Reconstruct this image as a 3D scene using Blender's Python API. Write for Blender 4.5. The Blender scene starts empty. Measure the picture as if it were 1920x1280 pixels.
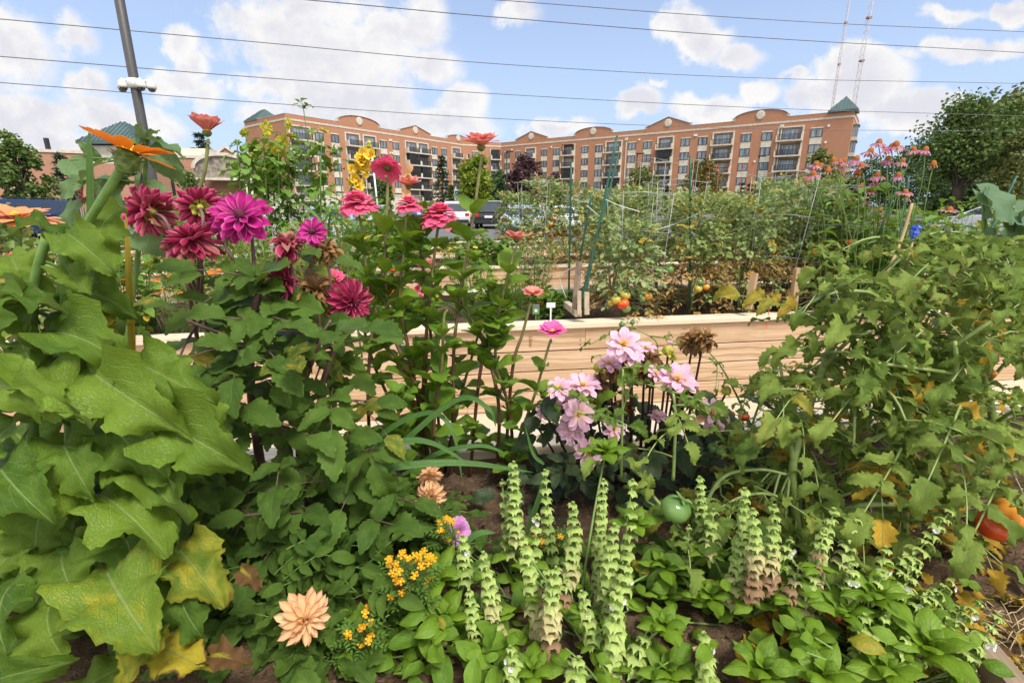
import bpy, math, random
import numpy as np
from mathutils import Vector, Matrix
R = math.radians
rnd = random.Random(7)
U = rnd.uniform
sc = bpy.context.scene
COL = sc.collection
# ---------------------------------------------------------------- camera
F, PITCH, H = 925.0, R(15.4), 1.44
CP, SP = math.cos(PITCH), math.sin(PITCH)
cam = bpy.data.objects.new('camera', bpy.data.cameras.new('camera'))
COL.objects.link(cam); sc.camera = cam
cam.location = (0, 0, H); cam.rotation_euler = (math.pi/2 - PITCH, 0, 0)
cam.data.sensor_width = 36; cam.data.lens = 36*F/1920
cam.data.clip_start = .02; cam.data.clip_end = 3000
def ray(px, py):
    x, v = (px-960)/F, (640-py)/F
    return x, CP + v*SP, -SP + v*CP
def at(px, py, D):
    """World point seen at photo pixel (px, py) and lying D metres ahead of the camera."""
    x, f, u = ray(px, py)
    return Vector((x/f*D, D, H + u/f*D))
def at_z(px, py, z):
    x, f, u = ray(px, py)
    k = (z-H)/u
    return Vector((x*k, f*k, z))
# ---------------------------------------------------------------- objects
def tag(o, label=None, cat=None, group=None, kind=None):
    if label: o['label'] = label
    if cat: o['category'] = cat
    if group: o['group'] = group
    if kind: o['kind'] = kind
    return o
def thing(name, label, cat, loc=(0, 0, 0), group=None, rz=0):
    o = bpy.data.objects.new(name, None); COL.objects.link(o)
    o.empty_display_size = .1
    o.location = loc; o.rotation_euler = (0, 0, rz)
    return tag(o, label, cat, group)
def copy_tree(o, parent=None):
    c = o.copy(); COL.objects.link(c)
    if parent: c.parent = parent
    for ch in list(o.children): copy_tree(ch, c)
    return c
def origin(o):
    v = Vector((0, 0, 0))
    while o is not None:
        v = v + Vector(o.location); o = o.parent
    return v
class MB:
    """Collects geometry; build() links it as one mesh object (local to its parent)."""
    def __init__(s):
        s.v, s.uv, s.t, s.q, s.tr, s.qm, s.tm, s.n = [], [], [], [], [], [], [], 0
    def raw(s, v, faces, uv=None, tint=(.5, 0, 0, 1), m=0):
        v = np.asarray(v, float); n = len(v)
        s.v.append(v)
        s.uv.append(np.zeros((n, 2)) if uv is None else np.asarray(uv, float))
        t = np.asarray(tint, float)
        s.t.append(np.broadcast_to(t, (n, 4)) if t.ndim == 1 else t)
        q = [f for f in faces if len(f) == 4]; r = [f for f in faces if len(f) == 3]
        for f in faces:
            if len(f) > 4:
                for k in range(1, len(f)-1): r.append((f[0], f[k], f[k+1]))
        if q: s.q.append(np.asarray(q, int)+s.n); s.qm.append(np.full(len(q), m))
        if r: s.tr.append(np.asarray(r, int)+s.n); s.tm.append(np.full(len(r), m))
        s.n += n
    def add(s, tpl, o, X, Y, Z, tint=(.5, 0, 0, 1), m=0):
        """Instance of a template: columns X, Y, Z (scaled axes) and origin o."""
        A = np.array((tuple(X), tuple(Y), tuple(Z)))
        v = tpl['v'] @ A + np.array(tuple(o))
        n = len(v)
        s.v.append(v); s.uv.append(tpl['uv']); s.t.append(np.broadcast_to(np.asarray(tint, float), (n, 4)))
        if len(tpl['q']): s.q.append(tpl['q']+s.n); s.qm.append(np.full(len(tpl['q']), m))
        if len(tpl['tr']): s.tr.append(tpl['tr']+s.n); s.tm.append(np.full(len(tpl['tr']), m))
        s.n += n
    def leaf(s, tpl, b, t, up, w=1., tint=None, m=0, arch=1.):
        """Leaf template (chord along +Y) laid from point b to point t; up = rough normal; w = width factor."""
        b, t = Vector(b), Vector(t); d = t-b; L = d.length
        if L < 1e-6: return
        y = d/L; x = y.cross(Vector(up))
        if x.length < 1e-4: x = y.cross(Vector((.3, .2, 1)))
        x.normalize(); z = x.cross(y)
        s.add(tpl, b, x*L*w, y*L, z*L*arch, tint or (U(0, 1), 0, 0, 1), m)
    def box(s, c, sx, sy, sz, rz=0, m=0, tint=(.5, 0, 0, 1), bev=0.0):
        c = np.array(tuple(c)); hx, hy, hz = sx/2, sy/2, sz/2
        co, si = math.cos(rz), math.sin(rz)
        rot = np.array(((co, si, 0), (-si, co, 0), (0, 0, 1)))
        b = bev
        if b <= 0:
            v = np.array([(x*hx, y*hy, z*hz) for z in (-1, 1) for y in (-1, 1) for x in (-1, 1)])
            f = [(0, 2, 3, 1), (4, 5, 7, 6), (0, 1, 5, 4), (2, 6, 7, 3), (0, 4, 6, 2), (1, 3, 7, 5)]
        else:
            v = []; ring = [(-1, -1), (1, -1), (1, 1), (-1, 1)]
            for (ins, z) in ((b, -hz), (0, -hz+b), (0, hz-b), (b, hz)):
                for x, y in ring: v.append((x*(hx-ins), y*(hy-ins), z))
            v = np.array(v); f = [(3, 2, 1, 0), (12, 13, 14, 15)]
            for k in range(3):
                for i in range(4):
                    j = (i+1) % 4; f.append((k*4+i, k*4+j, k*4+4+j, k*4+4+i))
        L = max(sx, sy, sz)
        uv = np.column_stack((v[:, 0], v[:, 1]+v[:, 2]))
        s.raw(v @ rot + c, f, uv, tint, m)
    def bar(s, a, b, w, h, m=0, tint=(.5, 0, 0, 1)):
        """Square bar from a to b."""
        a, b = Vector(a), Vector(b); d = (b-a).normalized()
        x = d.cross(Vector((0, 0, 1)))
        if x.length < 1e-3: x = Vector((1, 0, 0))
        x.normalize(); z = x.cross(d)
        v = [p + x*sx*w/2 + z*sz*h/2 for p in (a, b) for sx, sz in ((-1, -1), (1, -1), (1, 1), (-1, 1))]
        s.raw([tuple(p) for p in v], [(3, 2, 1, 0), (4, 5, 6, 7), (0, 1, 5, 4), (1, 2, 6, 5), (2, 3, 7, 6), (3, 0, 4, 7)], None, tint, m)
    def tube(s, pts, rad, n=6, m=0, tint=(.5, 0, 0, 1), cap=True, uvl=True):
        pts = [Vector(p) for p in pts]; k = len(pts)
        rad = [rad]*k if not hasattr(rad, '__len__') else rad
        if len(rad) != k: rad = [rad[0]+(rad[-1]-rad[0])*i/(k-1) for i in range(k)]
        v, uv, ref = [], [], None
        for i, p in enumerate(pts):
            d = (pts[min(i+1, k-1)]-pts[max(i-1, 0)])
            d = d.normalized() if d.length > 1e-9 else Vector((0, 0, 1))
            if ref is None:
                ref = d.cross(Vector((0, 0, 1)))
                if ref.length < 1e-2: ref = d.cross(Vector((1, 0, 0)))
            ref = (ref - d*ref.dot(d)).normalized(); b = d.cross(ref)
            for j in range(n):
                a = 2*math.pi*j/n
                v.append(tuple(p + (ref*math.cos(a)+b*math.sin(a))*rad[i])); uv.append((j/n, i/(k-1)))
        f = [(i*n+j, i*n+(j+1) % n, (i+1)*n+(j+1) % n, (i+1)*n+j) for i in range(k-1) for j in range(n)]
        if cap: f += [tuple(range(n-1, -1, -1)), tuple(range((k-1)*n, k*n))]
        s.raw(v, f, uv, tint, m)
    def lathe(s, c, prof, n=12, axis=(0, 0, 1), m=0, tint=(.5, 0, 0, 1)):
        """Profile [(radius, height)] turned round axis at c."""
        z = Vector(axis).normalized(); x = z.cross(Vector((0, 1, .01)));
        if x.length < 1e-2: x = z.cross(Vector((1, 0, 0)))
        x.normalize(); y = z.cross(x); c = Vector(c); v, uv = [], []
        for i, (r, h) in enumerate(prof):
            for j in range(n):
                a = 2*math.pi*j/n
                v.append(tuple(c + z*h + (x*math.cos(a)+y*math.sin(a))*r)); uv.append((j/n, i/max(1, len(prof)-1)))
        f = [(i*n+j, i*n+(j+1) % n, (i+1)*n+(j+1) % n, (i+1)*n+j) for i in range(len(prof)-1) for j in range(n)]
        s.raw(v, f, uv, tint, m)
    def build(s, name, mats, parent=None, smooth=True):
        me = bpy.data.meshes.new(name)
        if not isinstance(mats, (list, tuple)): mats = [mats]
        for a in mats: me.materials.append(a)
        v = np.concatenate(s.v) if s.v else np.zeros((0, 3))
        if parent is not None:
            v = v - np.array(tuple(origin(parent)))
        q = np.concatenate(s.q) if s.q else np.zeros((0, 4), int)
        t = np.concatenate(s.tr) if s.tr else np.zeros((0, 3), int)
        mi = np.concatenate(([*s.qm] or [np.zeros(0)]) + ([*s.tm] or [np.zeros(0)])).astype(np.int32)
        loops = np.concatenate((q.ravel(), t.ravel())).astype(np.int32)
        nq, nt = len(q), len(t)
        me.vertices.add(len(v)); me.vertices.foreach_set('co', v.ravel().astype(np.float32))
        me.loops.add(len(loops)); me.loops.foreach_set('vertex_index', loops)
        me.polygons.add(nq+nt)
        me.polygons.foreach_set('loop_start', np.concatenate((np.arange(nq)*4, nq*4+np.arange(nt)*3)).astype(np.int32))
        me.polygons.foreach_set('material_index', mi)
        me.polygons.foreach_set('use_smooth', np.full(nq+nt, smooth, dtype=bool))
        uv = np.concatenate(s.uv)[loops] if len(loops) else np.zeros((0, 2))
        l = me.uv_layers.new(name='UVMap'); l.data.foreach_set('uv', uv.ravel().astype(np.float32))
        a = me.color_attributes.new('tint', 'FLOAT_COLOR', 'POINT')
        a.data.foreach_set('color', np.concatenate(s.t).ravel().astype(np.float32))
        me.update(calc_edges=True); me.validate()
        o = bpy.data.objects.new(name, me); COL.objects.link(o)
        if parent is not None: o.parent = parent
        return o
def bez(a, b, c, n=8):
    a, b, c = Vector(a), Vector(b), Vector(c)
    return [a*(1-t)**2 + b*2*t*(1-t) + c*t*t for t in [i/(n-1) for i in range(n)]]
def spline(pts, n=6):
    P = [Vector(p) for p in pts]; P = [P[0]*2-P[1]] + P + [P[-1]*2-P[-2]]; o = []
    for i in range(1, len(P)-2):
        for k in range(n):
            t = k/n; a, b, c, d = P[i-1:i+3]
            o.append(.5*((2*b)+(c-a)*t+(2*a-5*b+4*c-d)*t*t+(3*b-a-3*c+d)*t**3))
    return o + [P[-2]]
def rdir(zlo=-1, zhi=1):
    a = U(0, 2*math.pi); z = U(zlo, zhi); r = math.sqrt(max(0, 1-z*z))
    return Vector((r*math.cos(a), r*math.sin(a), z))
# ---------------------------------------------------------------- materials
class NT:
    def __init__(s, name):
        s.m = bpy.data.materials.new(name); s.m.use_nodes = True
        s.t = s.m.node_tree; s.t.nodes.clear()
        s.out = s.n('ShaderNodeOutputMaterial')
    def n(s, typ, ins=None, **kw):
        a = s.t.nodes.new(typ)
        for k, v in kw.items(): setattr(a, k, v)
        for k, v in (ins or {}).items(): s.put(a.inputs[k], v)
        return a
    def put(s, sock, v):
        if hasattr(v, 'is_output'): s.t.links.new(v, sock)
        elif isinstance(v, (tuple, list)) and len(v) == 3 and sock.type == 'RGBA': sock.default_value = (*v, 1)
        else: sock.default_value = v
    def math(s, op, a, b=0., c=0.):
        return s.n('ShaderNodeMath', {0: a, 1: b, 2: c}, operation=op).outputs[0]
    def ss(s, x, lo, hi, o0=0., o1=1.):
        return s.n('ShaderNodeMapRange', {0: x, 1: lo, 2: hi, 3: o0, 4: o1}, interpolation_type='SMOOTHSTEP').outputs[0]
    def mix(s, f, a, b, mode='MIX'):
        n = s.n('ShaderNodeMix', data_type='RGBA', blend_type=mode)
        s.put(n.inputs[0], f); s.put(n.inputs[6], a); s.put(n.inputs[7], b)
        return n.outputs[2]
    def noise(s, vec, scale, detail=3, rough=.55, out=0):
        return s.n('ShaderNodeTexNoise', {'Vector': vec, 'Scale': scale, 'Detail': detail, 'Roughness': rough}).outputs[out]
    def bump(s, h, strength=.3, dist=.01):
        return s.n('ShaderNodeBump', {'Height': h, 'Strength': strength, 'Distance': dist}).outputs[0]
    def pos(s): return s.n('ShaderNodeNewGeometry').outputs['Position']
    def obj(s): return s.n('ShaderNodeTexCoord').outputs['Object']
    def uv(s): return s.n('ShaderNodeUVMap', uv_map='UVMap').outputs[0]
    def tint(s):
        a = s.n('ShaderNodeAttribute', attribute_name='tint')
        return s.n('ShaderNodeSeparateColor', {0: a.outputs['Color']}).outputs
    def bsdf(s, col, rough=.5, spec=.4, normal=None, trans=0., metal=0., tcol=None):
        d = {'Base Color': col, 'Roughness': rough, 'Specular IOR Level': spec, 'Metallic': metal}
        if normal is not None: d['Normal'] = normal
        sh = s.n('ShaderNodeBsdfPrincipled', d).outputs[0]
        if trans:
            tr = s.n('ShaderNodeBsdfTranslucent', {'Color': tcol if tcol is not None else col})
            sh = s.n('ShaderNodeMixShader', {0: trans, 1: sh, 2: tr.outputs[0]}).outputs[0]
        s.t.links.new(sh, s.out.inputs[0])
        return s.m
def plain(name, col, rough=.5, spec=.4, metal=0., var=.12, scale=6., bump=0.):
    t = NT(name); p = t.obj()
    n = t.noise(p, scale, 4)
    c = t.mix(t.ss(n, .3, .7), tuple(x*(1-var) for x in col), tuple(min(1, x*(1+var)) for x in col))
    return t.bsdf(c, rough, spec, t.bump(n, bump) if bump else None, metal=metal)
def leaf_mat(name, c1, c2, vein=(.25, .34, .10), veins=9., slant=.42, rough=.46, spec=.25, trans=.3, yel=(.42, .30, .03),
             brown=(.16, .08, .03), spots=None, vstr=.45, pale=None, blotch=.0, retic=0., alt=None):
    """Leaf surface: tint.r picks the shade, tint.g yellows the blade, tint.b browns its margin."""
    t = NT(name); uv = t.uv(); sx = t.n('ShaderNodeSeparateXYZ', {0: uv}).outputs
    ti = t.tint()
    u = t.math('ABSOLUTE', t.math('MULTIPLY_ADD', sx[0], 2., -1.))
    v = sx[1]
    nz = t.noise(uv, 3.2, 3, .6); 
    big = t.noise(t.pos(), 11., 2)
    c = t.mix(t.ss(t.math('MULTIPLY_ADD', big, .6, t.math('MULTIPLY', ti[0], .75)), .2, .95), c1, c2)
    c = t.mix(t.ss(nz, .35, .75, 0., .35), c, tuple(x*1.5 for x in c2))
    if alt: c = t.mix(t.ss(t.n('ShaderNodeObjectInfo').outputs['Random'], .15, 1., 0., .6), c, alt)          # plants differ from one another
    y = t.math('ADD', t.math('MULTIPLY', ti[1], 1.25), t.math('MULTIPLY', t.math('SUBTRACT', nz, .5), .9))
    c = t.mix(t.ss(y, .35, .8), c, yel)
    if spots:
        sp = t.n('ShaderNodeTexVoronoi', {'Vector': t.pos(), 'Scale': 85.}).outputs[0]
        c = t.mix(t.ss(t.math('ADD', sp, t.math('MULTIPLY', nz, .5)), .30, .38, blotch or .7, 0.), c, spots)
    sv = t.math('FRACT', t.math('MULTIPLY', t.math('SUBTRACT', v, t.math('MULTIPLY', u, slant)), veins))
    sv = t.math('ABSOLUTE', t.math('SUBTRACT', sv, .5))
    sv = t.math('MULTIPLY', t.ss(sv, .0, .07, 1., 0.), t.ss(u, .95, .3, 0., .7))
    mid = t.ss(u, .015, .055, 1., 0.)
    vm = t.math('MAXIMUM', sv, mid)
    c = t.mix(t.math('MULTIPLY', vm, vstr), c, vein)
    e = t.math('ADD', t.math('ADD', u, t.math('MULTIPLY', v, .35)), t.math('MULTIPLY', t.math('SUBTRACT', nz, .5), 1.2))
    e = t.math('ADD', e, t.math('MULTIPLY_ADD', ti[2], 1.5, -1.75))
    c = t.mix(t.ss(e, -.12, .12), c, brown)
    if pale:                                                   # paler underside
        c = t.mix(t.math('MULTIPLY', t.n('ShaderNodeNewGeometry').outputs['Backfacing'], .6), c, pale)
    h = t.math('ADD', t.math('MULTIPLY', vm, -.5), t.math('MULTIPLY', t.noise(uv, 14., 2), .5))
    if retic:                                                  # puckered net of small veins
        cr = t.n('ShaderNodeTexVoronoi', {'Vector': t.n('ShaderNodeMapping', {0: uv, 'Scale': (.8, 1, 1)}).outputs[0], 'Scale': retic}, feature='DISTANCE_TO_EDGE').outputs[0]
        h = t.math('ADD', h, t.ss(cr, 0., .14, -.26, 0.)); c = t.mix(t.ss(cr, .0, .04, .08, 0.), c, vein)
    tc = t.mix(.5, c, (.30, .38, .02), 'MIX')
    return t.bsdf(c, rough, spec, t.bump(h, .6, .006), trans, tcol=tc)
def petal_mat(name, base, tip, edge=None, rough=.5, trans=.3, streak=.35, wither=None, var=.25):
    """Petal surface: base to tip along v, edge colour at the margin, tint.g withers it."""
    t = NT(name); uv = t.uv(); sx = t.n('ShaderNodeSeparateXYZ', {0: uv}).outputs; ti = t.tint()
    u = t.math('ABSOLUTE', t.math('MULTIPLY_ADD', sx[0], 2., -1.))
    c = t.mix(t.ss(sx[1], .05, .75), base, tip)
    if edge: c = t.mix(t.ss(t.math('ADD', u, t.math('MULTIPLY', sx[1], .25)), .75, 1.1, 0., .85), c, edge)
    st = t.noise(t.n('ShaderNodeMapping', {0: uv, 'Scale': (14, 1.2, 1)}).outputs[0], 1.5, 2)
    c = t.mix(t.ss(st, .35, .7, 0., streak), c, tuple(x*.62 for x in base))
    c = t.mix(t.math('MULTIPLY', ti[0], var), c, tuple(min(1, x*1.35+.01) for x in tip))
    if wither:
        y = t.math('ADD', t.math('MULTIPLY', ti[1], 1.3), t.math('MULTIPLY', t.math('SUBTRACT', t.noise(uv, 4., 3), .5), .9))
        c = t.mix(t.ss(y, .3, .8), c, wither)
    return t.bsdf(c, rough, .25, t.bump(st, .25, .003), trans)
def stem_mat(name, c1, c2, rough=.5):
    """Stem: c1 at the foot, c2 at the top (uv.y), fine streaks."""
    t = NT(name); uv = t.uv(); sx = t.n('ShaderNodeSeparateXYZ', {0: uv}).outputs
    n = t.noise(t.pos(), 60., 3)
    c = t.mix(t.ss(sx[1], .1, .95), c1, c2)
    c = t.mix(t.ss(n, .35, .7, 0., .4), c, tuple(x*.6 for x in c1))
    return t.bsdf(c, rough, .3, t.bump(n, .15, .002))
# ---------------------------------------------------------------- sky, sun
SUN_EL, SUN_AZ = R(57), R(146)          # azimuth clockwise from +Y: the sun stands behind the camera to the right
def make_world():
    w = bpy.data.worlds.new('World'); sc.world = w; w.use_nodes = True
    t = NT.__new__(NT); t.t = w.node_tree; t.t.nodes.clear()
    out = t.n('ShaderNodeOutputWorld')
    sky = t.n('ShaderNodeTexSky', sky_type='NISHITA', sun_disc=False)
    sky.sun_elevation, sky.sun_rotation = SUN_EL, SUN_AZ
    sky.air_density, sky.dust_density, sky.ozone_density = 1.0, .6, 1.6
    d = t.n('ShaderNodeTexCoord').outputs['Generated']
    s = t.n('ShaderNodeSeparateXYZ', {0: d}).outputs
    y = t.math('MAXIMUM', s[1], .08)
    p = t.n('ShaderNodeCombineXYZ', {0: t.math('DIVIDE', s[0], y), 1: t.math('DIVIDE', s[2], y), 2: 0.}).outputs[0]
    wn = t.n('ShaderNodeTexNoise', {'Vector': p, 'Scale': 5.5, 'Detail': 7, 'Roughness': .62}).outputs['Color']
    wv = t.n('ShaderNodeVectorMath', {0: wn, 1: (-.5, -.5, 0)}, operation='ADD').outputs[0]
    wv = t.n('ShaderNodeVectorMath', {0: wv, 1: (.17, .11, 0)}, operation='MULTIPLY').outputs[0]
    q = t.n('ShaderNodeVectorMath', {0: p, 1: wv}, operation='ADD').outputs[0]
    blobs = [(25,95,90,95,1),(55,220,170,60,1),(130,75,42,40,.6),(165,152,36,28,.8),(205,225,110,50,.9),(345,72,50,36,1),(372,112,38,34,1),
      (335,150,75,42,1),(385,170,40,34,.7),(520,60,140,80,.75),(630,115,190,75,.95),(590,25,190,50,.55),(780,130,85,42,.75),(720,60,110,50,.8),(500,168,90,38,1),
      (620,190,200,60,.8),(785,30,45,60,.55),(868,200,48,40,1.1),(845,238,95,34,1),(285,240,70,40,.9),(1275,38,85,44,1),(1335,80,64,42,1),(1388,112,52,26,1),
      (1195,195,44,34,1.1),(1330,203,95,34,1),(1415,182,46,26,1),(1055,242,75,22,1),(1483,145,32,16,.7),(1600,125,95,48,1.1),(1640,150,80,66,1.2),
      (1700,210,150,50,1),(1560,185,80,50,.9),(1840,92,110,30,.85),(1905,15,50,26,1),(980,22,40,28,.6),(1690,105,40,16,.6),(1760,225,190,44,.9),
      (100,265,180,30,.9),(690,245,160,22,.6),(1500,240,120,25,.7),(1790,12,60,12,.4), (1225,160,20,8,.5)]
    acc, lit = None, None
    for (px, py, rx, ry, wt) in blobs:
        x, f, u = ray(px, py); cx, cy = x/f, u/f
        x2, f2, u2 = ray(px+rx, py); x3, f3, u3 = ray(px, py-ry)
        ix, iy = 1.02/max(1e-3, abs(x2/f2-cx)), 1.02/max(1e-3, abs(u3/f3-cy))
        e = t.n('ShaderNodeVectorMath', {0: q, 1: (ix, iy, 0), 2: (-cx*ix, -cy*iy, 0)}, operation='MULTIPLY_ADD').outputs[0]
        l = t.n('ShaderNodeVectorMath', {0: e}, operation='LENGTH').outputs['Value']
        k = t.math('MULTIPLY_ADD', l, -wt, wt)
        acc = k if acc is None else t.math('SMOOTH_MAX', acc, k, .12)
    n1 = t.n('ShaderNodeTexNoise', {'Vector': p, 'Scale': 11., 'Detail': 8, 'Roughness': .6}).outputs[0]
    n2 = t.n('ShaderNodeTexNoise', {'Vector': p, 'Scale': 4.2, 'Detail': 4, 'Roughness': .55}).outputs[0]
    # away from the view ahead: unseen noise cloud, brightened further on as added fill
    far = t.n('ShaderNodeTexNoise', {'Vector': d, 'Scale': 2.6, 'Detail': 5, 'Roughness': .6}).outputs[0]
    acc = t.mix(t.ss(s[1], .22, .4), t.n('ShaderNodeCombineColor', {0: t.math('MULTIPLY_ADD', far, 2.2, -.95)}).outputs[0], t.n('ShaderNodeCombineColor', {0: acc}).outputs[0])
    acc = t.n('ShaderNodeSeparateColor', {0: acc}).outputs[0]
    den = t.math('ADD', acc, t.math('MULTIPLY_ADD', n1, 2.0, -.95))
    alpha = t.math('MULTIPLY', t.ss(den, -.12, .40), t.ss(den, -.30, .45, .68, .97))
    def fine(off): return t.n('ShaderNodeTexNoise', {'Vector': t.n('ShaderNodeVectorMath', {0: q, 1: off}, operation='ADD').outputs[0], 'Scale': 15., 'Detail': 5, 'Roughness': .55}).outputs[0]
    relief = t.math('SUBTRACT', fine((0, 0, 0)), fine((.012, .030, 0)))       # billows: lit from above
    # under sides of the thick parts are greyer, thin tops white
    thick = t.math('ADD', t.math('MULTIPLY', den, .75), t.math('ADD', t.math('MULTIPLY_ADD', n2, 2.0, -1.1), t.math('MULTIPLY', relief, -1.7)))
    cc = t.mix(t.ss(thick, -.2, .85), CLOUD_W, CLOUD_G)
    cc = t.mix(t.ss(s[1], .40, .15, 0., 1.), cc, (10.5, 10.2, 9.7)); cc = t.mix(t.ss(s[2], .55, .75), cc, (10.5, 10.2, 9.7))     # unseen cloud overhead and behind, brightened to add fill light
    skyc = t.mix(1., sky.outputs[0], SKY_GAIN, 'MULTIPLY')
    haze = t.ss(s[2], -.02, .55, .85, .30)
    skyc = t.mix(haze, skyc, SKY_HAZE)
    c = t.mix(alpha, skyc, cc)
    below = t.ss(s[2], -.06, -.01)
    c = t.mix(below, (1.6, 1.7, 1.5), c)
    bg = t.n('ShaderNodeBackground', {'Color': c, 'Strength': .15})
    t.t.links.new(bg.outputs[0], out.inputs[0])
    w.cycles.sampling_method = 'MANUAL'; w.cycles.sample_map_resolution = 512
CLOUD_W, CLOUD_G = (5.5, 5.4, 5.3), (4.3, 4.3, 4.65)
SKY_GAIN, SKY_HAZE = (.92, .88, .92), (3.35, 4.3, 6.05)
make_world()
sun = bpy.data.objects.new('sun', bpy.data.lights.new('sun', 'SUN')); COL.objects.link(sun)
sun.data.energy = 3.6; sun.data.angle = R(16); sun.data.color = (1, .95, .87)
sd = Vector((math.sin(SUN_AZ)*math.cos(SUN_EL), math.cos(SUN_AZ)*math.cos(SUN_EL), math.sin(SUN_EL)))
sun.rotation_euler = sd.to_track_quat('Z', 'Y').to_euler()
sun.location = (20, -20, 40)
sc.view_settings.view_transform = 'Standard'; sc.view_settings.look = 'None'
sc.view_settings.exposure = 0.28; sc.view_settings.gamma = 1
sc.render.engine = 'CYCLES'
sc.cycles.max_bounces = 7; sc.cycles.transparent_max_bounces = 8; sc.cycles.diffuse_bounces = 4; sc.cycles.use_denoising = True
try: sc.cycles.denoiser = 'OPENIMAGEDENOISE'
except Exception: pass
sc.cycles.sample_clamp_indirect = 6
sc.cycles.use_adaptive_sampling = True; sc.cycles.adaptive_threshold = .025

# ---------------------------------------------------------------- bed frame of reference
YAW = math.atan(.159)
BO = Vector((0, 3.30, 0)); BU = Vector((math.cos(YAW), math.sin(YAW), 0)); BV = Vector((-math.sin(YAW), math.cos(YAW), 0))
def bed(s, t, z=0.): return BO + BU*s + BV*t + Vector((0, 0, z))
def bed_st(px, py, z):
    p = at_z(px, py, z)-BO; return p.dot(BU), p.dot(BV)
# ---------------------------------------------------------------- ground
def ground_mat():
    t = NT('lawn'); p = t.pos()
    n = t.noise(p, .35, 4); n2 = t.noise(p, 9., 4)
    c = t.mix(n, (.045, .075, .022), (.11, .12, .045)); c = t.mix(t.ss(n2, .4, .7, 0., .5), c, (.13, .11, .06))
    return t.bsdf(c, .9, .1, t.bump(n2, .5, .05))
def path_mat():
    t = NT('path_fines'); p = t.pos()
    n = t.noise(p, 2.2, 4); n2 = t.noise(p, 140., 3); sp = t.n('ShaderNodeTexVoronoi', {'Vector': p, 'Scale': 150.}).outputs['Color']
    c = t.mix(n, (.50, .42, .30), (.60, .52, .39)); c = t.mix(t.ss(n2, .35, .7, 0., .4), c, (.36, .30, .21))
    c = t.mix(.12, c, sp, 'OVERLAY')
    return t.bsdf(c, .9, .15, t.bump(n2, .5, .006))
def asphalt_mat():
    t = NT('asphalt'); p = t.pos(); n = t.noise(p, .6, 4); n2 = t.noise(p, 40., 3)
    c = t.mix(n, (.10, .10, .10), (.17, .17, .165)); c = t.mix(t.ss(n2, .4, .7, 0., .4), c, (.22, .22, .21))
    return t.bsdf(c, .85, .2, t.bump(n2, .3, .01))
def soil_mat():
    t = NT('garden_soil'); p = t.pos()
    n = t.noise(p, 5., 5); n2 = t.noise(p, 45., 4, .7); n3 = t.noise(p, 190., 3)
    c = t.mix(t.ss(n, .3, .7), (.060, .036, .021), (.125, .082, .050)); c = t.mix(t.ss(n2, .5, .72), c, (.19, .13, .08))
    c = t.mix(t.ss(n3, .66, .74), c, (.45, .38, .28))
    return t.bsdf(c, .95, .1, t.bump(t.math('ADD', n2, t.math('MULTIPLY', n3, .5)), .9, .012))
M_LAWN, M_PATH, M_ASPH, M_SOIL = ground_mat(), path_mat(), asphalt_mat(), soil_mat()
def sheet(name, x0, x1, y0, y1, z, mat):
    b = MB(); b.raw([(x0, y0, z), (x1, y0, z), (x1, y1, z), (x0, y1, z)], [(0, 1, 2, 3)], [(0, 0), (1, 0), (1, 1), (0, 1)])
    return tag(b.build(name, mat), kind='structure')
sheet('ground', -900, 900, -300, 1400, 0, M_LAWN)
sheet('path', -14, 16, -3, 15.5, .004, M_PATH)
sheet('parking_lot', -75, 75, 21, 84, .004, M_ASPH)
mk = MB()
for row, y in enumerate((27, 46, 63)):
    for k in range(-16, 17):
        mk.raw([(k*2.8-.06, y, .008), (k*2.8+.06, y, .008), (k*2.8+.06, y+5, .008), (k*2.8-.06, y+5, .008)], [(0, 1, 2, 3)])
tag(mk.build('parking_lines', plain('white_road_paint', (.72, .72, .70), .7)), kind='structure')
def soil_patch(name, s0, s1, t0, t1, z, res, seed, amp=.02):
    ns, nt = int((s1-s0)/res)+1, int((t1-t0)/res)+1; v, uv = [], []
    from mathutils import noise as mn
    for j in range(nt+1):
        for i in range(ns+1):
            s, tt = s0+(s1-s0)*i/ns, t0+(t1-t0)*j/nt
            q = Vector((s*3.1, tt*3.1, seed))
            h = mn.noise(q)*amp*.6 + mn.noise(q*4.3)*amp*.5 + abs(mn.noise(q*9))*amp*.8 + mn.noise(q*17)*amp*.45 - amp*.15
            v.append(tuple(bed(s, tt, z+h))); uv.append((s, tt))
    f = [(j*(ns+1)+i, j*(ns+1)+i+1, (j+1)*(ns+1)+i+1, (j+1)*(ns+1)+i) for j in range(nt) for i in range(ns)]
    b = MB(); b.raw(v, f, uv)
    return tag(b.build(name, M_SOIL), kind='structure')
soil_patch('soil', -3.2, 3.4, -2.86, -1.80, .585, .022, 1., .030)
soil_patch('soil', -4.2, 4.6, .06, 1.46, .56, .05, 5.)
soil_patch('soil', -8.4, 7.6, 3.5, 4.9, .56, .1, 9.)
soil_patch('soil', -9.0, 1.9, 6.7, 8.2, .56, .15, 13.)
# soil crumbs, mulch chips and dry bits on the front bed
def chips():
    b = MB(); r = random.Random(3)
    for k in range(2600):
        s, tt = r.uniform(-1.2, 1.6), r.uniform(-2.8, -1.82)
        p = bed(s, tt, .594+r.uniform(-.012, .016)); L = r.choice((.003, .004, .005, .006, .009, .013)); a = r.uniform(0, 6.3)
        b.box(p, L, L*r.uniform(.2, .7), L*.3, a, m=0 if r.random() < .82 else 1, tint=(r.random(), 0, 0, 1))
    return tag(b.build('mulch_chips', [plain('mulch_brown', (.10, .06, .035), .9), plain('mulch_straw', (.42, .32, .18), .9)], smooth=False),
               'loose brown crumbs and straw coloured mulch chips on the front bed soil', 'mulch', kind='stuff')
chips()
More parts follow.
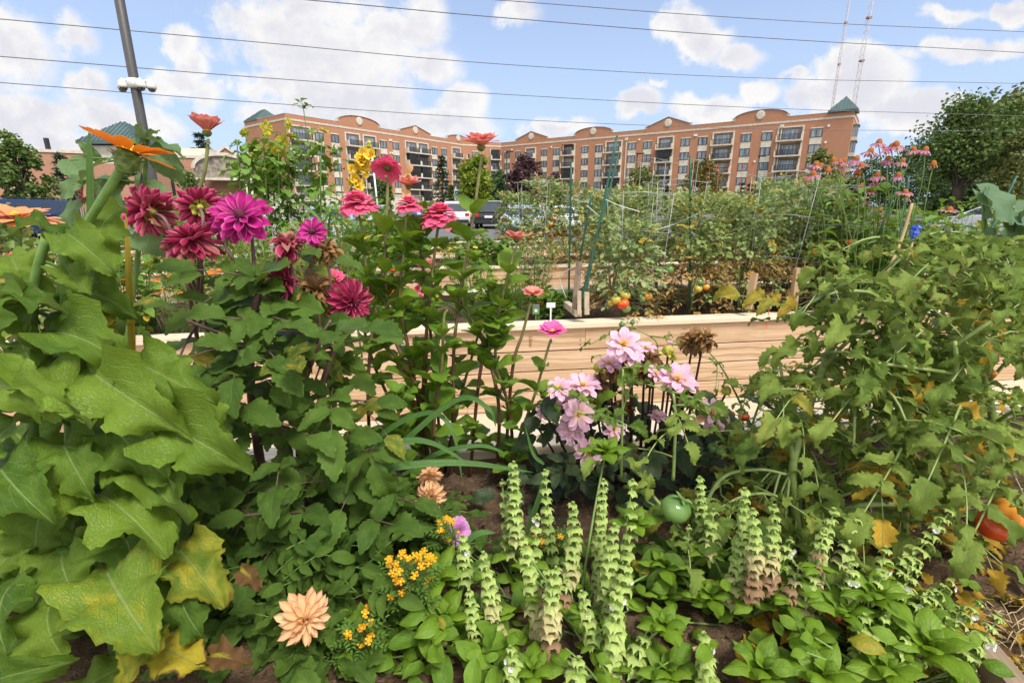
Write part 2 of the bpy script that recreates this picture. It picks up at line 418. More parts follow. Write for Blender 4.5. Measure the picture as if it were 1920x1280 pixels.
# ---------------------------------------------------------------- timber beds
def wood_mat(name, c1, c2, dark, sheen=.0, rough=.7):
    """Sawn softwood: uv.x runs along the grain in metres, uv.y across; tint.r shifts each board."""
    t = NT(name); uv = t.uv(); ti = t.tint(); 
    off = t.n('ShaderNodeCombineXYZ', {0: t.math('MULTIPLY', ti[0], 37.), 1: t.math('MULTIPLY', ti[0], 11.), 2: ti[0]}).outputs[0]
    q = t.n('ShaderNodeVectorMath', {0: uv, 1: off}, operation='ADD').outputs[0]
    wq = t.noise(t.n('ShaderNodeMapping', {0: q, 'Scale': (1.3, 5, 1)}).outputs[0], 1., 3, out=1)
    q2 = t.n('ShaderNodeMix', {0: .12}, data_type='VECTOR'); t.put(q2.inputs[4], q); t.put(q2.inputs[5], wq)
    g1 = t.noise(t.n('ShaderNodeMapping', {0: q2.outputs[1], 'Scale': (.6, 34, 1)}).outputs[0], 1.6, 4, .5)
    g2 = t.noise(t.n('ShaderNodeMapping', {0: q, 'Scale': (2.5, 240, 1)}).outputs[0], 1., 2)
    c = t.mix(t.ss(g1, .36, .62), c1, c2); c = t.mix(t.ss(g1, .30, .38, .45, 0.), c, dark); c = t.mix(t.ss(g2, .45, .75, 0., .45), c, dark)
    c = t.mix(t.ss(t.noise(t.pos(), 3.5, 4), .52, .75, 0., .35), c, tuple(x*.75 for x in c1))
    k = t.n('ShaderNodeTexVoronoi', {'Vector': t.n('ShaderNodeMapping', {0: q, 'Scale': (2.1, 9, 1)}).outputs[0], 'Scale': 1.}).outputs[0]
    c = t.mix(t.ss(k, .03, .075, .9, 0.), c, tuple(x*.35 for x in dark))
    c = t.mix(t.math('MULTIPLY', ti[0], .55), c, tuple(x*k for x, k in zip(c2, (.80, .72, .62))))
    return t.bsdf(c, rough, .25, t.bump(t.math('ADD', g1, g2), .18, .003))
M_WALL = wood_mat('cedar_boards', (.43, .28, .165), (.64, .465, .315), (.27, .15, .08))
M_CAP = wood_mat('pale_cap_board', (.66, .56, .42), (.74, .65, .51), (.52, .40, .26))
M_OLD = wood_mat('weathered_board', (.22, .16, .11), (.32, .25, .18), (.12, .08, .05))
M_SCREW = plain('screw_steel', (.08, .075, .07), .5, metal=.6)
M_STAMP = plain('ink_stamp', (.22, .11, .05), .8)
def board(mb, s0, s1, t0, t1, z0, z1, tint, flat=False):
    """One plank in bed coordinates, grain along s, with slightly eased edges."""
    e = .003; ring = []
    for (a, b) in ((t0+e, z0), (t1-e, z0), (t1, z0+e), (t1, z1-e), (t1-e, z1), (t0+e, z1), (t0, z1-e), (t0, z0+e)): ring.append((a, b))
    v, uv, per = [], [], 0.; acc = []
    for k in range(8):
        acc.append(per); a, b = ring[k], ring[(k+1) % 8]; per += math.hypot(a[0]-b[0], a[1]-b[1])
    for s in (s0, s1):
        for k in range(8): v.append(tuple(bed(s, *ring[k]))); uv.append((s, acc[k]))
    f = [(k, k+8, (k+1) % 8+8, (k+1) % 8) for k in range(8)] + [tuple(range(8)), tuple(range(15, 7, -1))]
    mb.raw(v, f, uv, (tint, 0, 0, 1))
def timber_bed(label, s0, s1, t0, t1, seams, zcap=.65, seed=0, screws=True, far_only=False, old=False):
    r = random.Random(seed)
    o = thing('raised_bed', label, 'raised bed', bed((s0+s1)/2, (t0+t1)/2), 'timber raised beds of the garden')
    rows = [(.008, .149), (.157, .297), (.305, .445), (.453, zcap-.038)]
    for name, ta, tb in (('front_wall', t0, t0+.038), ('back_wall', t1-.038, t1)):
        b = MB()
        for k, (z0, z1) in enumerate(rows):
            cuts = [s0] + (seams[k % len(seams)] if name == 'front_wall' else [(s0+s1)/2+r.uniform(-1, 1)]) + [s1]
            for a, c in zip(cuts[:-1], cuts[1:]):
                j = r.uniform(-.0015, .0015)
                board(b, a+.0012, c-.0012, ta+j, tb+j, z0, z1, r.random())
        b.build(name, M_WALL, o, smooth=False)
    for sa in (s0, s1-.038):
        b = MB()
        for z0, z1 in rows:
            # end boards: grain runs along t
            P = [bed(sa, t0+.04), bed(sa+.038, t0+.04), bed(sa+.038, t1-.04), bed(sa, t1-.04)]
            v = [tuple(p+Vector((0, 0, z))) for z in (z0, z1) for p in P]
            b.raw(v, [(3, 2, 1, 0), (4, 5, 6, 7), (0, 1, 5, 4), (1, 2, 6, 5), (2, 3, 7, 6), (3, 0, 4, 7)],
                  [(0, z0), (0, z0+.04), (t1-t0, z0+.04), (t1-t0, z0), (0, z1), (0, z1-.04), (t1-t0, z1-.04), (t1-t0, z1)], (r.random(), 0, 0, 1))
        b.build('end_wall', M_WALL, o, smooth=False)
    for ta, tb, cs in ((t0-.03, t0+.105, [s0+2.35]), (t1-.105, t1+.03, [s0+3.4])):
        b = MB(); cuts = [s0-.03] + cs + [s1+.03]
        for a, c in zip(cuts[:-1], cuts[1:]): board(b, a+.001, c-.001, ta, tb, zcap-.036, zcap, r.random())
        b.build('cap_board', M_CAP, o, smooth=False)
    if screws:
        b = MB()
        for k, sm in enumerate(seams):
            for s in sm:
                for ds in (.035, -.035) if k % 2 else (.035,):
                    for dz in (.035, .07):
                        z = rows[k][0]+dz
                        b.lathe(bed(s+ds, t0-.0005, z), [(.0045, 0), (.0045, .0025), (0, .0025)], 8, -BV)
        b.build('screw', M_SCREW, o)
    return o
sm1 = bed_st(1093, 628, .54)[0]; sm3 = bed_st(1088, 690, .3)[0]
mid_bed = timber_bed('long pale timber raised bed across the middle, tomatoes and flowers planted in it', -4.3, 4.7, 0, 1.52, [[-1.9, 1.6], [sm3], [-.9, 3.0], [sm1-3.2, sm1]], seed=4)
def stamp(px, py, z, text, size, parent):
    s, t = bed_st(px, py, z)
    cu = bpy.data.curves.new('board_stamp', 'FONT'); cu.body = text; cu.size = size; cu.align_x = 'CENTER'; cu.align_y = 'CENTER'
    ob = bpy.data.objects.new('board_stamp', cu); COL.objects.link(ob)
    p = bed(s, -.004, z)
    # upright stamp turned a quarter: letters read bottom to top
    X = Vector((0, 0, 1)); Y = -BU; Z = X.cross(Y)
    M = Matrix((X, Y, Z)).transposed().to_4x4(); 
    dg = bpy.context.evaluated_depsgraph_get(); dg.update()
    me = bpy.data.meshes.new_from_object(ob.evaluated_get(dg)); bpy.data.objects.remove(ob)
    me.materials.clear(); me.materials.append(M_STAMP)
    o = bpy.data.objects.new('board_stamp', me); COL.objects.link(o); o.parent = parent
    o.matrix_local = Matrix.Translation(p-origin(parent)) @ M
    return o
stamp(991, 633, .53, 'PMET', .034, mid_bed); stamp(1255, 628, .53, 'PMET', .026, mid_bed)
timber_bed('second timber raised bed back, with bean leaves, behind the middle bed', -8.5, 7.7, 3.42, 4.95, [[-2.], [1.2], [-3.], [.9]], seed=9)
timber_bed('farthest timber raised bed, only a short pale cap showing by the tomato stakes', -9.1, 2.0, 6.62, 8.25, [[-2.], [1.2], [-3.], [.9]], seed=11, screws=False)
timber_bed('nearest timber raised bed holding the dahlias, zinnias and basil', -3.3, 3.5, -2.95, -1.66, [[-1.], [1.2], [-2.], [.6]], seed=15, screws=False)
def divider():
    b = MB(); a, c = at_z(1838, 1218, .652), at_z(1900, 1295, .652)
    d = (a-c).normalized(); a = a + d*.04; c = c-d*.2; n = Vector((d.y, -d.x, 0))
    L = (a-c).length; v = []
    for z in (.50, .652):
        for p in (c, c+n*.04, a+n*.04, a): v.append((p.x, p.y, z))
    b.raw(v, [(3, 2, 1, 0), (4, 5, 6, 7), (0, 1, 5, 4), (1, 2, 6, 5), (2, 3, 7, 6), (3, 0, 4, 7)], [(0, 0), (0, .04), (L, .04), (L, 0), (0, .1), (0, .14), (L, .14), (L, .1)])
    tag(b.build('divider_board', M_OLD, smooth=False), 'weathered grey brown board edging the soil at the lower right corner', 'board')
divider()
# ---------------------------------------------------------------- apartment building
def brick_mat(name, c1, c2):
    t = NT(name); p = t.pos(); n = t.noise(p, .22, 3); n2 = t.noise(p, 3.5, 4)
    z = t.n('ShaderNodeSeparateXYZ', {0: p}).outputs[2]
    co = t.math('FRACT', t.math('MULTIPLY', z, 1/.2)); cr = t.ss(t.math('ABSOLUTE', t.math('SUBTRACT', co, .5)), .38, .5, 0., .18)
    c = t.mix(n, c1, c2); c = t.mix(t.ss(n2, .3, .75, 0., .3), c, tuple(x*.72 for x in c1)); c = t.mix(cr, c, (.42, .33, .27))
    return t.bsdf(c, .9, .15, t.bump(n2, .2, .02))
M_BRICK = brick_mat('red_brick', (.405, .190, .112), (.475, .235, .145))
M_BRICK2 = brick_mat('dark_red_brick', (.385, .20, .13), (.45, .245, .165))
M_STONE = plain('pale_stone', (.56, .50, .42), .85, .2, scale=2.)
M_COPE = plain('grey_coping', (.30, .21, .17), .8); M_CREAM = plain('cream_panel', (.60, .54, .44), .8, .2, scale=1.5)
M_TEAL = plain('teal_metal_roof', (.070, .112, .112), .5, .4, scale=.6)
M_DARK = plain('dark_bronze', (.022, .024, .026), .45)
M_RAIL = plain('railing_black', (.02, .02, .022), .5)
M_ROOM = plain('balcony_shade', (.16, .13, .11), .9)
M_WHITE = plain('white_enamel', (.78, .78, .76), .4)
def glass_mat(name, c, var=.5, rough=.08):
    t = NT(name); p = t.pos(); ti = t.tint()
    x = t.n('ShaderNodeSeparateXYZ', {0: t.uv()}).outputs[0]
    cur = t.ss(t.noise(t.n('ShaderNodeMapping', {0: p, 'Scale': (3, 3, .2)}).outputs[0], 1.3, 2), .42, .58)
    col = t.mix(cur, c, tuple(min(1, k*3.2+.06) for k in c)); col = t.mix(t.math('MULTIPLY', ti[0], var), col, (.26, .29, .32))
    return t.bsdf(col, rough, .8)
M_GLASS = glass_mat('window_glass', (.055, .07, .085))
class Wall:
    def __init__(s, a, b):
        s.a = Vector((a[0], a[1], 0)); d = Vector((b[0], b[1], 0))-s.a
        s.L = d.length; s.u = d/s.L; s.n = Vector((s.u.y, -s.u.x, 0))       # n points to the viewer's side
    def p(s, x, z, o=0.): return s.a + s.u*x + s.n*o + Vector((0, 0, z))
    def hit(s, px, py):
        x, f, u = ray(px, py); d = Vector((x, f, u)); o = Vector((0, 0, H))
        k = (s.a-o).dot(s.n)/d.dot(s.n); q = o+d*k
        return (q-s.a).dot(s.u), q.z
    def slab(s, mb, x0, x1, z0, z1, o0, o1, m=0, tint=(.5, 0, 0, 1)):
        v = [tuple(s.p(x, z, o)) for z in (z0, z1) for x, o in ((x0, o1), (x1, o1), (x1, o0), (x0, o0))]
        mb.raw(v, [(3, 2, 1, 0), (4, 5, 6, 7), (0, 1, 5, 4), (1, 2, 6, 5), (2, 3, 7, 6), (3, 0, 4, 7)], [(0, 0), (1, 0), (1, 0), (0, 0), (0, 1), (1, 1), (1, 1), (0, 1)], tint, m)
    def poly(s, mb, pts, o0, o1, m=0):
        """Flat outline [(x, z)] counter-clockwise, given thickness from o0 to o1."""
        k = len(pts); v = [tuple(s.p(x, z, o1)) for x, z in pts] + [tuple(s.p(x, z, o0)) for x, z in pts]
        mb.raw(v, [tuple(range(k)), tuple(range(2*k-1, k-1, -1))] + [(i+k, (i+1) % k+k, (i+1) % k, i) for i in range(k)], None, (.5, 0, 0, 1), m)
WR = Wall((-3, 149), (63.7, 99.7)); WL = Wall((-43.5, 102.6), (-13.7, 145)); WC = Wall((-13.7, 145), (-3, 149))
WE = Wall((-57, 113.6), (-43.5, 102.6)); WX = Wall((63.7, 99.7), (73.2, 112.6))
ZB = 17.3; FLOOR = [4.9, 7.75, 10.6, 13.45]                # the stone band; window-row centres are offset from these
apt = thing('apartment_building', 'long red brick apartment block with arched and pointed gables and balconies behind the garden', 'building', (0, 125, 0))
def apartment():
    b = MB(); tr = MB(); base = MB()
    for w in (WE, WL, WC, WR, WX):
        holes = []
        w.slab(b, 0, w.L, 0, ZB, -.6, 0)
        w.slab(b, 0, w.L, ZB+.36, ZB+1.15, -.5, -.01)
        w.slab(tr, -.06 if w is WE else 0, w.L, ZB, ZB+.36, -.7, .07)
        w.slab(tr, 0, w.L, ZB+1.15, ZB+1.22, -.55, .03)
        w.slab(base, .02, w.L-.02, 0, 3.6, -.2, .12)
        w.slab(base, 0, w.L, 3.6, 3.9, -.2, .22)
    # back and roof
    v = [WE.p(0, 0), WL.p(0, 0), WL.p(WL.L, 0), WR.p(0, 0), WX.p(0, 0), WX.p(WX.L, 0), Vector((6, 166, 0)), Vector((-22, 160, 0))]
    k = len(v)
    roof = MB(); roof.raw([(p.x, p.y, ZB+.4) for p in v], [(0, 1, 2, 7), (2, 3, 6, 7), (3, 4, 5, 6)])
    for i in (4, 5, 6, 7):
        p, q = v[i], v[(i+1) % k]
        if i == 4: continue
        b.raw([(p.x, p.y, 0), (q.x, q.y, 0), (q.x, q.y, ZB+1.2), (p.x, p.y, ZB+1.2)], [(0, 1, 2, 3)])
    b.build('wall', M_BRICK, apt, smooth=False)
    tr.build('stone_band', M_STONE, apt, smooth=False); base.build('ground_floor', M_CREAM, apt, smooth=False)
    roof.build('flat_roof', M_DARK, apt, smooth=False)
    gables = [(WR, 'a', 1374, 1476, 207), (WR, 't', 1211, 1296, 220), (WR, 'a', 1078, 1149, 239), (WR, 't', 967, 1027, 247),
              (WL, 'a', 635, 711, 219), (WL, 't', 749, 806, 236), (WL, 'a', 838, 878, 254)]
    for w, kind, xa, xb, yt in gables:
        yb = 270
        # the gable stands on the parapet between the two pixels
        x0 = w.hit(xa, 245)[0]; x1 = w.hit(xb, 235)[0]
        xm = (x0+x1)/2; zt = w.hit((xa+xb)/2, yt)[1]
        z0 = ZB+.36
        if kind == 't': out = [(x0, z0), (x1, z0), (x1, ZB+1.5), (xm, zt), (x0, ZB+1.5)]
        else:
            zs = ZB+1.4; out = [(x0, z0), (x1, z0)]
            for i in range(15):
                a = math.pi*i/14; out.append((xm+(x1-xm)*math.cos(a), zs+(zt-zs)*math.sin(a)))
        g = MB(); w.poly(g, out, -.7, .05); go = g.build('gable', M_BRICK, apt, smooth=False)
        cp = MB(); top = out[2:]
        for (p, q) in zip(top[:-1], top[1:]):
            cp.bar(w.p(p[0], p[1]+.08, -.3), w.p(q[0], q[1]+.08, -.3), 1.0, .09)
        cp.build('coping', M_COPE, go, smooth=False)
        rd = MB(); zc = z0+.9+(zt-z0-1.)*.42; rd.lathe(w.p(xm, zc, .05), [(.85, 0), (.85, .12), (.68, .14), (0, .14)], 24, w.n)
        rd.build('roundel', M_STONE, go)
        for xe in (x0, x1):
            q = MB(); w.slab(q, xe-.3, xe+.3, ZB+1.22, ZB+1.75, -.5, .07); q.build('parapet_block', M_STONE, go, smooth=False)
    # windows: pixel of the top-row window centre, its width in metres
    wins = [(WR, x, y, wd) for x, y, wd in ((951, 290, 1.7), (971.6, 288, 1.7), (1020, 284, 1.8), (1043, 283, 1.8), (1097, 279, 1.8), (1123, 277, 1.8), (1185, 273, 1.9),
            (1214, 271, 1.9), (1285, 266, 1.9), (1318, 263.5, 1.9), (1399, 258, 1.9), (1438, 255, 1.9), (1531, 249, 2.0))]
    wins += [(WL, x, y, wd) for x, y, wd in ((599, 259, 1.9), (628, 259, 1.9), (719, 272, 1.9), (742, 273, 1.9), (814.5, 283, 1.9), (832.5, 285, 1.9))]
    wins += [(WC, 891, 291, 1.7)]
    r = random.Random(5)
    for w, px, py, wd in wins:
        xc, zc = w.hit(px, py)
        for k in range(5):
            z = 15.0-2.87*k; hgt = 1.62
            if z < 1.8: continue
            f = MB(); x0, x1, z0, z1 = xc-wd/2, xc+wd/2, z-hgt/2, z+hgt/2; t = .11
            for a, c, e, g in ((x0, x0+t, z0, z1), (x1-t, x1, z0, z1), (x0+t, x1-t, z0, z0+t), (x0+t, x1-t, z1-t, z1), (xc-t/2, xc+t/2, z0+t, z1-t)):
                w.slab(f, a, c, e, g, -.02, .09)
            fo = f.build('window', M_DARK, apt, smooth=False)
            p = MB(); w.slab(p, x0+.02, x1-.02, z0+.02, z1-.02, -.01, .04, tint=(r.random(), 0, 0, 1)); p.build('pane', M_GLASS, fo, smooth=False)
            spand = MB(); w.slab(spand, x0-.04, x1+.04, z1, z1+.22, -.02, .07); spand.build('lintel', M_CREAM, fo, smooth=False)
            if k < 4: spand = MB(); w.slab(spand, x0-.02, x1+.02, z-2.87+hgt/2+.22, z0, -.02, .05); spand.build('spandrel_panel', M_CREAM, fo, smooth=False)
    bal = [(WR, 995, 285, 2.9), (WR, 1067, 281, 3.0), (WR, 1151, 275, 3.9), (WR, 1248, 269, 3.3), (WR, 1356, 260, 3.9), (WR, 1482, 252, 4.1),
           (WL, 562, 251, 4.2), (WL, 661, 262, 3.4), (WL, 693, 266, 3.2), (WL, 771, 277, 3.6), (WL, 793, 281, 3.2), (WL, 855, 289, 3.2), (WL, 878, 291, 3.2), (WC, 928, 292, 2.4)]
    for w, px, py, wd in bal:
        surround = MB()
        xc, _ = w.hit(px, py); x0, x1 = xc-wd/2, xc+wd/2
        for e in (x0-.32, x1):
            w.slab(surround, e, e+.32, 2.2, 16.35, -.02, .14)
        w.slab(surround, x0-.32, x1+.32, 16.35, 16.6, -.02, .15); surround.build('balcony_surround', M_CREAM, apt, smooth=False)
        for k in range(5):
            z = 14.95-2.87*k; zf = z-1.25
            if zf < 1.5: continue
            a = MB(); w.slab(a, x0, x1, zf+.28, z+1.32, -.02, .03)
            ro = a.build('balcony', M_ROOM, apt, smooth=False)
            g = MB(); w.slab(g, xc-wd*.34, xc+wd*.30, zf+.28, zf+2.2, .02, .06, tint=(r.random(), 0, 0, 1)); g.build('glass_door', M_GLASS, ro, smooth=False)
            s = MB(); w.slab(s, x0-.3, x1+.3, zf, zf+.28, .15, 1.25); s.build('balcony_slab', M_STONE, ro, smooth=False)
            rl = MB(); scr = r.random() < .45
            w.slab(rl, x0, x1, zf+1.28, zf+1.36, 1.1, 1.2); w.slab(rl, x0, x1, zf+.36, zf+.42, 1.1, 1.2)
            nb = int(wd/.14)
            for i in range(nb+1):
                x = x0+wd*i/nb; w.slab(rl, x-.018, x+.018, zf+.42, zf+1.28, 1.13, 1.17)
            for i in range(5 if scr else 2):
                x = x0+wd*i/(4 if scr else 1); w.slab(rl, x-.05, x+.05, zf+1.36 if scr else zf+.28, (z+1.5) if scr else zf+1.28, 1.1, 1.2)
            if scr: w.slab(rl, x0, x1, z+1.40, z+1.52, .0, 1.22)
            rl.build('railing', M_RAIL, ro, smooth=False)
            if scr and r.random() < .7:
                sc_ = MB(); w.slab(sc_, x0+.05, x1-.05, zf+.4, z+1.4, 1.14, 1.16); sc_.build('insect_screen', M_SCREEN, ro, smooth=False)
            for sx in (x0-.3, x1):                         # solid cheek beside the railing
                q = MB(); w.slab(q, sx, sx+.3, zf+.28, zf+1.25, .15, 1.2); q.build('cheek', M_CREAM, ro, smooth=False)
    for w, px in ((WR, 1173), (WR, 1458)):
        x = w.hit(px, 300)[0]; d = MB(); w.slab(d, x-.09, x+.09, 1, 16.4, .01, .18); w.slab(d, x-.32, x+.32, 16.4, 17.0, .01, .38)
        d.build('downpipe', M_CREAM, apt, smooth=False)
    for w, px, py in ((WR, 1199, 262), (WR, 1303, 254), (WR, 1306, 254), (WR, 1554, 236), (WR, 1548, 267), (WR, 1415, 303), (WL, 730, 263), (WL, 733, 263), (WR, 960, 281), (WR, 1034, 276), (WL, 731, 287), (WL, 735, 287)):
        x, z = w.hit(px, py); d = MB(); w.slab(d, x-.18, x+.18, z-.18, z+.18, -.01, .2); d.build('wall_vent', M_WHITE, apt, smooth=False)
    # corner towers with hipped metal roofs
    def tower(cx, cy, half, ang, ze, zt, ridge=0.):
        u = Vector((math.cos(ang), math.sin(ang), 0)); v = Vector((-u.y, u.x, 0)); c = Vector((cx, cy, 0))
        q = MB(); z0 = ZB+.5
        crn = [c+u*sx*half+v*sy*half for sx, sy in ((-1, -1), (1, -1), (1, 1), (-1, 1))]
        q.raw([(p.x, p.y, z) for z in (z0, ze) for p in crn], [(3, 2, 1, 0), (4, 5, 6, 7), (0, 1, 5, 4), (1, 2, 6, 5), (2, 3, 7, 6), (3, 0, 4, 7)])
        t = q.build('corner_tower', M_BRICK, apt, smooth=False)
        hip_roof(c, u, v, half+.5, half+.5, ze, zt, ridge, t)
    c = WR.p(WR.L-1.9, 0, -1.9); tower(c.x, c.y, 1.9, math.atan2(WR.u.y, WR.u.x), 18.7, 21.3)
    c = WE.p(2.9, 0, -2.9); tower(c.x, c.y, 2.5, math.atan2(WE.u.y, WE.u.x), 18.7, 21.0, 1.0)
    # bay windows on the right end wall
    bw = MB()
    for k in range(5):
        z = 15.0-2.87*k; WX.slab(bw, 2.0, 4.6, z-.95, z+.95, 0, .9, m=1); WX.slab(bw, 1.9, 4.7, z+.95, z+1.25, 0, 1.0); WX.slab(bw, 1.9, 4.7, z-1.6, z-.95, 0, .95, m=2)
    bw.build('bay_window', [M_TEAL, M_GLASS, M_CREAM], apt, smooth=False)
def screen_mat():
    t = NT('insect_mesh'); d = t.n('ShaderNodeBsdfPrincipled', {'Base Color': (.03, .03, .035, 1), 'Roughness': .8})
    tr = t.n('ShaderNodeBsdfTransparent'); m = t.n('ShaderNodeMixShader', {0: .62, 1: tr.outputs[0], 2: d.outputs[0]})
    t.t.links.new(m.outputs[0], t.out.inputs[0]); return t.m
M_SCREEN = screen_mat()
def hip_roof(c, u, v, hu, hv, ze, zt, ridge, parent, seam=.55):
    """Standing-seam hipped roof with its eave at ze and top at zt; ridge = half length of the ridge along u."""
    q = MB(); E = [c+u*sx*hu+v*sy*hv for sx, sy in ((-1, -1), (1, -1), (1, 1), (-1, 1))]
    T = [c-u*max(ridge, .02), c+u*max(ridge, .02)]
    P = [(p.x, p.y, ze) for p in E] + [(p.x, p.y, zt) for p in T] + [(p.x, p.y, ze-.3) for p in E]
    q.raw(P, [(0, 1, 5, 4), (1, 2, 5), (2, 3, 4, 5), (3, 0, 4), (8, 9, 1, 0)[0:0] or (6, 7, 1, 0), (7, 8, 2, 1), (8, 9, 3, 2), (9, 6, 0, 3), (9, 8, 7, 6)])
    # seams run from the eave up to the hip or ridge
    V = [Vector(p) for p in P]
    for a, b_, ta, tb in ((0, 1, 4, 5), (1, 2, 5, 5), (2, 3, 5, 4), (3, 0, 4, 4)):
        e0, e1, t0, t1 = V[a], V[b_], V[ta], V[tb]; L = (e1-e0).length; n = int(L/seam); ed = (e1-e0)/L
        a0 = (t0-e0).dot(ed); a1 = (t1-e0).dot(ed); mid = (t0+t1)/2; up = mid-(e0+ed*((a0+a1)/2))
        for i in range(1, n):
            x = L*i/n
            k = x/a0 if x < a0 else ((L-x)/(L-a1) if x > a1 else 1.)
            if k < .08: continue
            q.bar(e0+ed*x+Vector((0, 0, .02)), e0+ed*x+up*k+Vector((0, 0, .02)), .06, .09)
    return q.build('metal_roof', M_TEAL, parent, smooth=False)
apartment()
# ---------------------------------------------------------------- low brick building at the left
def low_building():
    o = thing('low_building', 'low red brick building with a stone arched porch at the left', 'building', (-40, 70, 0))
    D0 = 62.; b = MB(); tr = MB()
    def wall(px0, d0, px1, d1, pyt, name='wall', mat=M_BRICK2):
        a = at(px0, pyt, d0); c = at(px1, pyt, d1); w = Wall((a.x, a.y), (c.x, c.y)); return w, a.z
    w1, z1 = wall(-160, 50, 45, 55, 268); w2, z2 = wall(45, 55, 185, 58, 284); w3, z3 = wall(185, 58, 470, 64, 291)
    for w, z in ((w1, z1), (w2, z2), (w3, z3)):
        w.slab(b, 0, w.L, 0, z, -8, 0); w.slab(tr, 0, w.L, z, z+.3, -8.1, .12)
    b.build('wall', M_BRICK2, o, smooth=False); tr.build('coping', M_STONE, o, smooth=False)
    st = MB(); x = w1.L-.4; w1.slab(st, x-1.2, x+.3, 0, 4.2, -.2, .25); st.build('stone_pier', M_CREAM, o, smooth=False)
    # brick gable and arched stone porch
    a = at(392, 300, 61); c = at(458, 300, 62.5); w = Wall((a.x, a.y), (c.x, c.y)); zt = at(425, 276, 61.5).z; z0 = at(425, 300, 61.5).z
    g = MB(); w.poly(g, [(0, 0), (w.L, 0), (w.L, z0-.2), (w.L/2, zt), (0, z0-.2)], -3, .0); go = g.build('gable', M_BRICK2, o, smooth=False)
    q = MB(); q.bar(w.p(-.2, z0-.15, -1.4), w.p(w.L/2, zt+.08, -1.4), 3.2, .22); q.bar(w.p(w.L/2, zt+.08, -1.4), w.p(w.L+.2, z0-.15, -1.4), 3.2, .22); q.build('coping', M_STONE, go, smooth=False)
    a = at(362, 312, 58); c = at(470, 312, 60); w = Wall((a.x, a.y), (c.x, c.y)); zs = at(416, 318, 59).z; zt = at(416, 291, 59).z
    out = [(0, 0), (1, 0), (1, zs)]; 
    pl = MB()
    arch = [(w.L*.5-w.L*.5*math.cos(math.pi*i/16), zs+(zt-zs)*math.sin(math.pi*i/16)) for i in range(17)]
    w.poly(pl, [(0, zs-.9), (w.L, zs-.9)] + arch[::-1], -2.5, 0); pl.build('porch_arch', M_STONEWALL, o, smooth=False)
    rim = MB()
    for p, n in zip(arch[:-1], arch[1:]): rim.bar(w.p(p[0], p[1]+.1, .0), w.p(n[0], n[1]+.1, .0), .5, .35)
    w.slab(rim, 0, w.L, zs-1.15, zs-.9, -2.5, .2); rim.build('porch_trim', M_STONE, o, smooth=False)
    for x in (0, w.L-.8):
        pc = MB(); w.slab(pc, x, x+.8, 0, zs-1.15, -.8, 0); pc.build('porch_pillar', M_CREAM, o, smooth=False)
    for px in (190, 300, 405, 448):
        x, z = w3.hit(px, 312) if px < 400 else w.hit(px, 330); ww = w3 if px < 400 else w
        if px < 400:
            f = MB(); ww.slab(f, x-1.0, x+1.0, z-1.3, z+.5, -.05, .06); fo = f.build('window', M_DARK, o, smooth=False)
            p = MB(); ww.slab(p, x-.85, x+.85, z-1.15, z+.35, .0, .09); p.build('pane', M_GLASS, fo, smooth=False)
    ch = MB(); p = at(91, 281, 60); q = at(85, 259, 60); ch.bar((p.x, p.y, p.z-.5), (p.x, p.y, q.z), .35, .35); ch.build('flue_pipe', M_DARK, o, smooth=False)
    # cream clerestory box above the roof
    cb = MB(); a = at(300, 291, 66); c = at(392, 291, 67); w = Wall((a.x, a.y), (c.x, c.y)); w.slab(cb, 0, w.L, z3-.4, at(340, 277, 66).z, -4, 0)
    cb.build('roof_box', M_CREAM, o, smooth=False)
M_STONEWALL = plain('rubble_stone', (.24, .21, .165), .9, .2, var=.45, scale=2.5, bump=.5)
low_building()
def pavilion():
    Dc = 52.; hu = .053*Dc; e0 = at(150, 263, Dc-hu); e1 = e0; top = at(241, 229, Dc); c = Vector((-.826*(Dc-hu)+hu, Dc, 0))
    o = thing('pavilion', 'square pavilion tower with teal standing seam hipped roof behind the camera pole', 'pavilion', (c.x, c.y, 0))
    hip_roof(c, Vector((1, 0, 0)), Vector((0, 1, 0)), hu, hu, (e0.z+e1.z)/2, top.z, .25, o, seam=.42)
    b = MB(); h = hu-.5
    for sx in (-1, 1):
        for sy in (-1, 1): b = MB(); b.box((c.x+sx*h, c.y+sy*h, (e0.z-.3)/2), .34, .34, e0.z-.35, bev=.02); b.build('post', M_DARK, o, smooth=False)
    b = MB(); b.box((c.x, c.y, e0.z-1.2), h*2-.1, h*2-.1, 1.6); b.build('clerestory', M_CREAM, o, smooth=False)
    b = MB(); b.box((c.x, c.y, (e0.z-2.0)/2), h*2+.06, h*2+.06, e0.z-2.0); b.build('wall', M_BRICK2, o, smooth=False)
pavilion()
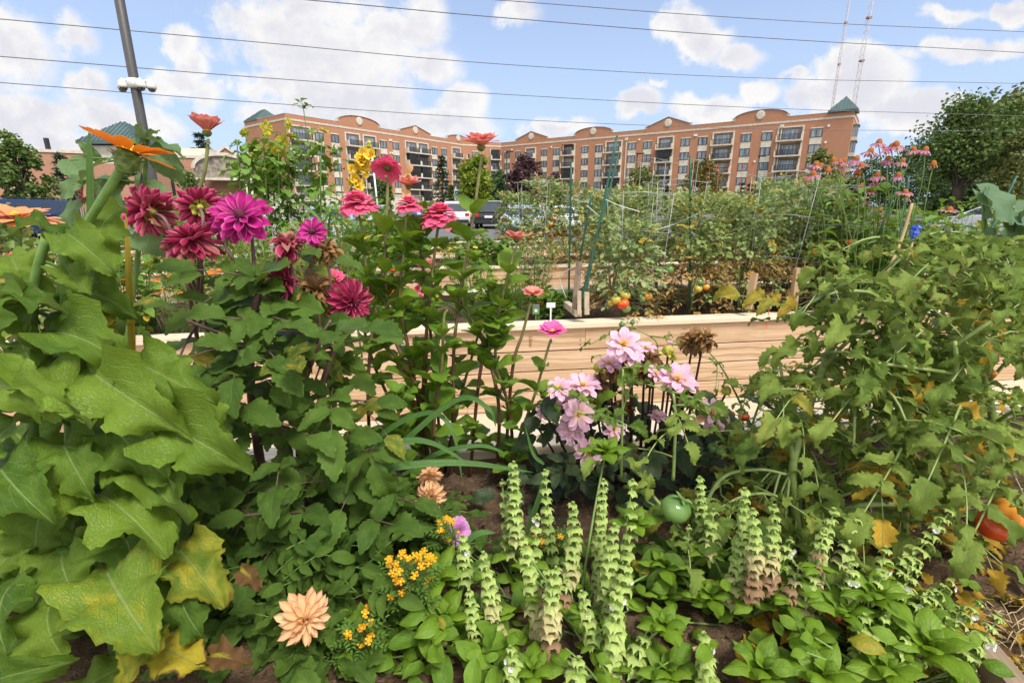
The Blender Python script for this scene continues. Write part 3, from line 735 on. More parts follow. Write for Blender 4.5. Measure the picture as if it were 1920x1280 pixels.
# ---------------------------------------------------------------- poles, cables, masts
M_POLE = plain('grey_brown_pole', (.06, .056, .058), .5, .5, scale=30)
def light_pole():
    D = 9.6; b0 = at(268, 240, D); x, y = b0.x, D
    o = thing('light_pole', 'tall dark grey metal pole carrying white security cameras', 'pole', (x, y, 0))
    b = MB(); b.tube([(x, y, 0), (x, y, 2), (x, y, 9.)], [.082, .08, .072], 16); b.build('shaft', M_POLE, o)
    b = MB(); b.box((x, y, .06), .42, .42, .12, bev=.02); b.build('base_plate', M_POLE, o, smooth=False)
    z = at(250, 158, D).z
    k = thing('security_camera', 'cluster of white dome security cameras bracketed round the grey pole', 'security camera', (x, y, z))
    wm = plain('camera_white', (.58, .58, .57), .4); dm = plain('camera_dome', (.03, .03, .035), .08, .8)
    b = MB(); b.lathe((x, y, z-.07), [(.079, 0), (.115, .01), (.115, .15), (.079, .16)], 16); b.build('pole_clamp', wm, k)
    for i, (a, l) in enumerate(((R(172), .21), (R(205), .13), (R(-28), .13), (R(5), .22))):
        d = Vector((math.cos(a), math.sin(a), 0)); e = Vector((x, y, z))+d*(l+.05)
        b = MB(); b.tube([Vector((x, y, z-.02))+d*.10, Vector((x, y, z+.05))+d*(l*.8), e+Vector((0, 0, .06)), e+Vector((0, 0, .02))], [.028, .026, .03, .045], 10); b.build('bracket_arm', wm, k)
        b = MB(); b.lathe(e+Vector((0, 0, -.04)), [(.0, .10), (.045, .09), (.072, .05), (.078, 0), (.078, -.03), (.06, -.035)], 18); h = b.build('camera_housing', wm, k)
        b = MB(); b.lathe(e+Vector((0, 0, -.075)), [(.06, 0), (.055, -.025), (.036, -.046), (0, -.055)], 18); b.build('dome', dm, h)
light_pole()
M_CABLE = plain('cable_grey', (.13, .13, .15), .6)
def cable(label, pts, rad, depth=(20, 26, 38)):
    """Overhead cable through three or four photo points on a line running away to the right."""
    P = [at(px, py, d) for (px, py), d in zip(pts, depth)]
    b = MB(); e0 = P[0]+(P[0]-P[1])*2.5; e1 = P[-1]+(P[-1]-P[-2])*3.5
    b.tube(spline([e0]+P+[e1], 10), rad, 6)
    return tag(b.build('power_line', M_CABLE), label, 'power line', 'overhead cables crossing the sky')
cable('overhead cable entering the frame at the left edge, highest there, passing behind the pole top', [(0, 36), (480, 79), (960, 122), (1440, 147), (1920, 157)], .0135, (16, 19, 23, 28, 34))
cable('overhead cable that passes just above the cameras on the pole', [(0, 106), (480, 145), (960, 178), (1440, 203), (1920, 218)], .0135, (16, 19, 23, 28, 34))
cable('lowest overhead cable, dipping below the pole cameras to the big tree', [(0, 155), (480, 192), (960, 224), (1440, 242), (1920, 247)], .0125, (16, 19, 23, 28, 34))
cable('thick overhead cable starting above the sunflowers at the top edge', [(575, 0), (960, 35), (1440, 72), (1920, 99)], .0165, (19, 22, 27, 33))
cable('topmost overhead cable at the right, above the two radio masts', [(930, 0), (1300, 28), (1600, 46), (1920, 60)], .0145, (21, 25, 29, 34))
M_MASTR = plain('mast_red', (.34, .17, .15), .6); M_MAST = plain('mast_red_white', (.46, .40, .40), .6)
def mast(label, px, pyb, pxt, pyt, D, w):
    p = at(px, pyb, D); t = at(pxt, pyt, D); x = p.x; h = t.z+6
    o = thing('radio_mast', label, 'radio mast', (x, D, 0), 'radio masts behind the tower roof')
    b = MB(); c = [Vector((x+w*math.cos(a), D+w*math.sin(a), 0)) for a in (.3, 2.4, 4.5)]
    for q in c: b = MB(); b.tube([q, q+Vector((0, 0, h))], .09, 4); b.build('mast_leg', M_MAST, o)
    b = MB(); n = int(h/(w*3.2))
    for i in range(n):
        z0, z1 = h*i/n, h*(i+1)/n
        for j in range(3): b.tube([c[j]+Vector((0, 0, z0)), c[(j+1) % 3]+Vector((0, 0, z1))], .055, 3)
    b.build('lattice', M_MAST, o)
    for z in (h*.45, h*.68, h*.86): b = MB(); b.box((x, D, z), w*1.7, w*1.7, .7); b.build('antenna_ring', M_MASTR, o, smooth=False)
mast('thinner radio mast, the left one above the green corner roof', 1561, 200, 1589, 10, 240, .55)
mast('taller thicker radio mast, the right one above the green corner roof', 1603, 190, 1634, 0, 235, .95)
# ---------------------------------------------------------------- leaf and petal shapes
def leaf_tpl(W, a, b, n=8, m=2, fold=.15, bend=40., wave=.0, wf=2.2, serr=0., cord=0., cup=0., twist=0., seed=0, notch=0., curl=0., quilt=0., qv=6.5, qs=.5, rag=0.):
    """Blade with half width W*v^a*(1-v)^b (normalised), chord laid along +Y from 0 to 1, arching to +Z."""
    r = random.Random(seed); v0 = a/(a+b); nm = (v0**a)*((1-v0)**b)
    rows = []; ph = r.uniform(0, 6.3); ph2 = r.uniform(0, 6.3)
    for i in range(n+1):
        v = i/n; w = W*(max(v, .0)**a)*(max(1-v, 0)**b)/nm if 0 < v < 1 else 0.
        if i == 0: w = W*.06 if cord == 0 else W*.3
        if i == n: w = W*.02
        k = 0.
        if serr and 0 < i < n: k = serr*(1 if i % 2 else -.6)*(1+r.uniform(-.4, .4))
        row = []
        for j in range(-m, m+1):
            u = j/m; rg = 1.
            if rag:
                sgn = .7 if u > 0 else 4.1; rg = 1+rag*abs(u)*(math.sin(v*19+ph*2+sgn*3)*.5+math.sin(v*34+ph2*3+sgn)*.38+math.sin(v*57+ph+sgn*5)*.22)
            x = rg*u*w*(1+(k if abs(j) == m else k*.25 if abs(j) == m-1 and m > 1 else 0)); y = v
            if abs(j) == m and serr and i % 2: y += .02
            if cord: y -= cord*abs(u)**1.6*(1-v)**5
            z = fold*abs(x) + wave*(abs(u)**1.5)*math.sin(v*wf*6.28+ph+(1.7 if u > 0 else 0))*W - cup*(u*u)*W + curl*(u**4)*W*math.sin(v*9+ph2)
            if quilt: z += quilt*W*abs(math.sin(math.pi*qv*(v-abs(u)*qs)))*min(1, 4*abs(u))*(1-abs(u)**4)
            row.append([x, y, z, (u+1)/2, v])
        rows.append(row)
    # bend along the length (drooping), then twist
    B = R(bend); out = []
    cy, cz, ang = 0., 0., 0.
    for i, row in enumerate(rows):
        v = i/n; th = -B*(v-.5)
        if i: 
            thm = -B*((i-.5)/n-.5); cy += math.cos(thm)/n; cz += math.sin(thm)/n
        tw = R(twist)*v
        for x, y, z, uu, vv in row:
            dy = y-v; zz = z
            x2 = x*math.cos(tw)-zz*math.sin(tw); zz = x*math.sin(tw)+zz*math.cos(tw)
            out.append((x2, cy+dy*math.cos(th)-zz*math.sin(th), cz+dy*math.sin(th)+zz*math.cos(th), uu, vv))
    o = np.array(out); L = cy if cy > 1e-3 else 1.
    A = math.atan2(cz, cy); ca, sa = math.cos(A), math.sin(A); L = math.hypot(cy, cz)
    y = (o[:, 1]*ca+o[:, 2]*sa)/L; z = (-o[:, 1]*sa+o[:, 2]*ca)/L
    V = np.column_stack((o[:, 0]/L, y, z)); c = 2*m+1
    q = np.array([(i*c+j, i*c+j+1, (i+1)*c+j+1, (i+1)*c+j) for i in range(n) for j in range(2*m)])
    return dict(v=V, uv=o[:, 3:5].copy(), q=q, tr=np.zeros((0, 3), int))
def tset(k, **kw):
    """A handful of variants of one blade."""
    r = random.Random(kw.get('seed', 1)); o = []
    for i in range(k):
        d = dict(kw); d['seed'] = r.randint(0, 9999)
        d['bend'] = kw.get('bend', 40)*r.uniform(.6, 1.5); d['fold'] = kw.get('fold', .15)*r.uniform(.5, 1.6); d['twist'] = r.uniform(-1, 1)*kw.get('twist', 15)
        o.append(leaf_tpl(**d))
    return o
T_BIG = tset(10, W=.34, a=.60, b=1.0, n=40, m=6, fold=.24, bend=84, wave=.28, wf=3.1, serr=.028, cord=.14, twist=26, seed=3, curl=.24, quilt=.08, rag=.26)
T_HEART = tset(5, W=.42, a=.50, b=.85, n=14, m=3, fold=.12, bend=45, wave=.14, serr=.05, cord=.18, twist=12, seed=31)
T_DAHL = tset(7, W=.25, a=.62, b=.95, n=16, m=3, fold=.35, bend=42, wave=.14, serr=.11, twist=18, seed=5, quilt=.07, qv=8, qs=.5, rag=.08)
T_OVATE = tset(7, W=.27, a=.60, b=.78, n=9, m=2, fold=.45, bend=46, wave=.12, twist=22, seed=7)
T_BASIL = tset(6, W=.26, a=.75, b=.95, n=9, m=3, fold=-.1, cup=.18, bend=60, wave=.10, twist=12, seed=9)
T_LANCE = tset(6, W=.17, a=.75, b=.85, n=8, m=2, fold=.4, bend=55, wave=.08, twist=22, seed=11)
T_TOM = tset(10, W=.205, a=.55, b=.95, n=15, m=3, fold=.34, bend=86, wave=.36, wf=1.7, serr=.20, twist=45, seed=13, curl=.35, quilt=.10, qv=6, qs=.5, rag=.15)
T_TOMS = tset(6, W=.20, a=.55, b=.9, n=5, m=1, fold=.4, bend=60, serr=.30, twist=30, seed=15)
T_SMALL = tset(6, W=.25, a=.6, b=.8, n=3, m=1, fold=.4, bend=40, twist=20, seed=17)
T_BLADE = tset(5, W=.035, a=.25, b=.7, n=14, m=1, fold=.7, bend=70, twist=35, seed=19)
T_GRASS = tset(5, W=.022, a=.2, b=.8, n=7, m=1, fold=.5, bend=60, twist=30, seed=20)
P_ZIN = tset(5, W=.20, a=1.0, b=.28, n=5, m=2, fold=.10, bend=22, cup=.10, twist=10, seed=21)
P_DAH = tset(6, W=.19, a=.70, b=.50, n=6, m=2, fold=.55, bend=-18, twist=14, seed=23, cup=-.30)
P_DAHS = tset(5, W=.25, a=.75, b=.42, n=6, m=2, fold=.25, bend=24, twist=8, seed=25)
P_TITH = tset(5, W=.17, a=.85, b=.30, n=6, m=2, fold=.08, bend=18, cup=.12, twist=8, seed=27)
P_DRY = tset(6, W=.16, a=.8, b=.55, n=5, m=1, fold=.9, bend=80, twist=70, seed=29)
P_CONE = tset(4, W=.13, a=.8, b=.25, n=4, m=1, fold=.3, bend=35, twist=8, seed=33)
P_RUF = tset(5, W=.36, a=.8, b=.25, n=5, m=2, fold=.1, bend=30, wave=.3, twist=20, seed=35)
# ---------------------------------------------------------------- plant materials
M_BIG = leaf_mat('broad_leaf', (.045, .110, .010), (.150, .240, .024), vein=(.26, .36, .12), veins=6.5, slant=.5, rough=.5, yel=(.50, .40, .03), pale=(.20, .28, .10), trans=.32, spots=(.34, .36, .10), blotch=.35, retic=42., vstr=.7)
M_GREY = leaf_mat('grey_green_leaf', (.065, .130, .045), (.120, .200, .078), vein=(.20, .27, .14), veins=7, rough=.55, pale=(.18, .24, .14), trans=.25)
M_DAHL = leaf_mat('dahlia_leaf', (.046, .098, .013), (.094, .168, .023), retic=24., vein=(.11, .19, .07), veins=8, slant=.5, rough=.42, trans=.22, spots=(.25, .3, .14), blotch=.35)
M_DARKL = leaf_mat('bronze_dark_leaf', (.022, .040, .016), (.042, .068, .025), vein=(.06, .09, .05), veins=8, rough=.42, trans=.12)
M_ZIN = leaf_mat('zinnia_leaf', (.078, .172, .013), (.150, .262, .024), vein=(.17, .29, .08), veins=5, slant=.7, rough=.46, trans=.3)
M_BAS = leaf_mat('basil_leaf', (.080, .170, .010), (.165, .280, .020), vein=(.20, .36, .08), veins=6, slant=.45, rough=.36, spec=.32, trans=.34)
M_TOM = leaf_mat('tomato_leaf', (.055, .120, .012), (.230, .310, .055), vein=(.20, .24, .10), veins=7, slant=.5, rough=.6, trans=.30, vstr=.6, spots=(.12, .09, .05), blotch=.3, retic=20., yel=(.52, .32, .03), pale=(.17, .24, .10))
M_TOMF = leaf_mat('pale_tomato_leaf', (.150, .235, .065), (.34, .43, .185), vein=(.22, .26, .14), veins=4, rough=.6, trans=.3, yel=(.50, .33, .05), pale=(.28, .33, .20), alt=(.25, .31, .07))
M_FRESH = leaf_mat('fresh_leaf', (.070, .160, .022), (.150, .270, .048), veins=4, trans=.3)
M_MEADOW = leaf_mat('meadow_leaf', (.090, .150, .030), (.190, .255, .075), veins=4, trans=.3, yel=(.40, .33, .10))
M_DRYL = leaf_mat('dry_leaf', (.34, .19, .07), (.50, .31, .12), vein=(.3, .2, .1), veins=5, yel=(.45, .27, .08), trans=.2, rough=.8)
M_BLADE = leaf_mat('grass_blade', (.050, .130, .030), (.090, .190, .050), vein=(.15, .25, .09), veins=0.5, rough=.4, trans=.25)
M_SQUASH = leaf_mat('squash_leaf', (.060, .125, .060), (.090, .165, .080), vein=(.20, .27, .16), veins=5, rough=.6, trans=.2)
S_GREEN = stem_mat('green_stem', (.10, .17, .035), (.15, .26, .06))
S_PURPLE = stem_mat('purple_stem', (.11, .055, .045), (.20, .115, .105))
S_MAROON = stem_mat('maroon_stem', (.045, .018, .018), (.075, .032, .030))
S_ZIN = stem_mat('zinnia_stem', (.14, .06, .035), (.22, .25, .085))
S_TOM = stem_mat('tomato_stem', (.20, .27, .075), (.29, .37, .13))
S_BAS = stem_mat('basil_stem', (.14, .22, .06), (.22, .34, .09))
S_BROWN = stem_mat('dry_stem', (.17, .11, .06), (.24, .17, .09))
P_PINK = petal_mat('pink_zinnia_petal', (.68, .05, .15), (.84, .12, .25), edge=(.88, .22, .36))
P_CORAL = petal_mat('coral_zinnia_petal', (.72, .17, .14), (.84, .30, .25), edge=(.87, .40, .35))
P_ORANGE = petal_mat('orange_petal', (.80, .15, .01), (.86, .21, .012), edge=(.88, .28, .02))
P_APRICOT = petal_mat('apricot_petal', (.75, .25, .08), (.82, .36, .16))
P_BURG = petal_mat('burgundy_dahlia_petal', (.21, .008, .036), (.43, .026, .095), edge=(.70, .18, .32), wither=(.40, .17, .13))
P_MAG = petal_mat('magenta_dahlia_petal', (.16, .003, .07), (.58, .022, .27), edge=(.82, .22, .50), wither=(.30, .15, .09))
P_HOT = petal_mat('hot_pink_petal', (.70, .08, .33), (.82, .15, .42))
P_LILAC = petal_mat('pale_pink_dahlia_petal', (.82, .56, .34), (.80, .46, .62), edge=(.84, .60, .72), wither=(.48, .27, .10), streak=.2)
P_PEACH = petal_mat('peach_dahlia_petal', (.84, .60, .26), (.82, .48, .26), edge=(.78, .36, .22), wither=(.76, .55, .30))
P_VIOLET = petal_mat('violet_petal', (.55, .12, .44), (.70, .32, .66), edge=(.76, .45, .72))
P_BROWN = petal_mat('dead_petal', (.24, .12, .04), (.40, .22, .075), streak=.5, wither=(.2, .11, .05))
P_RED = petal_mat('red_petal', (.62, .03, .02), (.75, .07, .05))
P_YEL = petal_mat('yellow_petal', (.80, .42, .02), (.86, .60, .06))
P_SUNF = petal_mat('sunflower_petal', (.46, .42, .02), (.58, .50, .04))
P_SIGNET = petal_mat('signet_marigold_petal', (.78, .25, .005), (.86, .42, .01))
P_CONEP = petal_mat('coneflower_petal', (.43, .13, .24), (.50, .19, .31), edge=(.57, .29, .39), wither=(.5, .3, .2))
P_WHITE = petal_mat('white_petal', (.72, .70, .64), (.80, .79, .76))
P_BLUE = petal_mat('blue_petal', (.10, .10, .50), (.20, .22, .68))
C_YEL = plain('yellow_disc', (.78, .42, .02), .8, var=.4, scale=300, bump=.5)
C_DARK = plain('dark_disc', (.09, .012, .03), .7, var=.5, scale=250, bump=.5)
C_RUST = plain('rust_cone', (.42, .13, .015), .7, var=.5, scale=400, bump=.8)
C_GREEN = plain('green_calyx', (.10, .15, .03), .6, var=.4, scale=120, bump=.4)
C_YG = plain('yellow_green_calyx', (.40, .38, .06), .6, var=.4, scale=100, bump=.3)
C_BROWN = plain('dry_calyx', (.20, .12, .05), .8, var=.4, scale=120, bump=.5)
def basis(ax):
    z = Vector(ax).normalized(); x = z.cross(Vector((.1, 1, .05)))
    if x.length < .05: x = z.cross(Vector((1, 0, 0)))
    x.normalize(); return x, z.cross(x), z
def ring(mb, c, ax, n, r0, L, elev, tpls, w=1., h=0., jit=.1, tint=None, ej=8., lj=.1, a0=None, m=0):
    """One whorl of petals: n petals of length L starting r0 from the axis, elev degrees above the plane."""
    x, y, z = basis(ax); c = Vector(c); a0 = U(0, 6.3) if a0 is None else a0
    for k in range(n):
        a = a0+2*math.pi*(k+U(-jit, jit)*1.5)/n; d = x*math.cos(a)+y*math.sin(a); e = R(elev+U(-ej, ej)); l = L*(1+U(-lj, lj))
        b = c+d*r0+z*h; t = b+(d*math.cos(e)+z*math.sin(e))*l
        t += (x*U(-1, 1)+y*U(-1, 1)+z*U(-1, 1))*l*.05
        mb.leaf(rnd.choice(tpls), b, t, z*math.cos(e)-d*math.sin(e), w*U(.88, 1.12), tint() if callable(tint) else tint, m)
def dome(c, ax, r, h, mat, name, parent, n=12, h0=0.):
    b = MB(); b.lathe(Vector(c)+Vector(ax).normalized()*h0, [(r, 0), (r*.96, h*.3), (r*.75, h*.68), (r*.4, h*.92), (0, h)], n, ax); return b.build(name, mat, parent)
def calyx(c, ax, r, h, mat, parent, scales=10):
    b = MB(); z = Vector(ax).normalized()
    b.lathe(Vector(c)-z*h, [(r*.22, 0), (r*.7, h*.25), (r, h*.65), (r*.98, h)], 12, ax, tint=(.5, 0, 0, 1))
    for k, hh in enumerate((.35, .6, .85)): ring(b, Vector(c)-z*h*(1-hh), ax, scales, r*.75, r*.45, 62-k*10, T_SMALL, 1.3)
    return b.build('calyx', mat, parent)
rt = lambda g=0., s=.25: (lambda: (U(0, 1), max(0, g+U(-s, s)), 0, 1))
def zinnia_head(parent, c, ax, r, mat, rows=6, droop=0., centre=True, name='flower'):
    """Many-rowed zinnia: flat spoon petals in overlapping whorls round a small yellow centre."""
    b = MB(); z = Vector(ax).normalized(); c = Vector(c); h = r*.46*(rows-1)/6
    for k in range(rows):
        f = k/max(1, rows-1)
        ring(b, c, ax, int(17-6*f), r*.10*(1-f), r*(1-.60*f), -20-droop+72*f**1.15, P_ZIN, 1.30+f*.25, h=h*f, ej=9, a0=k*.37)
    o = b.build(name, mat, parent)
    if centre: dome(c+z*h*.92, ax, r*.15, r*.13, C_YEL, 'flower_centre', o)
    calyx(c+z*r*.02, ax, r*.24, r*.24, C_GREEN, o)
    return o
def single_head(parent, c, ax, r, mat, n=14, elev=18., rows=1, cen=C_YEL, cr=.2, tpl=None, w=1.25, ch=.3, cup=None, name='flower'):
    b = MB(); z = Vector(ax).normalized(); c = Vector(c); tpl = tpl or P_ZIN
    for k in range(rows): ring(b, c, ax, n-2*k, r*.08, r*(1-.16*k), elev+k*16, tpl, w, h=r*.05*k, ej=7)
    o = b.build(name, mat, parent)
    dome(c+z*r*.03, ax, r*cr, r*ch, cen, 'flower_centre', o)
    calyx(c, ax, r*(cup or .22), r*.26, C_GREEN, o)
    return o
def dahlia_head(parent, c, ax, r, mat, age=0., name='flower', back=C_YG, cen=True, full=1., wide=1.):
    """Decorative dahlia with rolled pointed petals; age curls the outer whorls down and dries them."""
    b = MB(); z = Vector(ax).normalized(); c = Vector(c)
    rows = [(14, 1.0, -18-46*age), (15, .98, -4-34*age), (14, .92, 12-16*age), (12, .76, 28), (9, .50, 46), (7, .30, 66)]
    for k, (n, l, e) in enumerate(rows):
        if k > 5*full: break
        g = max(0, age*(.75-.22*k))
        ring(b, c, ax, int(n/wide**1.1), r*.12, r*l, e, P_DAH if U(0, 1) > age*.35 else P_DRY, .86*wide, h=r*(.04+.055*k), ej=9+12*age, lj=.1+.12*age, tint=rt(g, .35*age))
    if age > .3: ring(b, c, ax, int(26*age), r*.12, r*.75, -50, P_DRY, 1., h=-r*.02, ej=25, tint=rt(.75, .3))
    if not cen: ring(b, c, ax, 8, r*.03, r*.36, 76, P_DAH, 1., h=r*.2, ej=14, tint=rt(age*.5, .2)); ring(b, c, ax, 5, r*.01, r*.32, 86, P_DAH, 1., h=r*.2, ej=14)
    o = b.build(name, mat, parent)
    if cen: dome(c+z*r*.20, ax, r*.22, r*.30, C_DARK, 'flower_centre', o)
    q = MB(); ring(q, c, ax, 7, r*.14, r*.42, -35, T_SMALL, 1.6); q.lathe(c-z*r*.2, [(r*.06, 0), (r*.16, r*.08), (r*.18, r*.2)], 10, ax); q.build('calyx', back, o)
    return o
def dead_head(parent, c, ax, r, mat=None, n=40, green=True, name='dead_flower'):
    """Spent bloom: a shaggy tuft of curled dry petals hanging round the calyx."""
    b = MB()
    for k in range(4): ring(b, c, ax, n//4, r*.15, r*U(.7, 1.), -62+k*32, P_DRY, 1.25, h=r*.12*k, ej=26, lj=.35, tint=rt(.4, .5))
    o = b.build(name, mat or P_BROWN, parent)
    calyx(Vector(c)+Vector(ax).normalized()*r*.1, ax, r*.36, r*.45, C_YG if green else C_BROWN, o, 7)
    return o
def bud(parent, c, ax, r, mat=C_GREEN, tip=None):
    b = MB(); z = Vector(ax).normalized()
    b.lathe(Vector(c)-z*r, [(r*.2, 0), (r*.75, r*.3), (r, r*.9), (r*.85, r*1.5), (r*.4, r*1.95), (0, r*2.05)], 12, ax)
    ring(b, Vector(c)-z*r*.8, ax, 6, r*.3, r*1.3, 5, T_SMALL, 1.2)
    o = b.build('bud', mat, parent)
    if tip is not None:
        q = MB(); ring(q, Vector(c)+z*r*.5, ax, 8, r*.25, r*1.1, 72, P_DAHS, 1.); q.build('petal_tip', tip, o)
    return o
def compound(lf, st, base, tip, up, pairs, L, tpls, w=1., sag=.12, rr=.0018, tint=None, m=0, small=False):
    """Pinnate leaf: a sagging midrib with paired leaflets and one at the end."""
    base, tip = Vector(base), Vector(tip); d = tip-base; ln = d.length
    mid = (base+tip)/2 + Vector(up).normalized()*ln*sag
    P = bez(base, mid, tip, 7); st.tube(P, [rr, rr*.5], 4, tint=(.5, 0, 0, 1), cap=False)
    y = d.normalized(); x = y.cross(Vector(up)).normalized()
    tt = tint or (U(0, 1), 0, 0, 1)
    for k in range(pairs):
        f = .28+.62*k/pairs; p = P[0]*(1-f)**2+mid*2*f*(1-f)+tip*f*f
        yy = (tip*f+mid*(1-2*f)-P[0]*(1-f)).normalized(); l = L*(.72+.28*math.sin(3.1*f))*U(.85, 1.1)
        for s in (-1, 1):
            q = p + (x*s*.82+yy*.55+Vector((U(-.2, .2), U(-.2, .2), U(-.35, .1))))*l
            lf.leaf(rnd.choice(tpls), p, q, up, w, (min(1, max(0, tt[0]+U(-.2, .2))), tt[1]+U(-.1, .1), tt[2], 1), m)
    yy = (tip-mid).normalized()
    lf.leaf(rnd.choice(tpls), tip, tip+(yy+Vector((0, 0, U(-.3, 0))))*L*1.2, up, w*1.05, tt, m)
CAMUP = Vector((0, -.55, 1)).normalized()
# ================================================================ front bed
SOIL = .585
def stalk(mb, px, n=6, r=(.006, .003), seg=8, tint=(.5, 0, 0, 1)):
    """Stem through photo points [(px, py, D)], foot first."""
    P = spline([at(*p) for p in px], n); mb.tube(P, [r[0]+(r[1]-r[0])*i/(len(P)-1) for i in range(len(P))], seg, tint=tint); return P
def foot(px, py, D):
    """Foot on the soil below a photo point."""
    p = at(px, py, D); p.z = SOIL-.02; return p
# ---------------------------------------------------------------- broad-leaved plant, orange flower (left)
def tithonia():
    base = foot(150, 1000, .80)
    o = thing('orange_flower_plant', 'tall plant with large lime green crinkled leaves and an orange flower at the left edge', 'flowering plant', base)
    st, lf = MB(), MB()
    for pts, r in (([(150, 1180, .82), (138, 900, .84), (130, 640, .85), (121, 470, .84), (118, 445, .83)], (.013, .008)),
                   ([(90, 1200, .74), (70, 1000, .76), (60, 800, .8), (62, 560, .85), (88, 440, .86)], (.012, .007)),
                   ([(215, 1220, .75), (205, 1000, .78), (215, 800, .82), (212, 620, .86)], (.010, .006))):
        stalk(st, [(*pts[0][:2], pts[0][2])]+pts[1:], 6, r, 10)
    P = stalk(st, [(108, 560, .86), (135, 480, .86), (165, 418, .86), (205, 352, .855), (238, 300, .85)], 6, (.0058, .0072), 12)
    P2 = stalk(st, [(40, 560, .95), (35, 470, .98), (32, 415, 1.0)], 6, (.005, .006), 10)
    # hero leaves: base px, tip px, depth at base and tip, width factor, yellowing, browning
    hero = [(121, 437, 17, 446, .84, .80, .9, 0, 0), (121, 437, 222, 520, .84, .80, 1.1, 0, 0), (118, 494, 171, 556, .84, .80, 1.35, 0, 0), (200, 505, 237, 392, .88, .93, 1.0, 0, 0),
      (25, 545, 22, 655, .82, .76, 1.3, 0, 0), (25, 580, 128, 590, .84, .78, 1.2, 0, 0), (205, 590, 190, 640, .86, .84, 1.3, .75, .5), (50, 635, 81, 697, .82, .78, 1.5, 0, .4),
      (84, 642, 262, 705, .84, .78, 1.0, 0, 0), (245, 676, 408, 760, .86, .78, .95, 0, .1), (165, 689, 360, 820, .82, .73, .88, 0, .1), (40, 695, 170, 806, .78, .70, 1.15, 0, .1),
      (0, 735, 150, 770, .76, .70, 1.3, 0, 0), (315, 805, 474, 888, .82, .74, 1.05, .1, .3), (0, 860, 106, 985, .74, .64, 1.15, .1, .2), (120, 834, 178, 940, .76, .69, 1.0, 0, .1),
      (170, 860, 392, 905, .84, .80, .8, 0, 0), (180, 935, 315, 1045, .76, .66, 1.15, .12, .2), (220, 885, 352, 985, .80, .71, 1.0, .1, .2), (85, 935, 70, 1080, .78, .70, 1.1, 0, 0),
      (180, 985, 152, 1075, .76, .68, 1.5, 0, 0), (235, 1000, 266, 1086, .75, .67, 1.6, 0, 0), (125, 1020, 160, 1135, .73, .65, 1.3, 0, .2), (200, 1065, 296, 1222, .70, .58, 1.35, .34, .35),
      (35, 1085, 20, 1235, .68, .58, 1.35, .1, .2), (330, 1022, 420, 1140, .76, .68, 1.05, .42, .42), (335, 1085, 388, 1200, .72, .66, .8, .05, .2), (10, 1290, 140, 1240, .60, .56, 1.0, .1, .2),
      (298, 1212, 400, 1262, .68, .62, 1.2, .95, .55), (395, 1228, 470, 1248, .64, .62, 1.0, 1.2, 1.3), (452, 1062, 492, 1105, .70, .68, .9, 1.2, 1.3), (60, 1010, -30, 1110, .74, .66, 1.2, .1, .1),
      (300, 1180, 235, 1290, .66, .58, 1.1, .45, .4), (215, 790, 330, 905, .80, .73, 1.0, 0, .1), (60, 780, -20, 880, .76, .68, 1.2, 0, 0), (290, 730, 440, 860, .88, .84, .8, 0, 0),
      (100, 1120, 130, 1240, .66, .60, 1.3, .2, .2), (20, 480, 60, 560, .90, .86, 1.2, 0, 0), (150, 560, 260, 600, .9, .86, 1.0, 0, 0), (270, 905, 330, 1010, .78, .74, 1.0, 0, .1)]
    pet = MB()
    for i, (bx, by, tx, ty, d0, d1, w, g, bn) in enumerate(hero):
        w *= .80 if i < 9 else .90
        b, t = at(bx, by, d0), at(tx, ty, d1); vw = ((b+t)/2-Vector((0, 0, H))).normalized(); dd = t-b; w *= max(.5, (dd-vw*dd.dot(vw)).length/dd.length)
        lf.leaf(rnd.choice(T_BIG), b, t, CAMUP+rdir()*.28, w*1.0, (U(.0, 1), g, bn*.8, 1), arch=U(.8, 1.3))
        if g < .7:                                            # leaf stalk back towards a stem
            c = Vector((base.x+(b.x-base.x)*.35, b.y+.07, b.z-.05)); pet.tube(bez(c, (c+b)/2+Vector((0, 0, .02)), b, 5), [.0035, .0028], 6, cap=False)
    r2 = random.Random(21)
    for k in range(115):                                      # shaded leaves deeper in the plant
        px, py = r2.uniform(-60, 400), r2.uniform(560, 1280)
        if px > 330+60*math.sin(py*.02): continue
        d = r2.uniform(.84, 1.02) - max(0, (py-900))*.0003; b = at(px, py, d); a = r2.uniform(0, 6.3)
        q = r2.uniform(.55, 1.05); t = b+Vector((math.cos(a)*.11, -.05+math.sin(a)*.05, r2.uniform(-.10, -.02)))*q
        lf.leaf(r2.choice(T_BIG), b, t, CAMUP+rdir()*.35, r2.uniform(.9, 1.3), (r2.random(), 0, 0, 1))
    pet.build('leaf_stalk', S_GREEN, o); st.build('stem', S_GREEN, o); lf.build('leaves', M_BIG, o)
    ax = Vector((.24, .27, .93)); c = P[-1]
    b = MB(); ring(b, c, ax, 12, .010, .054, 13, P_TITH, 1.38, h=.014, ej=16, jit=.16); fo = b.build('flower', P_ORANGE, o)
    dome(c, ax, .018, .012, C_YEL, 'flower_centre', fo, h0=.014)
    q = MB(); z = ax.normalized(); q.lathe(c-z*.022, [(.0085, 0), (.014, .008), (.018, .02), (.017, .030), (.014, .034)], 16, ax); ring(q, c-z*.004, ax, 10, .015, .018, 40, T_SMALL, 1.6); q.build('calyx', C_GREEN, fo)
    single_head(o, P2[-1], (.1, -.05, 1), .062, P_APRICOT, 26, 4, 2, w=1.0, cup=.3)
    c2 = at(186, 427, 1.0); b = MB(); ring(b, c2, (.6, .3, .5), 9, .004, .026, 55, P_TITH, 1.2); b.build('flower', P_ORANGE, o)
tithonia()
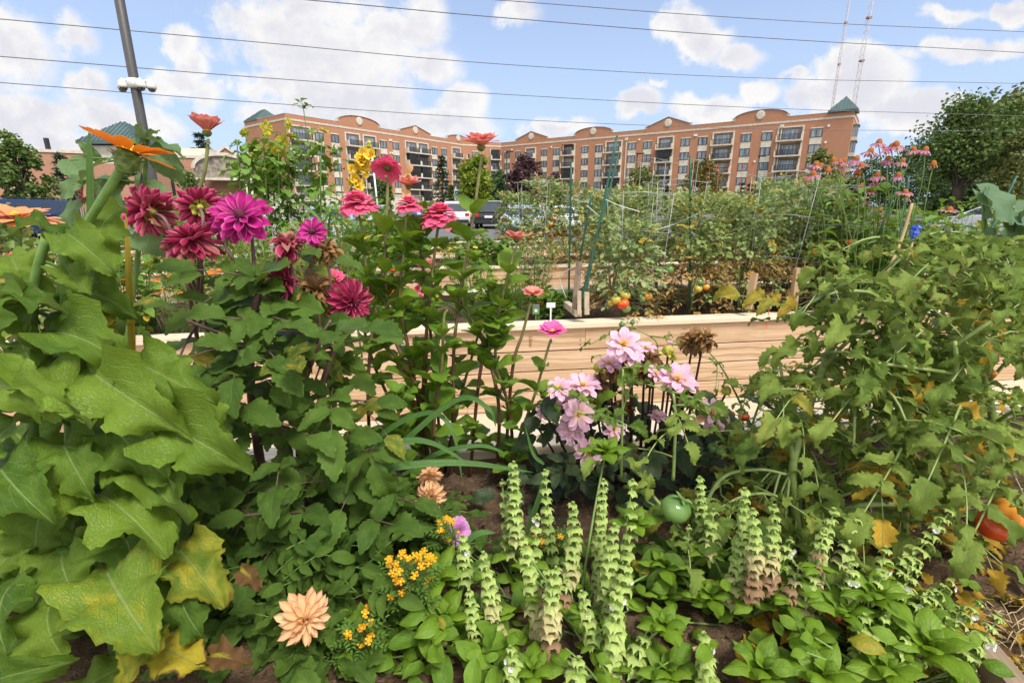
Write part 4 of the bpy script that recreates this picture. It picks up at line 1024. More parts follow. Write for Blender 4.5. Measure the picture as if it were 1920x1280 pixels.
def grey_sunflower():
    base = foot(230, 760, 1.25)
    o = thing('sunflower_plant', 'grey green sunflower without bloom, heart shaped leaves below the pavilion roof', 'flowering plant', base)
    st, lf = MB(), MB()
    stalk(st, [(232, 900, 1.25), (240, 640, 1.27), (262, 450, 1.3), (272, 330, 1.3), (275, 258, 1.3)], 6, (.009, .004))
    L = [(275, 265, 258, 232, 1), (275, 262, 345, 300, .9), (278, 275, 345, 320, .8), (272, 280, 230, 262, .9), (262, 290, 200, 300, 1.1), (270, 310, 268, 380, 1.5), (190, 305, 150, 345, 1.3), (250, 330, 190, 375, 1.2),
         (150, 340, 115, 375, 1.3), (240, 345, 185, 335, 1.1), (268, 350, 330, 390, 1.2), (185, 300, 145, 262, .9), (290, 300, 350, 338, 1), (140, 380, 150, 440, 1.4), (255, 400, 300, 440, 1.2), (240, 390, 190, 420, 1.3), (275, 258, 300, 245, .9),
         (255, 320, 215, 352, 1.4), (235, 420, 170, 470, 1.3), (262, 430, 320, 480, 1.2), (130, 300, 172, 345, 1.5), (205, 330, 225, 395, 1.5)]
    for bx, by, tx, ty, w in L:
        e = U(-.05, .05); b, t = at(bx, by, 1.28+e), at(tx, ty, 1.26+e+U(-.03, .03)); lf.leaf(rnd.choice(T_HEART), b, t, CAMUP+rdir()*.6, w*.62, (U(0, 1), 0, 0, 1))
        st.tube(bez((Vector((at(262, by, 1.29).x, 1.29, b.z))), (b+at(262, by, 1.29))/2+Vector((0, 0, .01)), b, 4), .0022, 5, cap=False)
    st.build('stem', S_GREEN, o); lf.build('leaves', M_GREY, o)
grey_sunflower()
def blade_plant(label, blades, base, mat=M_BLADE, name='blade_leaved_plant'):
    o = thing(name, label, 'plant', base)
    b = MB()
    for pts, w, ti in blades:
        P = spline([at(*p) for p in pts], 6); n = len(P); v, uv = [], []
        side0 = None
        for i, p in enumerate(P):
            d = (P[min(i+1, n-1)]-P[max(i-1, 0)]).normalized(); s = d.cross(Vector((p.x, p.y, p.z-H)).normalized()); s.normalize()
            s = (s+Vector((0, .35, 0))).normalized(); k = i/(n-1); ww = w*(min(1, .55+k*3))*(1-k**3)**.8+.0004; nn = s.cross(d).normalized()
            v += [tuple(p-s*ww), tuple(p+nn*ww*.45), tuple(p+s*ww)]; uv += [(0, k), (.5, k), (1, k)]
        f = [(i*3+j, i*3+j+1, i*3+4+j, i*3+3+j) for i in range(n-1) for j in (0, 1)]
        b.raw(v, f, uv, ti)
    b.build('leaves', mat, o); return o
G, Y = (.5, 0, 0, 1), (.5, .55, .1, 1)
blade_plant('upright pale green blade leaf beside the orange flower, with two more stems', [
    ([(172, 520, .98), (170, 400, .97), (168, 300, .96), (167, 245, .96)], .0062, (.9, 0, 0, 1)), ([(210, 700, 1.0), (214, 600, 1.0), (212, 520, 1.0), (208, 480, 1.0)], .006, G),
    ([(148, 640, .95), (142, 560, .95), (155, 470, .95), (150, 415, .95)], .011, G), ([(190, 660, 1.05), (182, 560, 1.02), (180, 500, 1.02), (205, 470, 1.0)], .012, G),
    ([(178, 700, 1.), (160, 600, 1.0), (140, 540, .95), (120, 520, .9)], .010, G)], foot(170, 700, 1.0))
blade_plant('long straight reddish tan blade standing before the faded dahlias', [([(250, 670, .95), (244, 580, .95), (240, 480, .96), (236, 400, .97)], .0062, (.2, .62, .25, 1))], foot(250, 760, .95))
blade_plant('arching narrow green blades over the soil in front of the near cap board', [
    ([(600, 1000, 1.2), (690, 840, 1.2), (790, 775, 1.2), (845, 800, 1.15), (868, 905, 1.1)], .0075, G), ([(560, 1010, 1.15), (700, 880, 1.15), (850, 752, 1.15), (915, 765, 1.1), (930, 800, 1.1)], .0075, G),
    ([(620, 880, 1.1), (740, 830, 1.1), (810, 830, 1.1), (880, 870, 1.05)], .008, G), ([(660, 890, 1.05), (780, 870, 1.05), (880, 868, 1.05), (1000, 885, 1.0)], .0088, (.8, 0, 0, 1)),
    ([(740, 900, 1.15), (820, 850, 1.12), (900, 835, 1.1), (950, 850, 1.08)], .006, G), ([(985, 1000, 1.1), (1005, 950, 1.1), (1020, 900, 1.1), (1022, 885, 1.1)], .007, G),
    ([(1020, 870, 1.0), (1000, 850, 1.02), (985, 800, 1.04)], .004, G), ([(860, 1030, .9), (895, 1000, .9), (930, 998, .9)], .0065, G)], foot(640, 980, 1.15))
# ---------------------------------------------------------------- burgundy dahlias
def dahlias():
    base = foot(545, 1010, 1.15)
    o = thing('dahlia_plant', 'big dahlia bush with burgundy and magenta blooms, some withered, on purple stems', 'flowering plant', base)
    st, lf, ls = MB(), MB(), MB()
    D = 1.15
    for pts, r in (([(570, 1060, 1.1), (565, 900, D), (558, 760, D), (556, 690, D), (575, 600, D)], (.0135, .007)), ([(520, 1060, 1.12), (490, 880, 1.15), (470, 720, 1.15), (474, 600, 1.13), (487, 540, 1.12)], (.0135, .0075)),
                   ([(470, 1020, 1.2), (440, 860, 1.2), (400, 700, 1.2), (384, 590, 1.2)], (.011, .006)), ([(590, 1040, 1.1), (640, 900, 1.12), (600, 760, 1.15), (625, 660, 1.15), (640, 620, 1.15)], (.010, .005)),
                   ([(384, 590, 1.2), (350, 640, 1.1), (330, 690, 1.0)], (.004, .002)), ([(474, 640, 1.14), (400, 620, 1.08), (350, 600, 1.05)], (.004, .003)), ([(558, 760, D), (600, 640, 1.1), (620, 600, 1.1)], (.004, .003))):
        stalk(st, pts, 6, r)
    heads = [(285, 397, 56, (-.80, .35, .25), 1, .45, (384, 590)), (375, 388, 46, (-.45, .70, .35), 1, 0, (372, 560)), (455, 410, 60, (.10, -.72, .55), 2, 0, (487, 560)), (362, 455, 60, (-.1, -.15, 1), 1, .62, (384, 590)),
             (587, 436, 31, (.15, -.85, .35), 2, 0, (566, 560)), (527, 530, 42, (.35, .7, .1), 1, .1, (520, 600)), (655, 566, 47, (.75, -.35, -.05), 1, .35, (628, 650)), (430, 425, 40, (-.1, .5, .5), 2, .1, (487, 560))]
    for px, py, r, ax, kind, age, ft in heads:
        d = D+U(-.03, .03); c = at(px, py, d); R_ = r/804*.80
        z = Vector(ax).normalized()
        stalk(st, [(ft[0], ft[1], D), ((ft[0]+px)/2+4, (ft[1]+py)/2+12, D+.01), ], 2, (.0042, .004))
        P = spline([at(*ft, D), at(ft[0]*.7+px*.3, ft[1]*.7+py*.3, D), c-z*.05-Vector((0, 0, .015)), c-z*.01], 6); st.tube(P, [.0045, .0036], 8)
        dahlia_head(o, c, ax, R_*(1.2 if px == 655 else 1.), P_BURG if kind == 1 else P_MAG, age, full=.5 if r < 35 else .7 if kind == 2 else 1., wide=1.35 if kind == 2 else 1.)
    for px, py, r, ax, m, ft in ((540, 470, 34, (.05, -.1, 1), P_BURG, (555, 580)), (612, 478, 27, (0, -.3, 1), P_BROWN, (618, 560)), (590, 552, 30, (.2, -.3, .8), P_BROWN, (600, 640)), (330, 470, 24, (-.6, 0, .4), P_BURG, (368, 545)), (590, 1000, 18, (.3, -.6, -.3), P_BROWN, (575, 960))):
        c = at(px, py, D); P = spline([at(*ft, D), (at(*ft, D)+c)/2+Vector((.005, 0, 0)), c-Vector((0, 0, .012))], 6); st.tube(P, [.004, .0032], 8)
        dead_head(o, c, ax, r/804*.85, m, 64)
    for px, py, r, ft in ((567, 645, 13, (558, 720)), (603, 680, 9, (560, 760)), (582, 668, 6, (560, 760)), (446, 925, 8, (460, 960))):
        c = at(px, py, D-.03); st.tube(spline([at(*ft, D), (at(*ft, D)+c)/2+Vector((.01, -.01, 0)), c], 5), [.003, .002], 6); bud(o, c, (.1, -.4, 1), r/804)
    hero = [(487, 540, 425, 520, .95), (487, 540, 540, 500, 1.0), (487, 545, 530, 545, .8), (480, 560, 412, 590, .9), (490, 580, 560, 610, .95), (470, 620, 370, 590, .9), (480, 610, 420, 650, .9), (395, 570, 335, 560, 1), (385, 590, 430, 560, .9),
            (350, 600, 280, 580, 1.2), (380, 640, 300, 670, 1), (540, 570, 600, 585, 1), (560, 700, 470, 710, 1), (440, 560, 455, 620, 1), (600, 620, 650, 600, .9), (560, 650, 530, 720, 1), (470, 700, 400, 720, 1), (480, 720, 530, 780, 1)]
    for bx, by, tx, ty, w in hero:
        b = at(bx, by, D); t = at(tx, ty, D-.06); lf.leaf(rnd.choice(T_DAHL), b, b+(t-b)*1.15, CAMUP+rdir()*.4, w*1.05, (U(0, 1), 0, 0, 1))
    r2 = random.Random(8)
    def inside(px, py):                                       # the bush's outline in plan and elevation
        w = 52+62*min(1, max(0, (py-500)/150))+115*min(1, max(0, (py-700)/190)); cx = 500+.02*(py-500)
        return abs(px-cx) < w*(1.08 if px < cx else 1.12) and py < 1150-abs(px-540)*.35
    k = 0
    while k < 215:
        px, py = r2.uniform(270, 800), r2.uniform(480, 1160)
        if not inside(px, py): continue
        if py < 600 and r2.random() < .55: continue
        if px > 640 and r2.random() < .4: continue
        k += 1
        d = r2.choice((r2.uniform(.93, 1.1), r2.uniform(1.08, 1.38))) if py > 620 else r2.uniform(1.08, 1.3)
        b = at(px, py, d+.02); a = r2.uniform(0, 6.3); L = r2.uniform(.10, .17)
        t = b+Vector((math.cos(a)*L, -.05+math.sin(a)*L*.4, r2.uniform(-.06, .05)))
        compound(lf, ls, b, t, CAMUP+rdir()*.3, r2.choice((1, 1, 2)), r2.uniform(.054, .086), T_DAHL, .98, tint=(r2.random(), .0 if r2.random() < .93 else .4, 0, 1))
    st.build('stem', S_PURPLE, o); lf.build('leaves', M_DAHL, o); ls.build('leaf_stalk', S_PURPLE, o)
dahlias()
# ---------------------------------------------------------------- zinnias, each stem its own plant
def zinnia(label, px, py, r, kind, ax, way, mat=P_PINK, D=1.36, rows=6, leaves=True, feet=(870, 900), gl=(.04, .062)):
    """way: photo points down the stem from below the head; the foot stands on the soil."""
    c = at(px, py, D); z = Vector(ax).normalized(); ft = foot(*feet, D+U(.02, .12))
    o = thing('zinnia_plant', label, 'flowering plant', ft)
    P = [ft] + [at(*w, D) for w in way[::-1]] + [c-z*.03]
    S = spline(P, 8); st = MB(); st.tube(S, [.0058-(.0058-.0032)*i/(len(S)-1) for i in range(len(S))], 8); st.build('stem', S_ZIN, o)
    rr = r/925*(D*CP+(H-c.z)*SP)
    if kind == 'double': zinnia_head(o, c, ax, rr, mat, rows)
    elif kind == 'single': single_head(o, c, ax, rr, mat, 15, 20, 2, cr=.17)
    elif kind == 'cup': single_head(o, c, ax, rr, mat, 15, 44, 2, cr=.17, w=1.5)
    elif kind == 'old':
        f = single_head(o, c, ax, rr, mat, 15, 25, 2, C_RUST, cr=.26, ch=.75)
        b = MB(); ring(b, c+z*rr*.72, ax, 12, rr*.12, rr*.14, 20, P_ZIN, 1.2); b.build('floret_ring', P_YEL, f)
        b = MB(); b.leaf(P_DRY[0], c-z*.01, c+Vector((-.012, -.02, -.04)), (0, -1, 0), 1.9, (.5, .2, 0, 1)); b.leaf(P_DRY[2], c+z*rr*.8, c+z*rr*.8+Vector((.01, -.01, .028)), (0, -1, 0), 2., (.5, .1, 0, 1)); b.build('dead_petal', P_PEACH, f)
    if leaves:
        lf = MB(); n = len(S); step = max(3, int(n/12)); a = U(0, 3)
        for i in range(3, n-int(n*.30), step):
            p = S[i]; a += 1.57+U(-.3, .3)
            for s in (0, math.pi):
                d = Vector((math.cos(a+s), math.sin(a+s)*.8, U(.05, .75))).normalized()
                L = U(*gl)*1.68
                lf.leaf(rnd.choice(T_OVATE), p, p+d*L, Vector((0, 0, 1))-d*d.z+rdir()*.25, U(1.0, 1.25), (U(0, 1), 0, 0, 1))
            if U(0, 1) < .45:                                   # side shoot with a small pair
                d = Vector((math.cos(a+.7), math.sin(a+.7)*.7, 1.1)).normalized(); q = p+d*U(.04, .08); st2 = MB()
                for s in (0, math.pi, 1.57, 4.7):
                    e = Vector((math.cos(a+s), math.sin(a+s), U(.5, 1.1))).normalized(); lf.leaf(rnd.choice(T_OVATE), q, q+e*U(.03, .055), Vector((0, 0, 1))+rdir()*.2, 1.05, (U(.3, 1), 0, 0, 1))
                lf.leaf(T_BLADE[0], p, q, (1, 0, 0), 1.2, (.6, 0, 0, 1))
        lf.build('leaves', M_ZIN, o)
    return o
zinnia('full pink zinnia tilted up, below the yellow gladiolus', 670, 384, 37, 'double', (.0, -.25, 1), [(678, 430), (690, 520), (722, 640), (768, 730)], feet=(800, 880))
zinnia('pink zinnia seen from underneath against the brick building', 727, 315, 28, 'double', (.05, .62, .62), [(727, 345), (724, 430), (722, 500), (735, 620), (790, 760)], feet=(805, 880), rows=5)
zinnia('ageing coral zinnia with a rusty cone, yellow ring and a dangling dead petal', 766, 349, 27, 'old', (.0, -.1, 1), [(768, 375), (772, 420), (790, 480), (800, 600), (800, 760)], P_CORAL, feet=(825, 890), D=1.42)
zinnia('small full pink zinnia just below the ageing coral one', 766, 385, 27, 'double', (.05, -.15, 1), [(762, 410), (757, 480), (750, 570), (775, 700)], feet=(810, 890), rows=5)
zinnia('largest full pink zinnia, in front of the white parked car', 825, 407, 37, 'double', (.05, -.22, 1), [(820, 435), (808, 540), (795, 690)], feet=(790, 890))
zinnia('tallest coral zinnia, its flat bloom above the junction of the brick wings', 902, 274, 37, 'single', (.0, -.05, 1), [(902, 300), (890, 390), (872, 500), (852, 640), (850, 760)], P_CORAL, feet=(845, 900), rows=3)
zinnia('coral zinnia with an open bloom in front of the far cap board', 968, 449, 26, 'single', (.0, .05, 1), [(965, 470), (945, 545), (925, 625), (900, 700)], P_CORAL, feet=(880, 890))
zinnia('low coral zinnia half hidden among green leaves left of the second bed', 797, 499, 20, 'single', (.1, -.4, 1), [(800, 520), (805, 600)], P_CORAL, feet=(830, 890), D=1.5)
zinnia('small coral zinnia over the cap board beside the white plant tag', 998, 551, 21, 'single', (.1, -.2, 1), [(993, 575), (980, 625), (960, 700)], P_CORAL, feet=(945, 880), leaves=False)
zinnia('bright hot pink zinnia leaning over the timber boards', 1035, 624, 28, 'single', (.05, -.25, 1), [(1030, 645), (1004, 735), (970, 830), (960, 870)], P_HOT, feet=(955, 900), gl=(.03, .05))
zinnia('coral zinnia held high at the left, cup shaped, beside the conifer', 388, 247, 37, 'cup', (.05, .05, 1), [(390, 265), (384, 320), (368, 375), (352, 430), (350, 520)], P_CORAL, feet=(420, 900), D=1.25, leaves=False)
zinnia('leafy zinnia stem with a dried dark red bud head', 873, 472, 11, 'none', (0, 0, 1), [(872, 490), (866, 560), (905, 640), (935, 760)], feet=(930, 890))
zinnia('leafy green zinnia stem without bloom at the right of the clump', 950, 560, 10, 'none', (0, 0, 1), [(935, 590), (930, 680), (955, 770)], feet=(965, 890))
zinnia('leafy green zinnia stem without bloom left of the largest pink zinnia', 720, 470, 10, 'none', (0, 0, 1), [(715, 520), (700, 600), (690, 740)], feet=(700, 920))
zinnia('small crimson zinnia on a stem between two dahlias', 622, 526, 25, 'single', (.1, -.5, .9), [(622, 550), (615, 620), (640, 720)], P_RED if False else P_PINK, feet=(680, 930), D=1.28)
zinnia('leafy zinnia stem without bloom under the full pink zinnia', 690, 560, 10, 'none', (0, 0, 1), [(680, 600), (700, 680), (735, 770)], feet=(745, 900), D=1.44)
zinnia('leafy zinnia stem without bloom in the thick of the clump', 838, 560, 10, 'none', (0, 0, 1), [(832, 600), (828, 690), (815, 780)], feet=(805, 895), D=1.30)
zinnia('leafy zinnia stem without bloom below the tallest coral zinnia', 900, 590, 10, 'none', (0, 0, 1), [(893, 640), (870, 720), (850, 800)], feet=(835, 890), D=1.42)
zinnia('short leafy zinnia stem by the arching green blades', 760, 700, 10, 'none', (0, 0, 1), [(755, 730), (745, 790), (735, 850)], feet=(730, 930), D=1.25)
# ---------------------------------------------------------------- pale pink dahlias
def pink_dahlias():
    base = foot(1170, 930, 1.32); D = 1.32
    o = thing('dahlia_plant', 'dark leaved dahlia with pale pink yellow centred blooms and brown dead heads by the boards', 'flowering plant', base)
    st, lf, ls = MB(), MB(), MB(); K = 656.
    fl = [(1168, 647, 33, (.0, -.75, .65), .8), (1183, 666, 27, (.25, -.5, .8), .7), (1210, 653, 20, (.1, -.1, 1), .6), (1142, 682, 24, (-.1, -.3, 1), 1), (1049, 729, 24, (-.2, -.5, .85), .9), (1092, 725, 33, (.05, -.35, 1), 1), (1061, 756, 25, (-.2, -.75, .5), 1),
          (1020, 771, 18, (-.4, -.5, .6), .8), (1085, 776, 31, (.1, -.9, .35), .6), (1070, 803, 27, (-.1, -.7, .3), 1), (1102, 848, 30, (.1, -.8, .3), 1), (1150, 805, 24, (.3, -.7, .6), 1), (1268, 713, 37, (.05, -.45, .9), 1), (1232, 781, 18, (.1, -.3, 1), .7),
          (1228, 700, 18, (.3, -.5, .7), 1), (1334, 776, 34, (.25, -.6, .6), 1)]
    root = at(1180, 900, D); root.z = SOIL+.08
    for k in range(4):
        e = at(1090+k*70, 850, D); st.tube(bez(base+Vector((0, 0, 0)), (base+e)/2+Vector((0, 0, .03)), e, 6), [.009, .005], 8)
    def stk(c, px, py):
        q = at(1180+(px-1180)*.72, max(py+85, 845), D+.02); st.tube(bez(q, (q+c)/2+Vector((.004, .01, .0)), c-Vector((0, 0, .006)), 7), [.0042, .003], 7)
    for i, (px, py, r, ax, full) in enumerate(fl):
        d = D-.06+U(-.06, .04); c = at(px, py, d); z = Vector(ax).normalized(); R_ = r/K*.86; b = MB()
        w = .45 if i == 15 else 0.
        for k, (n, l, e) in enumerate(((8, 1., 2-20*w), (7, .90, 20), (6, .62, 38), (5, .42, 58))):
            if k >= (4 if i == 15 else 3)*full: break
            ring(b, c, ax, n, R_*.12, R_*l*1.08, e, P_DAHS, .92, h=R_*.05*k, a0=k*.4, ej=10, tint=rt(.9*w-.15*k, .15))
        fo = b.build('flower', P_LILAC if i != 15 else P_VIOLET if False else P_LILAC, o)
        q = MB(); ring(q, c, ax, 12, R_*.04, R_*.26, 68, P_DAHS, 1.1, h=R_*.05, tint=(1, 0, 0, 1)); ring(q, c, ax, 7, R_*.02, R_*.24, 82, P_DAHS, 1.2, h=R_*.05); q.build('flower_centre', P_YEL, fo)
        q = MB(); q.lathe(c-z*R_*.2, [(R_*.08, 0), (R_*.24, R_*.1), (R_*.2, R_*.22)], 10, ax); ring(q, c-z*.002, ax, 6, R_*.12, R_*.3, -20, T_SMALL, 1.5); q.build('calyx', C_GREEN, fo)
        stk(c-z*R_*.15, px, py)
    for px, py, r, ax in ((1150, 692, 26, (0, -.4, 1)), (1208, 697, 32, (.1, -.4, 1)), (1112, 737, 32, (.1, -.3, .8)), (1298, 648, 22, (-.2, -.2, 1)), (1318, 642, 24, (.3, -.2, 1)), (1172, 852, 26, (.2, -.5, .5)), (1283, 742, 26, (.3, -.3, .6)), (1168, 768, 18, (0, 0, 1)), (1222, 676, 13, (0, 0, 1))):
        c = at(px, py, D+U(-.02, .05)); dead_head(o, c, ax, r/K, None, 72); stk(c, px, py)
    for px, py, r, tipm in ((1253, 656, 11, P_LILAC), (1123, 688, 10, P_YEL), (1262, 669, 7, None), (1010, 800, 5, None), (1362, 732, 9, None), (1185, 706, 6, None)):
        c = at(px, py, D); bud(o, c, (.1, -.1, 1), r/K, C_YG, tipm); stk(c, px, py)
    r2 = random.Random(17); k = 0
    while k < 165:
        px, py = r2.uniform(985, 1400), r2.uniform(735, 1010)
        if py < 820-abs(px-1190)*.05+ (0 if abs(px-1190) < 120 else 40) and r2.random() < .45: continue
        k += 1; d = r2.uniform(1.24, 1.55); b = at(px, py, d); a = r2.uniform(0, 6.3); L = r2.uniform(.05, .10)
        t = b+Vector((math.cos(a)*L, -.03+math.sin(a)*L*.5, r2.uniform(-.03, .03)))
        compound(lf, ls, b, t, CAMUP+rdir()*.35, r2.choice((1, 1, 2)), r2.uniform(.04, .068), T_DAHL, 1.05, tint=(r2.random(), 0, 0, 1))
    for bx, by, tx, ty in ((1185, 705, 1170, 680), (1110, 745, 1085, 760), (1035, 755, 1043, 780), (1120, 770, 1150, 745), (1190, 690, 1165, 715)):
        b, t = at(bx, by, 1.26), at(tx, ty, 1.23); lf.leaf(rnd.choice(T_DAHL), b, b+(t-b)*1.3, CAMUP, 1.1, (.9, 0, 0, 1), m=1)
    st.build('stem', S_MAROON, o); lf.build('leaves', [M_DARKL, M_ZIN], o); ls.build('leaf_stalk', S_MAROON, o)
pink_dahlias()
# ---------------------------------------------------------------- single blooms low in the bed
def low_bloom(label, px, py, r, ax, mat, D, kind='dahlia', age=.4, name='low_dahlia'):
    c = at(px, py, D); ft = foot(px+U(-15, 15), py+40, D+.08); o = thing(name, label, 'flowering plant', ft)
    st = MB(); z = Vector(ax).normalized(); q = ft.copy(); st.tube(spline([ft, Vector((ft.x, ft.y, (ft.z+c.z)/2)), c-z*.035, c-z*.008], 6), [.0045, .0035], 7); st.build('stem', S_GREEN, o)
    rr = r/925*(D*CP+(H-c.z)*SP)
    if kind == 'dahlia': dahlia_head(o, c, ax, rr, mat, age, back=C_GREEN, cen=False)
    else: single_head(o, c, ax, rr, mat, 18, 12, 3, w=1.6, tpl=P_RUF if False else P_DAHS, cr=.15)
    lf = MB(); ls = MB()
    for k in range(7):
        a = U(0, 6.3); b = ft+(c-ft)*U(.15, .7); compound(lf, ls, b, b+Vector((math.cos(a)*.09, math.sin(a)*.07, U(-.01, .05))), (0, 0, 1), 2, .045, T_DAHL, .9)
    lf.build('leaves', M_DAHL, o); ls.build('leaf_stalk', S_GREEN, o)
low_bloom('large peach dahlia past its prime low down near the bottom edge', 568, 1160, 46, (.6, -.62, .3), P_PEACH, .71, age=.7)
low_bloom('peach dahlia drooping by the soil path', 808, 928, 27, (-.1, -.75, .1), P_PEACH, 1.02, age=.5)
low_bloom('second peach dahlia, mostly behind a leaf above the drooping one', 806, 893, 22, (-.2, -.3, .9), P_PEACH, 1.1, age=.45)
low_bloom('ruffled violet pink bloom by the tiny yellow marigolds', 856, 996, 27, (.55, -.65, .3), P_VIOLET, .98, kind='single', name='violet_flower')
def fern_leaf(lf, b, t, n=6, L=.012):
    b, t = Vector(b), Vector(t); d = (t-b); y = d.normalized(); x = y.cross(Vector((0, 0, 1))).normalized()
    for k in range(n):
        p = b+d*((k+.5)/n)
        for s in (-1, 1): lf.leaf(rnd.choice(T_SMALL), p, p+(x*s+y*.6)*L*(1.2-.5*k/n), (0, 0, 1), .8)
    lf.leaf(T_SMALL[0], t, t+y*L, (0, 0, 1), .8)
def signet(label, region, nflow, D, nst=26):
    (x0, x1, y0, y1) = region; ft = foot((x0+x1)/2, y1+60, D+.05); o = thing('signet_marigold', label, 'flowering plant', ft)
    st, lf = MB(), MB(); tops = []
    for k in range(nflow):
        px, py = U(x0, x1), U(y0, y1)+8*abs(U(-1, 1)); c = at(px, py, D+U(-.07, .07)); b = ft+Vector((U(-.04, .04), U(-.03, .03), U(0, .05)))
        st.tube(bez(b, (b+c)/2+Vector((U(-.02, .02), 0, .02)), c, 5), [.0014, .0009], 4, cap=False)
        f = MB(); ax = Vector((U(-.5, .5), U(-.9, -.1), 1)); ring(f, c, ax, 5, .001, .0070, 8, P_ZIN, 1.8, ej=22); fo = f.build('flower', P_SIGNET, o); dome(c, ax, .003, .003, C_YEL, 'flower_centre', fo, 6)
        for j in range(5):
            p = b+(c-b)*U(.15, .85); a = U(0, 6.3); fern_leaf(lf, p, p+Vector((math.cos(a)*.035, math.sin(a)*.03, U(-.005, .02))), 4, .011)
    st.build('stem', S_PURPLE, o); lf.build('leaves', M_FRESH, o)
signet('cluster of tiny bright yellow signet marigold flowers beside basil leaves', (724, 812, 1030, 1115), 74, .80)
signet('sparse signet marigold sprigs lower down by the bare soil', (648, 700, 1130, 1215), 14, .74)
signet('signet marigold sprigs showing behind the basil spikes', (985, 1095, 990, 1075), 26, 1.0)
signet('a few yellow signet marigold flowers beside the violet bloom', (824, 850, 965, 1052), 14, .93)
# ---------------------------------------------------------------- filler foliage low in the front bed
def bushy(name, label, region, n, D, tpl, mat, L, pairs=2, lw=.9, stemmat=S_GREEN, simple=False, cat='plant', density=None, tint_y=0., zspread=.05, group=None):
    x0, x1, y0, y1 = region; d0, d1 = D; ft = foot((x0+x1)/2, (y0+y1)/2, (d0+d1)/2)
    o = thing(name, label, cat, ft, group); lf, ls = MB(), MB()
    for k in range(n):
        px, py = U(x0, x1), U(y0, y1); d = U(d0, d1); b = at(px, py, d)
        if b.z < SOIL+.01: b.z = SOIL+U(.01, .06)
        a = U(0, 6.3); l = U(*L); tt = (U(0, 1), tint_y if U(0, 1) < .3 else 0, 0, 1)
        if simple: lf.leaf(rnd.choice(tpl), b, b+Vector((math.cos(a)*l, math.sin(a)*l*.7-.02, U(-zspread, zspread))), CAMUP+rdir()*.35, lw, tt)
        else: compound(lf, ls, b, b+Vector((math.cos(a)*l, math.sin(a)*l*.7, U(-zspread, zspread))), CAMUP+rdir()*.3, pairs, l*.5, tpl, lw, tint=tt)
        if k % 4 == 0: ls.tube(bez(ft+Vector((U(-.05, .05), U(-.05, .05), 0)), (ft+b)/2+Vector((0, 0, .03)), b, 5), [.003, .0015], 5, cap=False)
    lf.build('leaves', mat, o); ls.build('stem', stemmat, o); return o
bushy('marigold_foliage', 'low dark ferny foliage around the large peach dahlia', (400, 690, 1020, 1280), 120, (.80, 1.02), T_OVATE, M_DAHL, (.06, .10), 2, .85)
bushy('marigold_foliage', 'low leafy growth between the dahlia bush and the yellow marigolds', (600, 800, 930, 1120), 75, (1.0, 1.2), T_OVATE, M_DAHL, (.05, .09), 2, .8)
bushy('weed_clump', 'broad dark weed leaves at the bottom edge left of the basil', (350, 700, 1215, 1320), 40, (.70, .84), T_DAHL, M_DAHL, (.06, .10), simple=True, lw=1.)
bushy('weed_clump', 'small bright weeds on the bare soil below the yellow marigolds', (640, 960, 1190, 1300), 60, (.70, .84), T_OVATE, M_ZIN, (.03, .06), simple=True, lw=1.)
bushy('weed_clump', 'low weeds between the basil spikes and the soil strip', (860, 1060, 1060, 1180), 40, (.86, 1.04), T_LANCE, M_FRESH, (.03, .06), simple=True, lw=1.2)
bushy('weed_clump', 'low green growth under the green tomato', (1200, 1420, 1000, 1120), 70, (.88, 1.08), T_OVATE, M_DAHL, (.03, .06), simple=True, lw=1.)
# ---------------------------------------------------------------- basil
def whorl_tpl(n=6, seed=0):
    """One whorl of cupped, scalloped calyces round the stalk (axis +Z, radius about 1)."""
    r = random.Random(seed); b = MB()
    for k in range(n):
        a = 6.283*k/n+r.uniform(-.15, .15); ca, sa = math.cos(a), math.sin(a); v, uv = [], []; dz = r.uniform(-.22, .2); sl = r.uniform(.74, 1.2)
        for i in range(4):
            q = i/3; rad = .12+.92*q*sl; z = .30*math.sin(q*2.2)+dz*q-.42*q*q
            for j in range(-2, 3):
                w = j/2*(.10+.50*math.sin(min(1, q*1.15)*1.9)); zz = z-.34*abs(j/2)**2*q + (.12 if i == 3 and j % 2 else 0)
                v.append((ca*rad-sa*w, sa*rad+ca*w, zz)); uv.append(((j/2+1)/2, q))
        b.raw(v, [(i*5+j, i*5+j+1, i*5+j+6, i*5+j+5) for i in range(3) for j in range(4)], uv)
    return dict(v=np.concatenate(b.v), uv=np.concatenate(b.uv), q=np.concatenate(b.q), tr=np.zeros((0, 3), int))
WH = [whorl_tpl(5+s % 3, s) for s in range(9)]
def spike_mat():
    t = NT('basil_calyx'); ti = t.tint(); uv = t.n('ShaderNodeSeparateXYZ', {0: t.uv()}).outputs; n = t.noise(t.pos(), 60., 3)
    c = t.mix(ti[0], (.20, .32, .05), (.40, .51, .13)); c = t.mix(t.ss(uv[1], .25, 1., 0., .45), c, (.50, .58, .22))
    y = t.math('ADD', ti[1], t.math('MULTIPLY', t.math('SUBTRACT', n, .5), .5)); c = t.mix(t.ss(y, .15, .5), c, (.52, .46, .22)); c = t.mix(t.ss(y, .62, .85), c, (.30, .18, .10))
    st = t.ss(t.math('ABSOLUTE', t.math('SUBTRACT', uv[0], .5)), 0, .12, .35, 0.); c = t.mix(st, c, (.14, .22, .05))
    return t.bsdf(c, .6, .2, t.bump(n, .3, .002), .25)
M_SPIKE = spike_mat()
